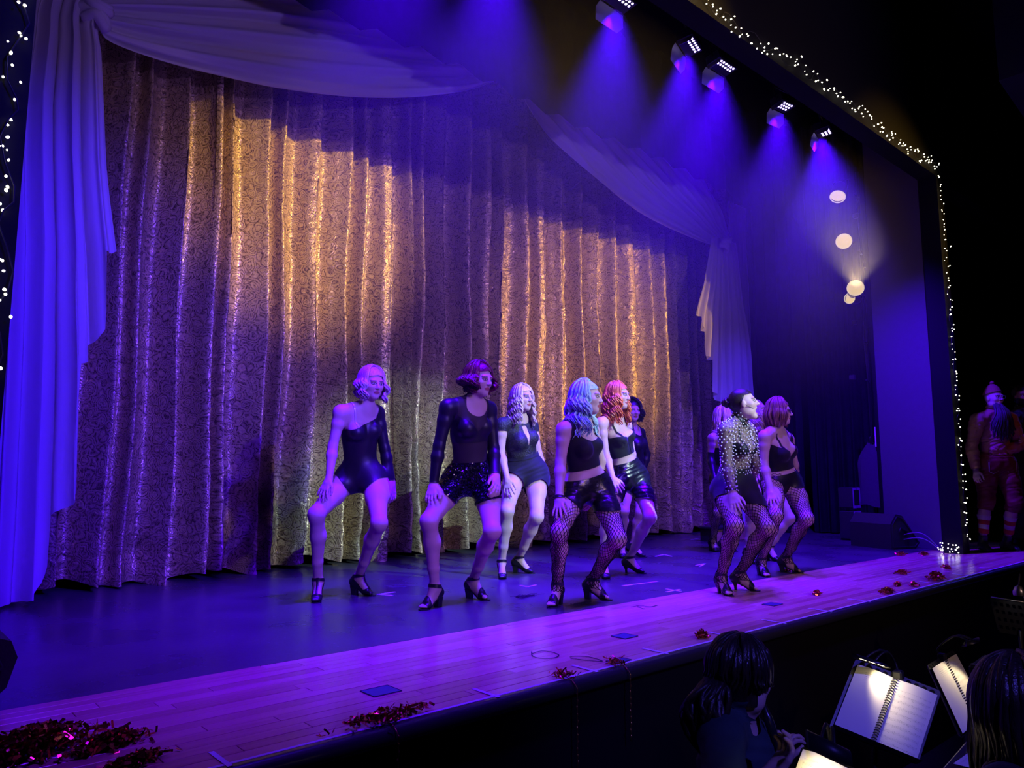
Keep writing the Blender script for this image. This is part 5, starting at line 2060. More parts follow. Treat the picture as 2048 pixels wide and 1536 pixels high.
H = Human('person', 'man with long dark beard, beanie and dark red leather breeches by the lit column', J, cdir(0.25, 0.95, 0), woman=False, heel=0.02, h=0.010, fine=0.0045, headscale=1.05, bw=1.08, lw=1.12)
f = np.where(H.own == 'head', -1, np.minimum(np.maximum.reduce([np.minimum(H.trunk(0.02), H.tz - 0.0), H.sleeve('R', 1.93), H.sleeve('L', 1.93)]), H.round_neck(0.075)))
H.wear('shirt', f, 0.016, M_SHIRT, ripple=0.005)
br = H.bottoms(0.16, 1.0, 0)
lg = np.minimum.reduce([0.15 - H.tz, (1.22 - np.where(H.G['legR'] < H.G['legL'], H.U['legR'], H.U['legL'])) * 0.43, H.trunk_legs()])
H.wear('leather_breeches', np.where(np.isin(H.own, ['legR', 'legL', 'torso']), lg, -1), 0.028, M_LEDER, ripple=0.004)
for s in 'RL':
    for k, (u0, m_) in enumerate(((1.40, M_STITCH), (1.50, mat('red_wool', (0.45, 0.03, 0.02), 0.9)), (1.60, M_STITCH), (1.70, mat('red_wool', (0.45, 0.03, 0.02), 0.9)))):
        H.wear('sock_stripe', np.where(H.own == 'leg' + s, 0.022 - np.abs(H.U['leg' + s] - u0) * 0.43, -1), 0.010, m_)
    H.wear('boot', np.where(np.isin(H.own, ['foot' + s, 'leg' + s]), np.where(H.own == 'foot' + s, 1, (H.U['leg' + s] - 1.80) * 0.43), -1), 0.012, M_SHOE)
    sx = 1 if s == 'R' else -1
    c0 = H.J['hip' + s] + H.hf * 0.135 - H.up * 0.02
    u_ = [c0 + H.hr * sx * a + H.up * b for a, b in ((-0.05, 0.06), (-0.05, -0.05), (0.0, -0.075), (0.05, -0.05), (0.05, 0.06))]
    MB().tube(u_, 0.004, 5).build('pocket_stitching', M_STITCH, H.root, True)
# beanie from the head surface, long beard, glasses
q = (H.V - H.hd) / H.S
f = np.where((np.abs(q).max(1) < 0.16), (q @ H.hu) - 0.045 - 0.25 * (q @ H.fd), -1)
H.wear('beanie', f, 0.016, mat('rust_knit', (0.30, 0.10, 0.07), 0.9, bump=0.6, bscale=90), fn=lambda P: P + np.clip(((P - H.hd) @ H.hu)[:, None] - 0.08, 0, 1) * H.hu * 0.6)
MB().lathe([(0.001, 0.035), (0.022, 0.02), (0.028, 0.0), (0.001, -0.02)], 12, Matrix.Translation(Vector(H.L(0, -0.01, 0.165)))).build('beanie_tip', mat('rust_knit', (0.3, 0.1, 0.07)), H.root, True)
mb = MB()
for i in range(120):
    a = rng.uniform(-1, 1)
    p0 = H.L(a * 0.055, 0.075 - 0.035 * a * a + rng.uniform(-0.02, 0.01), -0.06 - 0.03 * rng.random())
    ln = rng.uniform(0.32, 0.46) * (1 - 0.25 * abs(a))
    sd_ = H.sr * a * 0.12
    pts = [p0 + sd_ * t + H.sf * (0.045 * math.sin(PI * min(1, t * 1.2)) + 0.05 * t) + np.array([0, 0, -ln * t]) for t in np.linspace(0, 1, 9)]
    mb.tube(pts, [0.009 * (1 - 0.7 * max(0, t - 0.4)) for t in np.linspace(0, 1, 9)], 5)
mb.build('beard', M_BEARD, H.root, True)
for s in (1, -1):
    ring = [H.L(s * (0.033 + 0.022 * math.cos(a)), 0.100, 0.002 + 0.019 * math.sin(a)) for a in np.linspace(0, 2 * PI, 18)]
    MB().tube(ring, 0.0028, 5).build('glasses_rim', M_STEEL, H.root, True)

# second man, cut by the edge of the picture
j = dict(head=(1478, 190), neck=(1490, 290), shR=(1425, 335), shL=(1600, 335), elR=(1440, 480), wrR=(1490, 520), tipR=(1440, 500), elL=(1640, 520), wrL=(1640, 640), tipL=(1640, 720), hipR=(1465, 680), hipL=(1590, 680), knR=(1470, 950), knL=(1600, 950), toR=(1480, 1300), toL=(1620, 1300))
J = pose(j, CW, (-110, -80), shw=0.40, hipw=0.20, thigh=0.46, ua=0.30, fa=0.24, signs=dict(knR=0, knL=0, wrR=-1, tipR=-1), anz=0.08, footlen=0.16)
J['handR'] = dict(thumb=cdir(0, 0.2, 1), curl=0.3, spread=0.1, size=1.1)
J['handL'] = dict(thumb=cdir(-0.5, 0.8, 0))
H = Human('person', 'bearded man at the picture edge behind the man with the long beard', J, cdir(-0.1, 0.95, -0.05), woman=False, heel=0.02, h=0.011, fine=0.005, bw=1.05, headscale=1.05)
f = np.where(H.own == 'head', -1, np.minimum(np.maximum.reduce([np.minimum(H.trunk(0.02), H.tz - 0.0), H.sleeve('R', 1.2), H.sleeve('L', 1.2)]), H.round_neck(0.075)))
H.wear('dark_pullover', f, 0.016, mat('navy_knit', (0.03, 0.035, 0.06), 0.9, bump=0.3), ripple=0.004)
for k in range(4):
    H.wear('pale_stripe', np.where(np.isin(H.own, ['torso', 'legR', 'legL']), 0.010 - np.abs(H.tz - 0.02 + 0.035 * k), -1), 0.021, M_STITCH)
H.wear('trousers', np.where(np.isin(H.own, ['legR', 'legL', 'torso']), np.minimum(0.03 - H.tz, (1.95 - np.where(H.G['legR'] < H.G['legL'], H.U['legR'], H.U['legL'])) * 0.43), -1), 0.024, mat('dark_trousers', (0.02, 0.02, 0.03), 0.9))
H.wear('collar', np.where(np.isin(H.own, ['neck', 'torso']), 0.010 - np.abs(H.round_neck(0.075)), -1), 0.022, M_STITCH)
for s in 'RL':
    H.wear('boot', np.where(H.own == 'foot' + s, 1.0, -1), 0.012, M_SHOE)
H.hair(M_DARKHAIR, n=120, length=0.01, wave=0.004, face=70, lock=0.010, seed=41, vol=1.06)
q = (H.V - H.hd) / H.S
a_, b_, c_ = q @ H.ha, q @ H.fd, q @ H.hu
H.wear('short_beard', np.where((np.abs(q).max(1) < 0.14) & (b_ > 0.0), np.minimum(-0.045 - c_ + 0.25 * np.abs(a_), ((a_ / 0.022) ** 2 + ((c_ + 0.060) / 0.010) ** 2 - 1) * 0.01), -1), 0.006, M_DARKHAIR)
spot('wing_blue_worklight', (13.2, 1.9, 2.6), (10.9, 3.1, 1.1), 60, (0.05, 0.05, 1.0), 50, 0.6, 0.1)
spot('wing_red_worklight', (9.3, 1.2, 2.4), (11.0, 3.1, 1.0), 6, (1.0, 0.22, 0.12), 40, 0.6, 0.1)

# ------------------------------------------------------------------ orchestra pit
CP = crop(1340, 1160, 2.893)
PZ = -1.2
M_TEE = mat('navy_tee', (0.022, 0.05, 0.055), 0.85, bump=0.2, bscale=40)
j = dict(head=(415, 560), neck=(355, 830), shR=(300, 930), shL=(470, 900), elR=(330, 1300), wrR=(560, 1150), tipR=(668, 1010), elL=(600, 1200), wrL=(600, 1060), tipL=(652, 960), hipR=(240, 1500), hipL=(430, 1480))
J = pose(j, CP, (0, 0), depth=2.45, lean=-0.02, shw=0.36, hipw=0.2, headd=0.0, ua=0.28, fa=0.24, signs=dict(elR=-1, wrR=1, elL=1, wrL=0, tipR=0, tipL=0))
J['handR'] = dict(thumb=cdir(0.5, 0.5, 0.5), curl=0.6, spread=0.05)
J['handL'] = dict(thumb=cdir(0.5, 0.5, 0.5), curl=0.6, spread=0.05)
H = Human('person', 'musician with wavy ponytail and navy tee playing a clarinet in the pit', J, cdir(0.80, -0.55, -0.12), h=0.0095, fine=0.0045, lower=False, headscale=1.0, skin=(0.55, 0.38, 0.30))
f = np.where(H.own == 'head', -1, np.minimum(np.maximum.reduce([H.trunk(0.02), H.sleeve('R', 0.7), H.sleeve('L', 0.7)]), H.round_neck(0.078)))
H.wear('tee_shirt', f, 0.014, M_TEE, ripple=0.004)
hh = H.hair(M_DARKHAIR, n=150, length=0.03, wave=0.010, freq=1.5, flare=0.2, face=62, lock=0.012, seed=43, vol=1.12)
mb = MB()
tp = H.L(0, -0.115, -0.01)
for i in range(60):
    a = rng.uniform(0, 2 * PI)
    rr_ = rng.uniform(0.2, 1) * 0.050
    ph = rng.uniform(0, 6)
    ln = rng.uniform(0.18, 0.30)
    pts = [tp - H.fd * (0.05 * math.sin(PI * min(t * 1.1, 1)) + 0.01) + (H.ha * math.cos(a) + H.fd * math.sin(a)) * rr_ * (0.3 + math.sin(PI * min(1, t + 0.1))) + np.array([0, 0, -ln * t]) + H.ha * 0.012 * math.sin(9 * t + ph) for t in np.linspace(0, 1, 12)]
    mb.tube(pts, [0.011 * (1 - 0.7 * max(0, t - 0.5)) for t in np.linspace(0, 1, 12)], 5)
mb.build('ponytail', M_DARKHAIR, hh, True)
mouth = H.L(0, 0.098, -0.062)
cl_end = at_d(*CP(735, 1085), 2.40) + np.array([0, 0, -0.12])
cl = thing('clarinet', 'black clarinet held by the ponytailed musician in the pit', 'clarinet', tuple(mouth))
ax_ = nrm(cl_end - mouth)
Mx = Matrix.Translation(Vector(mouth)) @ Vector(ax_).to_track_quat('Z', 'Y').to_matrix().to_4x4()
MB().lathe([(0.004, 0.0), (0.009, 0.03), (0.0125, 0.06), (0.0155, 0.065), (0.0155, 0.12), (0.014, 0.125), (0.0145, 0.33), (0.017, 0.335), (0.017, 0.36), (0.015, 0.365), (0.016, 0.52), (0.022, 0.57), (0.036, 0.63)], 14, Mx).build('tube', mat('grenadilla', (0.012, 0.012, 0.016), 0.25, spec=0.6), cl, True)
for z in (0.15, 0.19, 0.23, 0.27, 0.31, 0.40, 0.45, 0.50):
    MB().lathe([(0.001, 0.004), (0.006, 0.003), (0.0065, -0.002)], 8, Mx @ Matrix.Translation((0.0, -0.017, z)) @ Matrix.Rotation(PI / 2, 4, 'X')).build('key', M_STEEL, cl, True)
    MB().tube([xf(np.array([[0.012, -0.010, z - 0.012]]), Mx)[0], xf(np.array([[0.012, -0.010, z + 0.018]]), Mx)[0]], 0.002, 5).build('key_rod', M_STEEL, cl, True)

# the head with smooth dark hair at the lower edge
j = dict(head=(2030, 790), neck=(2060, 1120), shR=(1960, 1260), shL=(2260, 1260), elR=(1850, 1600), wrR=(1800, 1450), tipR=(1760, 1380), elL=(2280, 1650), wrL=(2200, 1500), tipL=(2150, 1420), hipR=(1940, 1900), hipL=(2200, 1900))
J = pose(j, CP, (0, 0), depth=1.75, shw=0.34, hipw=0.2, signs=dict(elR=0, wrR=1, elL=0, wrL=1, tipR=1, tipL=1))
J['handR'] = J['handL'] = dict(thumb=cdir(0, 0, 1), curl=0.4)
H = Human('person', 'keyboard player seen from behind with smooth dark hair at the picture corner', J, cdir(0.5, -0.85, -0.25), h=0.012, fine=0.006, lower=False)
f = np.where(H.own == 'head', -1, np.minimum(np.maximum.reduce([H.trunk(0.02), H.sleeve('R', 1.9), H.sleeve('L', 1.9)]), H.round_neck(0.078)))
H.wear('black_shirt', f, 0.012, M_CLOTH)
H.hair(M_DARKHAIR, n=260, length=0.17, wave=0.004, freq=1, flare=0.05, face=60, lock=0.013, seed=47, vol=1.14)

# music stands with clip lamps
M_PAPER = None


def mat_music(name, staves=True, seed=0.0):
    """white page with printed staves: uv 0..1 on the page"""
    m, t, b = nt(name)
    uv = N(t, 'ShaderNodeUVMap', uv_map='uv')
    sp = N(t, 'ShaderNodeSeparateXYZ')
    t.links.new(uv.outputs[0], sp.inputs[0])
    u, v = sp.outputs[0], sp.outputs[1]
    # ten systems of five lines
    row = math_n(t, 'FRACT', math_n(t, 'MULTIPLY', v, 11.0))
    inst = math_n(t, 'MULTIPLY', math_n(t, 'GREATER_THAN', row, 0.30), math_n(t, 'LESS_THAN', row, 0.66))
    ln = math_n(t, 'LESS_THAN', math_n(t, 'FRACT', math_n(t, 'MULTIPLY', row, 14.0)), 0.22)
    lines = math_n(t, 'MULTIPLY', inst, ln)
    n = N(t, 'ShaderNodeTexVoronoi', i_Scale=1.0)
    mp = N(t, 'ShaderNodeMapping')
    mp.inputs['Scale'].default_value = (42, 66, 1)
    mp.inputs['Location'].default_value = (seed, seed, 0)
    t.links.new(uv.outputs[0], mp.inputs['Vector'])
    t.links.new(mp.outputs[0], n.inputs['Vector'])
    band = math_n(t, 'MULTIPLY', math_n(t, 'GREATER_THAN', row, 0.2), math_n(t, 'LESS_THAN', row, 0.78))
    notes = math_n(t, 'MULTIPLY', math_n(t, 'LESS_THAN', n.outputs['Distance'], 0.26), band)
    edge = math_n(t, 'MULTIPLY', math_n(t, 'MULTIPLY', math_n(t, 'GREATER_THAN', u, 0.07), math_n(t, 'LESS_THAN', u, 0.93)), math_n(t, 'MULTIPLY', math_n(t, 'GREATER_THAN', v, 0.04), math_n(t, 'LESS_THAN', v, 0.86)))
    ink = math_n(t, 'MULTIPLY', math_n(t, 'MAXIMUM', math_n(t, 'MULTIPLY', lines, 0.7), notes), edge)
    if not staves:
        r1 = math_n(t, 'FRACT', math_n(t, 'MULTIPLY', v, 34.0))
        tx = math_n(t, 'MULTIPLY', math_n(t, 'LESS_THAN', r1, 0.35), math_n(t, 'LESS_THAN', n.outputs['Distance'], 0.5))
        zone = math_n(t, 'MULTIPLY', math_n(t, 'GREATER_THAN', v, 0.80), math_n(t, 'LESS_THAN', v, 0.92))
        zx = math_n(t, 'MULTIPLY', math_n(t, 'GREATER_THAN', u, 0.25), math_n(t, 'LESS_THAN', u, 0.8))
        ink = math_n(t, 'MULTIPLY', math_n(t, 'MULTIPLY', tx, zone), zx)
    mx = N(t, 'ShaderNodeMix', data_type='RGBA')
    t.links.new(math_n(t, 'MULTIPLY', ink, 0.55), mx.inputs['Factor'])
    mx.inputs['A'].default_value = (0.82, 0.80, 0.74, 1)
    mx.inputs['B'].default_value = (0.08, 0.08, 0.08, 1)
    t.links.new(mx.outputs['Result'], b.inputs['Base Color'])
    b.inputs['Roughness'].default_value = 0.8
    return m


M_SCORE = mat_music('score_page', True, 3.0)
M_SCORE2 = mat_music('text_page', False, 7.0)
M_STANDMETAL = mat('stand_black', (0.03, 0.03, 0.032), 0.4, 0.4)
M_LAMPGLOW = mat('lamp_led', (1, 0.9, 0.7), 0.4, emit=(1.0, 0.82, 0.5), estr=3)


def page(name, c00, cu, cv, mat_, parent, sag=0.012, mirror=False):
    """a slightly curved page; c00 lower spine corner, cu across, cv up"""
    n = 12
    nn = nrm(np.cross(cu, cv))
    V, uv = [], []
    for i in range(n + 1):
        for k in range(n + 1):
            a, b = i / n, k / n
            V.append(c00 + cu * a + cv * b + nn * (sag * math.sin(PI * a) * (1 if not mirror else -1)))
            uv.append((1 - a if mirror else a, b))
    return mesh(name, V, grid_faces(n + 1, n + 1), mat_, parent, True, uv=uv)


def music_stand(label, score_label, lamp_label, tl, tr, bl, depths, lamp_at, lamp_dir, pages, lamp_power, book=True, open_gap=0.0):
    """desk plane from three pixel corners with their depths; lamp on a gooseneck"""
    TL, TR, BL = (at_d(*p, d) for p, d in zip((tl, tr, bl), depths))
    cu, cv = TR - TL, BL - TL
    nn = nrm(np.cross(cv, cu))
    if np.dot(nn, np.array([0, 0, EYE]) - TL) < 0:
        nn = -nn
    base = TL + 0.5 * cu + 0.85 * cv
    root = thing('music_stand', label, 'music stand', (base[0], base[1], PZ), 'music stands in the pit')
    P = lambda a, b, h=0.0: TL + cu * a + cv * b + nn * h
    # desk plate with rounded corners and a row of slots along its upper rim
    def plate(lo, hi, h0, h1, name):
        a0, b0 = lo
        a1, b1 = hi
        r_ = 0.05
        pts = []
        for (ca, cb, s0) in ((a1 - r_, b0 + r_, -90), (a1 - r_, b1 - r_, 0), (a0 + r_, b1 - r_, 90), (a0 + r_, b0 + r_, 180)):
            for q_ in range(5):
                an = R(s0 + 90 * q_ / 4)
                pts.append((ca + r_ * math.cos(an), cb + r_ * math.sin(an)))
        n = len(pts)
        V = [P(a, b, h0) for a, b in pts] + [P(a, b, h1) for a, b in pts]
        Fc = [list(range(n))[::-1], list(range(n, 2 * n))] + [(k, (k + 1) % n, n + (k + 1) % n, n + k) for k in range(n)]
        return mesh(name, V, Fc, M_STANDMETAL, root, False)
    plate((-0.04, -0.10), (1.04, 1.03), -0.014, -0.008, 'desk')
    MB().add([P(-0.03, 1.02, -0.01), P(1.03, 1.02, -0.01), P(1.03, 1.02, 0.045), P(-0.03, 1.02, 0.045)], [(0, 1, 2, 3)]).build('ledge', M_STANDMETAL, root)
    # holes along the rim read as dark studs
    for k in range(10):
        c_ = P(0.06 + 0.098 * k, -0.035, -0.007)
        MB().lathe([(0.0001, 0.001), (0.010, 0.001), (0.010, 0.0)], 10, Matrix.Translation(Vector(c_)) @ Vector(nn).to_track_quat('Z', 'Y').to_matrix().to_4x4()).build('rim_hole', M_BLACK, root)
    MB().tube([base - nn * 0.03, np.array([base[0], base[1], base[2] - 0.1]) - nn * 0.05, (base[0] - nn[0] * 0.05, base[1] - nn[1] * 0.05, PZ + 0.12)], 0.011, 8).build('post', M_STANDMETAL, root, True)
    for k in range(3):
        a = k * 2.094 + 0.4
        MB().tube([(base[0] - nn[0] * 0.05, base[1] - nn[1] * 0.05, PZ + 0.16), (base[0] + 0.26 * math.cos(a), base[1] + 0.26 * math.sin(a), PZ + 0.012)], 0.009, 6).build('foot', M_STANDMETAL, root, True)
    # the spiral-bound score lies on the desk
    sc_ = thing('score_book', score_label, 'sheet music', tuple(P(0.5, 1.0)), 'open scores in the pit')
    for kind, a0, a1, mirror in pages:
        page('page', P(a0, 1.0, 0.004), cu * (a1 - a0), -cv, kind, sc_, 0.010, mirror)
    if book:
        mid_ = pages[0][1]
        mb = MB()
        for k in range(26):
            c_ = P(mid_, 0.02 + 0.96 * k / 25, 0.006)
            d_ = nrm(cu)
            mb.tube([c_ + d_ * 0.009 * math.cos(q_) + nn * 0.009 * math.sin(q_) for q_ in np.linspace(0, PI, 7)], 0.0022, 5)
        mb.build('spiral_binding', M_SHOE, sc_, True)
    # clip lamp: arm from the top rim to a hooded bar
    lp = thing('stand_lamp', lamp_label, 'lamp', tuple(P(0.5, -0.08)), 'clip lamps on the music stands')
    L0 = P(0.5, -0.08)
    LA = at_d(*lamp_at[0], lamp_at[2])
    LB = at_d(*lamp_at[1], lamp_at[2])
    lm = 0.5 * (LA + LB)
    ld = nrm(LB - LA)
    MB().bbox(L0 - 0.018, L0 + 0.018, 0.006).build('clip', M_STANDMETAL, lp)
    for o_ in (0.35, 0.65):
        q_ = LA + (LB - LA) * o_
        MB().tube(catmull([L0, L0 + np.array([0, 0, 0.06]) - nn * 0.03, 0.5 * (L0 + q_) + np.array([0, 0, 0.07]), q_ + np.array([0, 0, 0.02]), q_], 16), 0.0045, 6).build('gooseneck', M_STANDMETAL, lp, True)
    # half-round hood open towards the page
    dv = nrm(np.asarray(lamp_dir(P), float) - lm)
    sv = nrm(np.cross(ld, dv))
    V, Fc = [], []
    for e in (0, 1):
        for k in range(11):
            a = PI * k / 10
            V.append(LA + (LB - LA) * e + sv * 0.026 * math.cos(a) - dv * 0.026 * math.sin(a))
    for k in range(10):
        Fc.append((k, k + 1, 12 + k, 11 + k))
    Fc.append(list(range(11)))
    Fc.append(list(range(11, 22))[::-1])
    mesh('hood', V, Fc, M_STANDMETAL, lp, True)
    g0 = [LA + (LB - LA) * e - dv * 0.006 + sv * w for e, w in ((0.05, -0.012), (0.95, -0.012), (0.95, 0.012), (0.05, 0.012))]
    mesh('led_strip', g0, [(0, 1, 2, 3)], M_LAMPGLOW, lp, False)
    tgt = np.asarray(lamp_dir(P), float)
    spot('stand_lamp_light', lm + dv * 0.012, tgt, lamp_power, (1.0, 0.80, 0.46), 110, 0.7, 0.02)
    return P


def fp(x, y):
    return CP(x, y)


music_stand('black music stand holding the widest open score in the pit', 'wide open spiral-bound score lit warm above and blue below', 'black clip lamp over the wide open spiral-bound score', fp(1085, 490), fp(1545, 668), fp(945, 850), (3.0, 2.92, 2.86), (fp(1085, 455), fp(1255, 510), 2.93), lambda P: P(0.80, 0.36, 0.0), [(M_SCORE2, 0.475, 0.0, True), (M_SCORE, 0.475, 1.0, False)], 2.4)
music_stand('black music stand turned aside with a narrow cream score', 'narrow cream spiral-bound score turned half away', 'clip lamp on a long curved arm beside the narrow cream score', fp(1515, 515), fp(1655, 432), fp(1690, 892), (3.55, 3.75, 3.2), (fp(1700, 385), fp(1775, 360), 3.55), lambda P: P(0.5, 0.45, 0.0), [(M_SCORE2, 0.52, 0.0, True), (M_SCORE, 0.52, 1.0, False)], 1.6)
music_stand('music stand cut by the bottom picture edge beside the ponytailed musician', 'bright score page cut by the bottom picture edge', 'thick hooded clip lamp over the page at the bottom picture edge', fp(768, 985), fp(1110, 1130), fp(640, 1330), (1.95, 1.88, 1.80), (fp(790, 930), fp(1040, 1050), 1.84), lambda P: P(0.45, 0.30, 0.0), [(M_SCORE, 1.0, 0.0, True)], 0.8, book=False)

# perforated stand desk and small lamp beyond, right edge
ps = thing('music_stand', 'dark perforated music stand standing against the stage front at the picture edge', 'music stand', tuple(at_d(*fp(1960, 300), 4.6) * np.array([1, 1, 0]) + np.array([0, 0, PZ])), 'music stands in the pit')
a_, b_, c_ = at_d(*fp(1860, 112), 4.6), at_d(*fp(2110, 150), 4.5), at_d(*fp(1905, 290), 4.55)
u_, v_ = b_ - a_, c_ - a_
n_ = nrm(np.cross(v_, u_))
mb = MB()
# desk built as a lattice so that the holes are real
nc, nr = 7, 4
for i in range(nc + 1):
    p = a_ + u_ * (i / nc)
    mb.add([p - u_ * 0.035, p + u_ * 0.035, p + u_ * 0.035 + v_, p - u_ * 0.035 + v_], [(0, 1, 2, 3)])
for k in range(nr + 1):
    p = a_ + v_ * (k / nr)
    mb.add([p - v_ * 0.07 - n_ * 0.001, p + v_ * 0.07 - n_ * 0.001, p + v_ * 0.07 + u_ - n_ * 0.001, p - v_ * 0.07 + u_ - n_ * 0.001], [(0, 1, 2, 3)])
mb.build('desk', M_STANDMETAL, ps)
MB().tube([a_ - v_ * 0.07, b_ - v_ * 0.07], 0.006, 6).build('top_rim', M_STEEL, ps, True)
q_ = a_ + u_ * 0.5 + v_ * 0.9
MB().tube([q_, (q_[0], q_[1], PZ + 0.02)], 0.012, 8).build('post', M_STANDMETAL, ps, True)
for k in range(3):
    MB().tube([(q_[0], q_[1], PZ + 0.16), (q_[0] + 0.25 * math.cos(k * 2.1), q_[1] + 0.25 * math.sin(k * 2.1), PZ + 0.012)], 0.009, 6).build('foot', M_STANDMETAL, ps, True)
c_ = at_d(*fp(2020, 90), 4.45)
lp = thing('stand_lamp', 'small lit clip lamp above the perforated stand at the picture edge', 'lamp', tuple(c_), 'clip lamps on the music stands')
MB().lathe([(0.03, 0.0), (0.032, 0.02), (0.02, 0.05), (0.004, 0.06)], 14, Matrix.Translation(Vector(c_))).build('shade', M_STEEL, lp, True)
MB().lathe([(0.001, 0.004), (0.028, 0.002)], 14, Matrix.Translation(Vector(c_))).build('bulb', mat('lamp_led_white', (1, 1, 1), 0.4, emit=(0.9, 0.9, 1.0), estr=4), lp)
MB().tube(catmull([c_ + np.array([0, 0, 0.05]), c_ + np.array([0.05, 0, 0.12]), c_ + np.array([0.12, 0.02, 0.05]), a_ + u_ * 0.8], 14), 0.004, 6).build('gooseneck', M_STANDMETAL, lp, True)

# stage keyboard with its maker's lettering, and a second keyboard with a page on it
ka, kb_ = at_d(*fp(1722, 490), 3.95), at_d(*fp(2110, 545), 3.75)
kd = nrm(kb_ - ka)
kl = float(np.linalg.norm(kb_ - ka)) + 0.5
kn_ = nrm(np.cross(np.array([0, 0, 1.0]), kd))          # away from the camera or towards it
if np.dot(kn_, -ka) < 0:
    kn_ = -kn_
Mx = Matrix(((kd[0], -kn_[0], 0, ka[0]), (kd[1], -kn_[1], 0, ka[1]), (kd[2], 0, 1, ka[2]), (0, 0, 0, 1)))
kbd = thing('keyboard', 'black stage keyboard with pale lettering on its back beside the cream score', 'keyboard', (float(ka[0]), float(ka[1]), float(ka[2]) - 0.14), 'pit keyboards')
MB().bbox((0, 0, -0.125), (kl, 0.33, 0.0), 0.012, Mx).build('case', mat('keyboard_case', (0.02, 0.02, 0.024), 0.45, bump=0.05), kbd)
MB().box((0.01, 0.01, 0.001), (kl, 0.03, 0.004), Mx).build('rear_edge', M_STEEL, kbd)
for k in range(14):
    MB().box((0.05 + k * 0.045, 0.18, 0.0), (0.05 + k * 0.045 + 0.041, 0.32, 0.010), Mx).build('white_key', M_TAPE, kbd)
# lettering as strokes
ST = {'K': [((0, 0), (0, 1)), ((0, 0.45), (0.7, 1)), ((0.2, 0.6), (0.75, 0))], 'R': [((0, 0), (0, 1)), ((0, 1), (0.6, 1)), ((0.6, 1), (0.7, 0.75)), ((0.7, 0.75), (0.6, 0.5)), ((0.6, 0.5), (0, 0.5)), ((0.35, 0.5), (0.75, 0))],
      'O': [((0.15, 0), (0.65, 0)), ((0.65, 0), (0.8, 0.2)), ((0.8, 0.2), (0.8, 0.8)), ((0.8, 0.8), (0.65, 1)), ((0.65, 1), (0.15, 1)), ((0.15, 1), (0, 0.8)), ((0, 0.8), (0, 0.2)), ((0, 0.2), (0.15, 0))],
      'N': [((0, 0), (0, 1)), ((0, 1), (0.75, 0)), ((0.75, 0), (0.75, 1))], 'S': [((0.75, 0.9), (0.6, 1)), ((0.6, 1), (0.1, 1)), ((0.1, 1), (0, 0.75)), ((0, 0.75), (0.1, 0.55)), ((0.1, 0.55), (0.65, 0.45)), ((0.65, 0.45), (0.75, 0.25)), ((0.75, 0.25), (0.65, 0)), ((0.65, 0), (0, 0.05))]}
x = 0.04
for ch in 'KRONOS':
    mb = MB()
    for (p, q) in ST[ch]:
        P0 = xf(np.array([[x + p[0] * 0.045, -0.002, -0.085 + p[1] * 0.045], [x + q[0] * 0.045, -0.002, -0.085 + q[1] * 0.045]]), Mx)
        mb.tube(P0, 0.0028, 4)
    mb.build('letter', mat('grey_print', (0.30, 0.30, 0.32), 0.6), kbd)
    x += 0.052
for u2 in (0.15, kl - 0.15):
    for sgn in (0.05, 0.28):
        p = xf(np.array([[u2, sgn, -0.125]]), Mx)[0]
        MB().tube([p, (p[0], p[1], PZ + 0.01)], 0.014, 8).build('stand_leg', M_STANDMETAL, kbd, True)

ka, kb_, kc_ = at_d(*fp(1700, 985), 2.30), at_d(*fp(1835, 905), 2.55), at_d(*fp(1560, 1088), 2.1)
k2 = thing('keyboard', 'small keyboard with a loose music page lying over it at the bottom edge', 'keyboard', tuple(kc_ * np.array([1, 1, 0]) + np.array([0, 0, kc_[2] - 0.3])), 'pit keyboards')
dd = nrm((kb_ - kc_) * np.array([1, 1, 0]))
pp = np.array([dd[1], -dd[0], 0])
if np.dot(pp, cam_axes()[0]) < 0:
    pp = -pp
Mx = Matrix(((dd[0], pp[0], 0, kc_[0]), (dd[1], pp[1], 0, kc_[1]), (0, 0, 1, kc_[2]), (0, 0, 0, 1)))
MB().bbox((-0.1, 0.0, -0.07), (0.95, 0.32, 0.0), 0.01, Mx).build('case', mat('keyboard_case', (0.02, 0.02, 0.024)), k2)
for k in range(18):
    MB().bbox((0.0 + k * 0.024, 0.17, 0.0), (0.0 + k * 0.024 + 0.022, 0.31, 0.010), 0.002, Mx).build('white_key', M_TAPE, k2)
for k in range(8):
    MB().bbox((0.42 + (k % 4) * 0.03, 0.04 + (k // 4) * 0.05, 0.0), (0.44 + (k % 4) * 0.03, 0.06 + (k // 4) * 0.05, 0.012), 0.003, Mx).build('slider_knob', M_TAPE, k2)
for u2, v2 in ((0.0, 0.04), (0.85, 0.04), (0.0, 0.28), (0.85, 0.28)):
    p = xf(np.array([[u2, v2, -0.07]]), Mx)[0]
    MB().tube([p, (p[0], p[1], PZ + 0.01)], 0.014, 8).build('stand_leg', M_STANDMETAL, k2, True)
sh_ = thing('loose_page', 'loose white music page lying on the small keyboard', 'sheet music', tuple(xf(np.array([[0.1, 0.1, 0.012]]), Mx)[0]))
c00 = xf(np.array([[0.02, 0.03, 0.014]]), Mx)[0]
page('page', c00, xf(np.array([[0.36, 0.05, 0.014]]), Mx)[0] - c00, xf(np.array([[0.0, 0.26, 0.014]]), Mx)[0] - c00, M_SCORE, sh_, 0.006)
# ------------------------------------------------------------------ fairy lights
M_BULB = mat('fairy_bulb', (1, 1, 0.9), 0.4, emit=(1.0, 0.94, 0.66), estr=9)
M_WIRE = mat('black_wire', (0.01, 0.01, 0.012), 0.7)
bulb_me = None


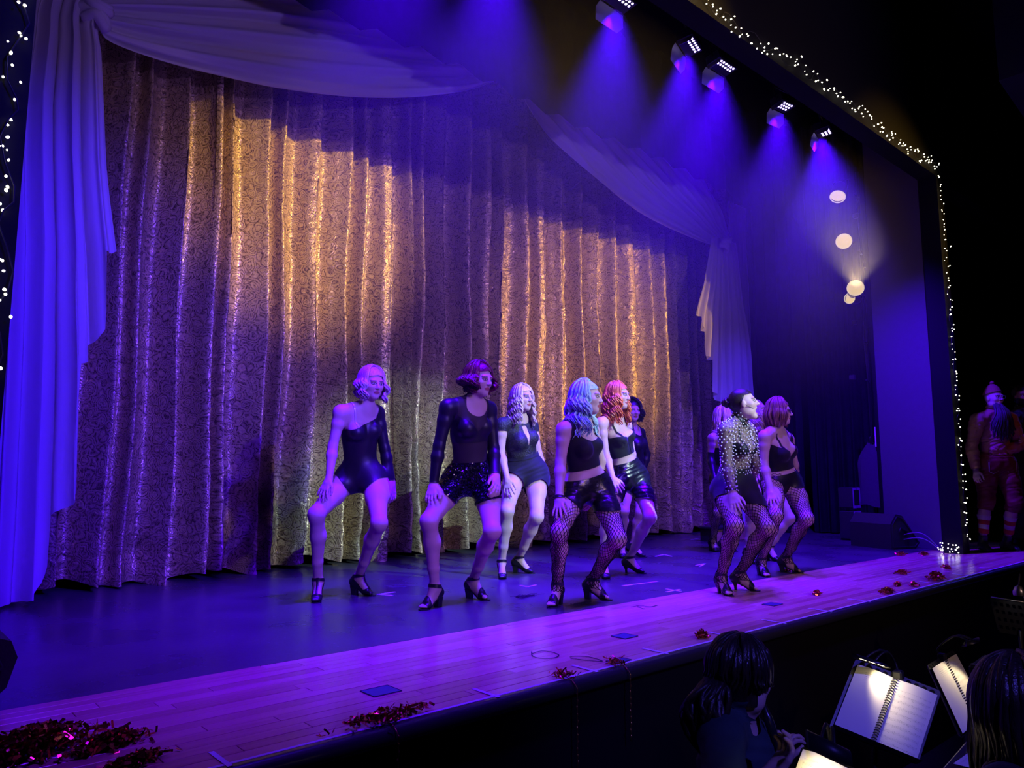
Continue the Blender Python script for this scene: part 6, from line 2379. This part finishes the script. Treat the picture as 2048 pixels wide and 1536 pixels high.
def fairy(label, path, n, jitter, seed, rad=0.0056):
    """string of lights: black lead with many bulbs, each bulb a part"""
    global bulb_me
    rg = random.Random(seed)
    P = np.asarray(path, float)
    L = np.concatenate([[0], np.cumsum(np.linalg.norm(np.diff(P, axis=0), axis=1))])
    root = thing('fairy_lights', label, 'string lights', tuple(P[0]), 'white fairy light strings')
    tot = L[-1]
    at = lambda s: np.array([np.interp(s, L, P[:, i]) for i in range(3)])
    spots = []
    wig = []
    for i in range(n):
        s = tot * (i + rg.uniform(-0.4, 0.4)) / n
        p = at(min(max(s, 0), tot)) + np.array([rg.gauss(0, jitter[0]), rg.uniform(-0.035, 0.0), rg.gauss(0, jitter[2])])
        spots.append(p)
    for s in np.linspace(0, tot, max(int(tot / 0.06), 8)):
        wig.append(at(s) + np.array([jitter[0] * 1.2 * math.sin(s * 21), -0.012, jitter[2] * 1.2 * math.sin(s * 17 + 1)]))
    MB().tube(wig, 0.0028, 4).build('lead', M_WIRE, root, True)
    for p in spots:
        if bulb_me is None:
            o = MB().lathe([(0.0004, -0.011), (0.006, -0.007), (0.0085, 0.0), (0.006, 0.008), (0.0004, 0.012)], 6).build('bulb', M_BULB, None, True)
            bulb_me = o.data
        else:
            o = bpy.data.objects.new('bulb', bulb_me)
            COL.objects.link(o)
        o.parent = root
        o.location = Vector(p - ROOTLOC[root.name])
        k = rg.uniform(0.75, 1.25) * rad / 0.0085
        o.rotation_euler = (rg.uniform(0, 3), rg.uniform(0, 3), 0)
        o.scale = (k, k, k)
    return root


fairy('string of white fairy lights running along the proscenium header', [(x, 3.045, 4.53 + 0.02 * math.sin(x * 2.1)) for x in np.linspace(3.9, 9.62, 60)], 160, (0.02, 0, 0.045), 5)
fairy('string of white fairy lights hanging down the far proscenium column', [(9.60 + 0.05 * (1 - z / 4.5) + 0.012 * math.sin(z * 4), 3.045, z) for z in np.linspace(4.45, 0.1, 40)], 88, (0.035, 0, 0.03), 9)
fairy('string of white fairy lights on the near proscenium edge', [(0.385 - 0.028 + 0.012 * math.sin(z * 5), 3.045, z) for z in np.linspace(2.85, 0.9, 30)], 50, (0.022, 0, 0.02), 13, 0.0045)
# loose end in a heap at the foot of the column
hp = []
hrg = random.Random(4)
for t in np.linspace(0, 1, 40):
    hp.append((9.36 + 0.30 * t + 0.05 * math.sin(t * 17), 3.20 + 0.10 * math.sin(t * 11), 0.025 + 0.05 * abs(math.sin(t * 9))))
fairy('heap of white fairy lights lying at the foot of the far column', hp, 34, (0.03, 0, 0.03), 21)

# ------------------------------------------------------------------ loudspeakers, cases and bits in the wings
M_SPK = mat('speaker_paint', (0.018, 0.018, 0.02), 0.55, bump=0.25, bscale=120)
M_GRILLE = mat('speaker_grille', (0.02, 0.02, 0.022), 0.5, 0.3, bump=0.7, bscale=220)


def wedge(label, M):
    """floor monitor: slanted cabinet lying on its back edge; local x along the cabinet, y depth, z up"""
    sp = thing('floor_monitor', label, 'loudspeaker', tuple(M.translation), 'floor monitors')
    prof = [(0.0, 0.0), (0.40, 0.0), (0.47, 0.07), (0.20, 0.40), (0.10, 0.42), (0.0, 0.30)]
    # the cabinet: profile extruded along x
    X = Matrix(((0, 0, 1, 0), (1, 0, 0, 0), (0, 1, 0, 0), (0, 0, 0, 1)))
    MB().prism(prof, 0.62, M @ X).build('cabinet', M_SPK, sp)
    d = np.array([0.20 - 0.47, 0.40 - 0.07])
    L = float(np.hypot(*d))
    d = d / L
    nrm2 = np.array([d[1], -d[0]])
    def face(u, v, h):
        return np.array([v, 0.47 + d[0] * u + nrm2[0] * h, 0.07 + d[1] * u + nrm2[1] * h])
    V = [face(u, v, h) for h in (0.002, 0.014) for u, v in ((0.02, 0.03), (0.02, 0.59), (L - 0.02, 0.59), (L - 0.02, 0.03))]
    mesh('grille', xf(np.array(V), M), [(4, 5, 6, 7), (0, 1, 5, 4), (1, 2, 6, 5), (2, 3, 7, 6), (3, 0, 4, 7)], M_GRILLE, sp, False)
    # metal rim and handle on the end face
    for (x0) in (0.622, -0.002):
        mb = MB()
        pr = [(0.03, 0.03), (0.39, 0.03), (0.44, 0.08), (0.20, 0.37), (0.11, 0.39), (0.03, 0.29)]
        pts = [xf(np.array([[x0, a, b]]), M)[0] for a, b in pr + pr[:1]]
        mb.tube(pts, 0.006, 5)
        mb.build('end_rim', M_SPK, sp)
        h = [xf(np.array([[x0 + (0.008 if x0 > 0 else -0.008), a, b]]), M)[0] for a, b in ((0.12, 0.2), (0.16, 0.26), (0.26, 0.22), (0.24, 0.15))]
        MB().tube(h, 0.008, 6).build('end_handle', M_BLACKMETAL, sp, True)
    return sp


def yawM(p, a):
    return Matrix.Translation(Vector((float(p[0]), float(p[1]), float(p[2])))) @ Matrix.Rotation(a, 4, 'Z')


# far monitor: in the picture its long slope faces us, its square end points to the right
c = at_z(1790, 1100)
wedge('black floor monitor lying by the masking flat', yawM((9.72, 4.40, 0.0), R(-110)))
# near monitor: only a corner shows at the picture edge
ns = thing('floor_monitor', 'dark corner of a loudspeaker at the near picture edge', 'loudspeaker', (0.30, 3.62, 0.0), 'floor monitors')
MB().prism([(-0.42, 0.0), (0.0, 0.0), (0.055, 0.05), (0.085, 0.16), (0.06, 0.225), (-0.02, 0.255), (-0.42, 0.27)], 0.42, Matrix.Translation((0.50, 3.58, 0.012)) @ Matrix(((1, 0, 0, 0), (0, 0, 1, 0), (0, 1, 0, 0), (0, 0, 0, 1)))).build('cabinet', M_SPK, ns)
MB().tube([(0.1, 3.565, 0.04), (0.46, 3.565, 0.04), (0.53, 3.565, 0.15), (0.48, 3.565, 0.235), (0.1, 3.565, 0.25)], 0.010, 6).build('end_rim', M_BLACKMETAL, ns, True)
for xx in (0.15, 0.42):
    MB().lathe([(0.02, 0.012), (0.022, 0.0)], 10, Matrix.Translation((xx, 3.75, 0))).build('rubber_foot', M_SHOE, ns)

# flight cases, coat, papers in the dark wing
M_CASE = mat('case_black', (0.02, 0.02, 0.022), 0.5, bump=0.1)
M_PALE = mat('pale_metal', (0.75, 0.75, 0.78), 0.45, 0.2)


def case(label, lo, hi):
    t_ = thing('flight_case', label, 'case', (0.5 * (lo[0] + hi[0]), 0.5 * (lo[1] + hi[1]), lo[2]), 'flight cases in the wing')
    MB().bbox(lo, hi, 0.01).build('shell', M_CASE, t_)
    for x in (lo[0], hi[0]):
        for z in (lo[2], hi[2]):
            for y in (lo[1],):
                sx = 1 if x == lo[0] else -1
                sz = 1 if z == lo[2] else -1
                MB().add([(x, y - 0.003, z), (x + sx * 0.13, y - 0.003, z), (x + sx * 0.13, y - 0.003, z + sz * 0.035), (x + sx * 0.035, y - 0.003, z + sz * 0.035), (x + sx * 0.035, y - 0.003, z + sz * 0.14), (x, y - 0.003, z + sz * 0.14)], [(0, 1, 2, 3), (0, 3, 4, 5)]).build('corner_plate', M_PALE, t_)
    return t_


case('lower flight case with pale corner plates behind the masking flat', (10.42, 4.66, 0.02), (10.66, 4.86, 0.40))
case('upper flight case with pale corner plates behind the masking flat', (10.42, 4.66, 0.44), (10.66, 4.86, 0.72))
c = at_x(1757, 870, 10.55)
nb_ = thing('notice_sheet', 'pale patterned notice fixed high by the boom in the wing', 'notice', tuple(c))
MB().bbox((c[0] - 0.005, c[1] - 0.10, c[2] - 0.16), (c[0] + 0.005, c[1] + 0.05, c[2] + 0.11), 0.002).build('board', M_PALE, nb_)
for k, (a, b, h_) in enumerate(((0.0, 0.07, 0.02), (-0.04, 0.0, 0.03), (0.01, -0.06, 0.02), (-0.05, -0.11, 0.02))):
    MB().box((c[0] - 0.009, c[1] + a - 0.03, c[2] + b), (c[0] - 0.004, c[1] + a + 0.02, c[2] + b + h_)).build('printed_bar', M_CASE, nb_)
# hanging coat
c = at_x(1742, 905, 10.62)
ct = thing('hanging_coat', 'dark coat hanging on a hook in the wing under the notice', 'coat', (c[0], c[1], c[2] - 0.6))
V = []
nu, nv = 40, 24
for i in range(nu):
    a = 2 * PI * i / nu
    for k in range(nv):
        t = k / (nv - 1)
        w = 0.05 + 0.13 * math.sin(min(1, t * 3) * PI / 2) + 0.02 * math.sin(5 * a + 3 * t)
        V.append((c[0] + 0.07 * math.cos(a) * (0.5 + t * 0.5), c[1] + w * math.sin(a), c[2] + 0.12 - 0.85 * t + 0.02 * math.sin(a * 3)))
Fc = [(i * nv + k, ((i + 1) % nu) * nv + k, ((i + 1) % nu) * nv + k + 1, i * nv + k + 1) for i in range(nu) for k in range(nv - 1)]
mesh('coat_body', V, Fc, mat('grey_coat', (0.045, 0.04, 0.05), 0.9, bump=0.3, bscale=25), ct, True)
MB().tube(catmull([(c[0], c[1] - 0.12, c[2] - 0.05), (c[0] - 0.03, c[1] - 0.17, c[2] - 0.3), (c[0] - 0.03, c[1] - 0.15, c[2] - 0.62)], 14), 0.045, 10).build('sleeve', mat('grey_coat', (0.1, 0.09, 0.11)), ct, True)
MB().tube(catmull([(c[0] + 0.15, c[1], c[2] + 0.22), (c[0], c[1], c[2] + 0.22), (c[0], c[1], c[2] + 0.12)], 8), 0.006, 6).build('hook', M_BLACKMETAL, ct, True)
# bluish cloth hanging beside the column foot
c = at_z(1893, 1085)
cl_ = thing('hanging_cloth', 'bright blue-lit pointed cloth beside the foot of the far column', 'cloth', (9.92, 3.34, 0.0))
V, Fc = [], []
n = 14
for i in range(n):
    t = i / (n - 1)
    for k in range(9):
        a = k / 8 - 0.5
        w = 0.02 + 0.15 * t ** 0.8
        V.append((9.93 + a * w + 0.015 * math.sin(9 * t), 3.34 + 0.03 * math.cos(a * 9) * t, 0.62 - 0.50 * t + 0.03 * math.sin(a * 7) * t))
mesh('sheet', V, grid_faces(n, 9), M_SHEER, cl_, True)
MB().tube([(9.93, 3.35, 0.60), (9.93, 3.35, 1.0)], 0.003, 5).build('hanging_cord', M_WIRE, cl_)
# cables beside the column foot
for k, lab in enumerate(('thin cable arching from the floor monitor to the column', 'second thin cable looping behind the column foot')):
    pts = [(9.62, 3.98, 0.02), (9.70, 3.80, 0.10 + 0.05 * k), (9.72, 3.55, 0.14 + 0.06 * k), (9.74, 3.36, 0.02 + 0.01 * k)]
    meta(MB().tube(catmull(pts, 20), 0.007, 6).build('cable', mat('grey_cable', (0.18, 0.18, 0.2), 0.5), None, True), lab, 'cable', 'cables by the column')
# low wooden steps behind the singer
p0 = at_z(1372, 1078)
st_ = thing('low_platform', 'low dark platform with wooden front panels behind the singer', 'platform', (9.0, 5.85, 0.0))
MB().bbox((8.80, 5.75, 0.17), (9.60, 6.05, 0.20), 0.006).build('deck', M_CASE, st_)
for k in range(4):
    MB().bbox((8.82 + k * 0.195, 5.77, 0.0), (8.82 + k * 0.195 + 0.18, 5.79, 0.168), 0.006).build('front_panel', mat('plywood', (0.42, 0.26, 0.14), 0.6, var=0.25, vscale=12), st_)
MB().box((8.82, 5.80, 0.0), (9.58, 6.04, 0.17)).build('core', M_CASE, st_)

# ------------------------------------------------------------------ things lying on the stage
M_TINSEL = mat('copper_tinsel', (0.85, 0.22, 0.09), 0.24, 0.9)
M_TINSEL2 = mat('gold_tinsel', (0.75, 0.38, 0.10), 0.28, 0.9)


def tinsel(label, c, sx, sy, n, sz=0.05, seed=0, mat_=None, ang=0.0):
    rg = np.random.default_rng(seed)
    t_ = thing('tinsel_clump', label, 'tinsel', (float(c[0]), float(c[1]), float(c[2])), 'copper tinsel scattered on the apron')
    mb = MB()
    ca, sa = math.cos(ang), math.sin(ang)
    for i in range(n):
        a, b = rg.normal(0, 0.42, 2)
        x, y = a * sx, b * sy
        h = max(0.004, sz * math.exp(-(a * a + b * b) * 0.8) * rg.uniform(0.1, 1.0))
        d = nrm(np.array([rg.normal(), rg.normal(), rg.normal() * 0.6]))
        s = nrm(np.cross(d, rg.normal(size=3)))
        L = rg.uniform(0.012, 0.040)
        w = rg.uniform(0.0025, 0.007)
        o = np.array([c[0] + x * ca - y * sa, c[1] + x * sa + y * ca, c[2] + h + 0.003])
        k = rg.uniform(-0.6, 0.6)
        q = np.cross(d, s)
        pts = [o - d * L * 0.5, o + q * k * L * 0.3, o + d * L * 0.5]
        V = []
        for p in pts:
            p = np.array([p[0], p[1], max(p[2], c[2] + 0.002)])
            V += [p + s * w, p - s * w]
        for v in V:
            v[2] = max(v[2], c[2] + 0.001)
        mb.add(V, [(0, 1, 3, 2), (2, 3, 5, 4)])
    st = mb.build('foil_strips', mat_ or M_TINSEL, t_)
    st['kind'] = 'stuff'
    # the garland's twisted core
    pts = [np.array([c[0] + (q - 0.5) * sx * 1.5 * ca - 0.25 * sy * math.sin(7 * q + seed) * sa, c[1] + (q - 0.5) * sx * 1.5 * sa + 0.25 * sy * math.sin(7 * q + seed) * ca, c[2] + 0.008 + 0.012 * abs(math.sin(5 * q + seed))]) for q in np.linspace(0, 1, 16)]
    MB().tube(pts, 0.004, 5).build('core_wire', mat_ or M_TINSEL, t_, True)
    return t_


k_ = 0
for (px, py, sx, sy, n, sz, lab) in (
        (55, 1513, 0.22, 0.10, 1100, 0.09, 'big heap of copper tinsel in the near corner of the apron'),
        (215, 1497, 0.14, 0.045, 420, 0.05, 'long tuft of copper tinsel trailing from the near corner heap'),
        (270, 1530, 0.11, 0.03, 220, 0.035, 'thin strand of copper tinsel nearest the stage lip'),
        (1402, 1277, 0.05, 0.03, 90, 0.045, 'small round copper tinsel tuft near the lip below the mint-haired dancer'),
        (1634, 1190, 0.06, 0.03, 80, 0.03, 'small copper tinsel tuft alone in front of the dancer with glasses'),
        (1775, 1186, 0.12, 0.05, 160, 0.035, 'flat copper tinsel tuft beside the lip below two smaller ones'),
        (1795, 1172, 0.07, 0.03, 80, 0.03, 'copper tinsel tuft just behind the flat one at the lip'),
        (1829, 1173, 0.05, 0.03, 60, 0.03, 'tiny copper tinsel tuft at the end of the lip tufts'),
        (1872, 1160, 0.14, 0.06, 260, 0.07, 'bushy copper tinsel tuft standing up near the far lip'),
        (1805, 1147, 0.14, 0.05, 120, 0.03, 'broken row of copper tinsel in the middle of the far apron'),
        (1802, 1110, 0.16, 0.05, 140, 0.03, 'copper tinsel lying below the floor monitor on the apron edge'),
        (1848, 1110, 0.13, 0.05, 110, 0.03, 'copper tinsel between the floor monitor tuft and the column'),
        (1893, 1137, 0.10, 0.04, 90, 0.03, 'copper tinsel with a trailing thread in front of the column'),
        (1748, 1088, 0.07, 0.03, 60, 0.03, 'copper tinsel tucked under the floor monitor'),
        (1572, 1143, 0.10, 0.04, 70, 0.02, 'gold tinsel scraps between the shoes of the dancer with glasses')):
    tinsel(lab, at_z(px, py), sx, sy, n, sz, 30 + k_, M_TINSEL2 if 'gold' in lab else None, 0.3)
    k_ += 1


def ribbon(name, label, cat, pts, w, mat_, group=None):
    o = MB().tube(catmull(pts, 40), w, 5, True, 0.35).build(name, mat_, None, True)
    return meta(o, label, cat, group)


# garlands hanging over the lip
M_GARL = mat('garland_gold', (0.70, 0.45, 0.12), 0.2, 0.9)
for (px, py, zl, lab) in ((780, 1452, -0.55, 'gold garland hanging over the lip from the long near tuft'), (1147, 1363, -0.42, 'gold bead garland hanging longest over the middle of the lip'), (1252, 1335, -0.32, 'short gold garland hanging over the lip beside a blue floor plate')):
    c = at_z(px, py)
    x0 = c[0]
    g_ = thing('tinsel_garland', lab, 'garland', (x0, 2.36, 0.0), 'garlands over the stage lip')
    MB().tube(catmull([(x0 - 0.03, 2.44, 0.006), (x0, 2.375, 0.010), (x0 + 0.005, 2.325, -0.02), (x0 + 0.005, 2.32, -0.08), (x0 + 0.004, 2.322, zl)], 30), 0.0022, 5).build('thread', M_GARL, g_, True)
    nl = int(-zl / 0.028)
    for k in range(nl):
        z = -0.05 - k * 0.028
        if z < zl:
            break
        MB().lathe([(0.0008, -0.009), (0.0042, -0.004), (0.0042, 0.004), (0.0008, 0.009)], 6, Matrix.Translation((x0 + 0.005 + 0.003 * math.sin(k * 2.1), 2.321, z))).build('bead', M_GARL, g_, True)
    mb = MB()
    rg = np.random.default_rng(int(px))
    for i in range(70):
        o = np.array([x0 + rg.normal(0, 0.02), 2.40 + rg.normal(0, 0.025), 0.012 + abs(rg.normal(0, 0.012))])
        d = nrm(rg.normal(size=3))
        s = nrm(np.cross(d, rg.normal(size=3)))
        V = [o - d * 0.012 + s * 0.003, o - d * 0.012 - s * 0.003, o + d * 0.012 - s * 0.003, o + d * 0.012 + s * 0.003]
        for v in V:
            v[2] = max(v[2], 0.004)
        mb.add(V, [(0, 1, 2, 3)])
    tf = mb.build('foil_tuft', M_TINSEL, g_)
    tf['kind'] = 'stuff'
# long near tuft on the lip
c = at_z(800, 1440)
tinsel('long copper tinsel tuft lying on the lip with a curled end', np.array([at_z(785, 1446)[0], 2.43, 0.003]), 0.22, 0.04, 170, 0.04, 77, None, 0.0)

# dark threads of hair and string on the floor
M_THREAD = mat('dark_thread', (0.02, 0.02, 0.022), 0.7)
ribbon('dark_string', 'dark string loop lying on the boards below the mint-haired dancer', 'string', [at_z(x, y, 0.003) for x, y in ((1063, 1303), (1066, 1312), (1085, 1317), (1110, 1315), (1117, 1309), (1100, 1303), (1080, 1302), (1064, 1307))], 0.003, M_THREAD, 'strings on the apron')
ribbon('dark_string', 'longer dark string lying beside the blue plate near the lip', 'string', [at_z(x, y, 0.003) for x, y in ((1140, 1314), (1150, 1312), (1180, 1314), (1205, 1322), (1180, 1321), (1155, 1318), (1141, 1316))], 0.003, M_THREAD, 'strings on the apron')
ribbon('dark_string', 'short dark string lying on the boards beyond the mint-haired dancer', 'string', [at_z(x, y, 0.003) for x, y in ((1262, 1214), (1280, 1211), (1300, 1213), (1316, 1210), (1300, 1214), (1275, 1213), (1290, 1218))], 0.0025, M_THREAD, 'strings on the apron')
for (px, py, w, lab) in ((1050, 1194, 0.11, 'dark tuft of shed hair on the floor between two dancers'), (1160, 1210, 0.10, 'dark tuft of shed hair by the mint-haired dancer\'s shoe')):
    c = at_z(px, py)
    mb = MB()
    rg = np.random.default_rng(px)
    for i in range(46):
        a = rg.uniform(-0.5, 0.5)
        o = c + np.array([rg.normal(0, w * 0.4), rg.normal(0, w * 0.16), 0.003 + 0.008 * rg.random()])
        d = np.array([math.cos(a + 0.3), math.sin(a + 0.3), 0]) * w * 0.5
        q = np.array([-d[1], d[0], 0]) * rg.uniform(-0.5, 0.5)
        mb.tube([o - d, o + q, o + d], 0.0011, 4)
    t_ = mb.build('hair_tuft', M_THREAD, None, True)
    meta(t_, lab, 'hair tuft', 'shed hair on the floor', kind='stuff')
# white spike marks on the black floor
def mark(label, segs):
    t_ = thing('floor_mark', label, 'tape', tuple(at_z(*segs[0][0])), 'white tape marks on the stage floor')
    for (p, q) in segs:
        a, b = at_z(*p), at_z(*q)
        d = nrm(b - a)
        s = np.array([-d[1], d[0], 0]) * 0.011
        up_ = np.array([0, 0, 0.0016])
        V = [a + s, a - s, b - s, b + s]
        MB().add([v + np.array([0, 0, 0.0003]) for v in V] + [v + up_ for v in V], [(0, 1, 2, 3), (4, 5, 6, 7), (0, 1, 5, 4), (1, 2, 6, 5), (2, 3, 7, 6), (3, 0, 4, 7)]).build('tape_strip', M_TAPE, t_)


mark('angled white tape mark beside the leotard dancer\'s shoe', [((755, 1189), (790, 1184)), ((755, 1189), (785, 1191))])
mark('angled white tape mark between the lace-top dancer and the hair tuft', [((1040, 1171), (1055, 1174)), ((1055, 1174), (1072, 1170))])
mark('angled white tape mark behind the orange-haired dancer\'s shoe', [((1311, 1113), (1328, 1109)), ((1328, 1109), (1343, 1113))])
mark('angled white tape mark between the orange-haired dancer and the singer', [((1392, 1131), (1410, 1127)), ((1400, 1133), (1410, 1127))])
mark('white tape cross beside the boards left of the singer', [((1332, 1178), (1362, 1183)), ((1333, 1184), (1360, 1179))])
mark('small white tape mark on the floor near the far curtain hem', [((1382, 1079), (1397, 1078)), ((1390, 1077), (1397, 1078))])
mark('faint white tape line under the mint-haired dancer', [((1245, 1172), (1315, 1163))])
# blue squares let into the boards
M_PLATE = mat('blue_plate', (0.05, 0.06, 0.16), 0.4, bump=0.05)
for (px, py, sx, sy, lab) in ((762, 1383, 0.065, 0.055, 'blue square floor plate nearest the leotard dancer'), (1249, 1273, 0.055, 0.05, 'blue square floor plate in the middle of the apron'), (1238, 1322, 0.055, 0.035, 'blue square floor plate touching the stage lip'), (1545, 1209, 0.06, 0.045, 'blue square floor plate in front of the singer')):
    c = at_z(px, py)
    pl = thing('floor_plate', lab, 'floor plate', (c[0], c[1], 0.0), 'blue plates in the apron')
    y0, y1 = c[1] - sy, c[1] + sy
    y0 = max(y0, 2.41)
    MB().bbox((c[0] - sx, y0, 0.0012), (c[0] + sx, y1, 0.0030), 0.0008).build('plate', M_PLATE, pl)
    for a, b, e, f_ in ((c[0] - sx, y0, c[0] + sx, y0), (c[0] - sx, y1, c[0] + sx, y1), (c[0] - sx, y0, c[0] - sx, y1), (c[0] + sx, y0, c[0] + sx, y1)):
        MB().tube([(a, b, 0.0022), (e, f_, 0.0022)], 0.0026, 4).build('edge_strip', M_THREAD, pl)
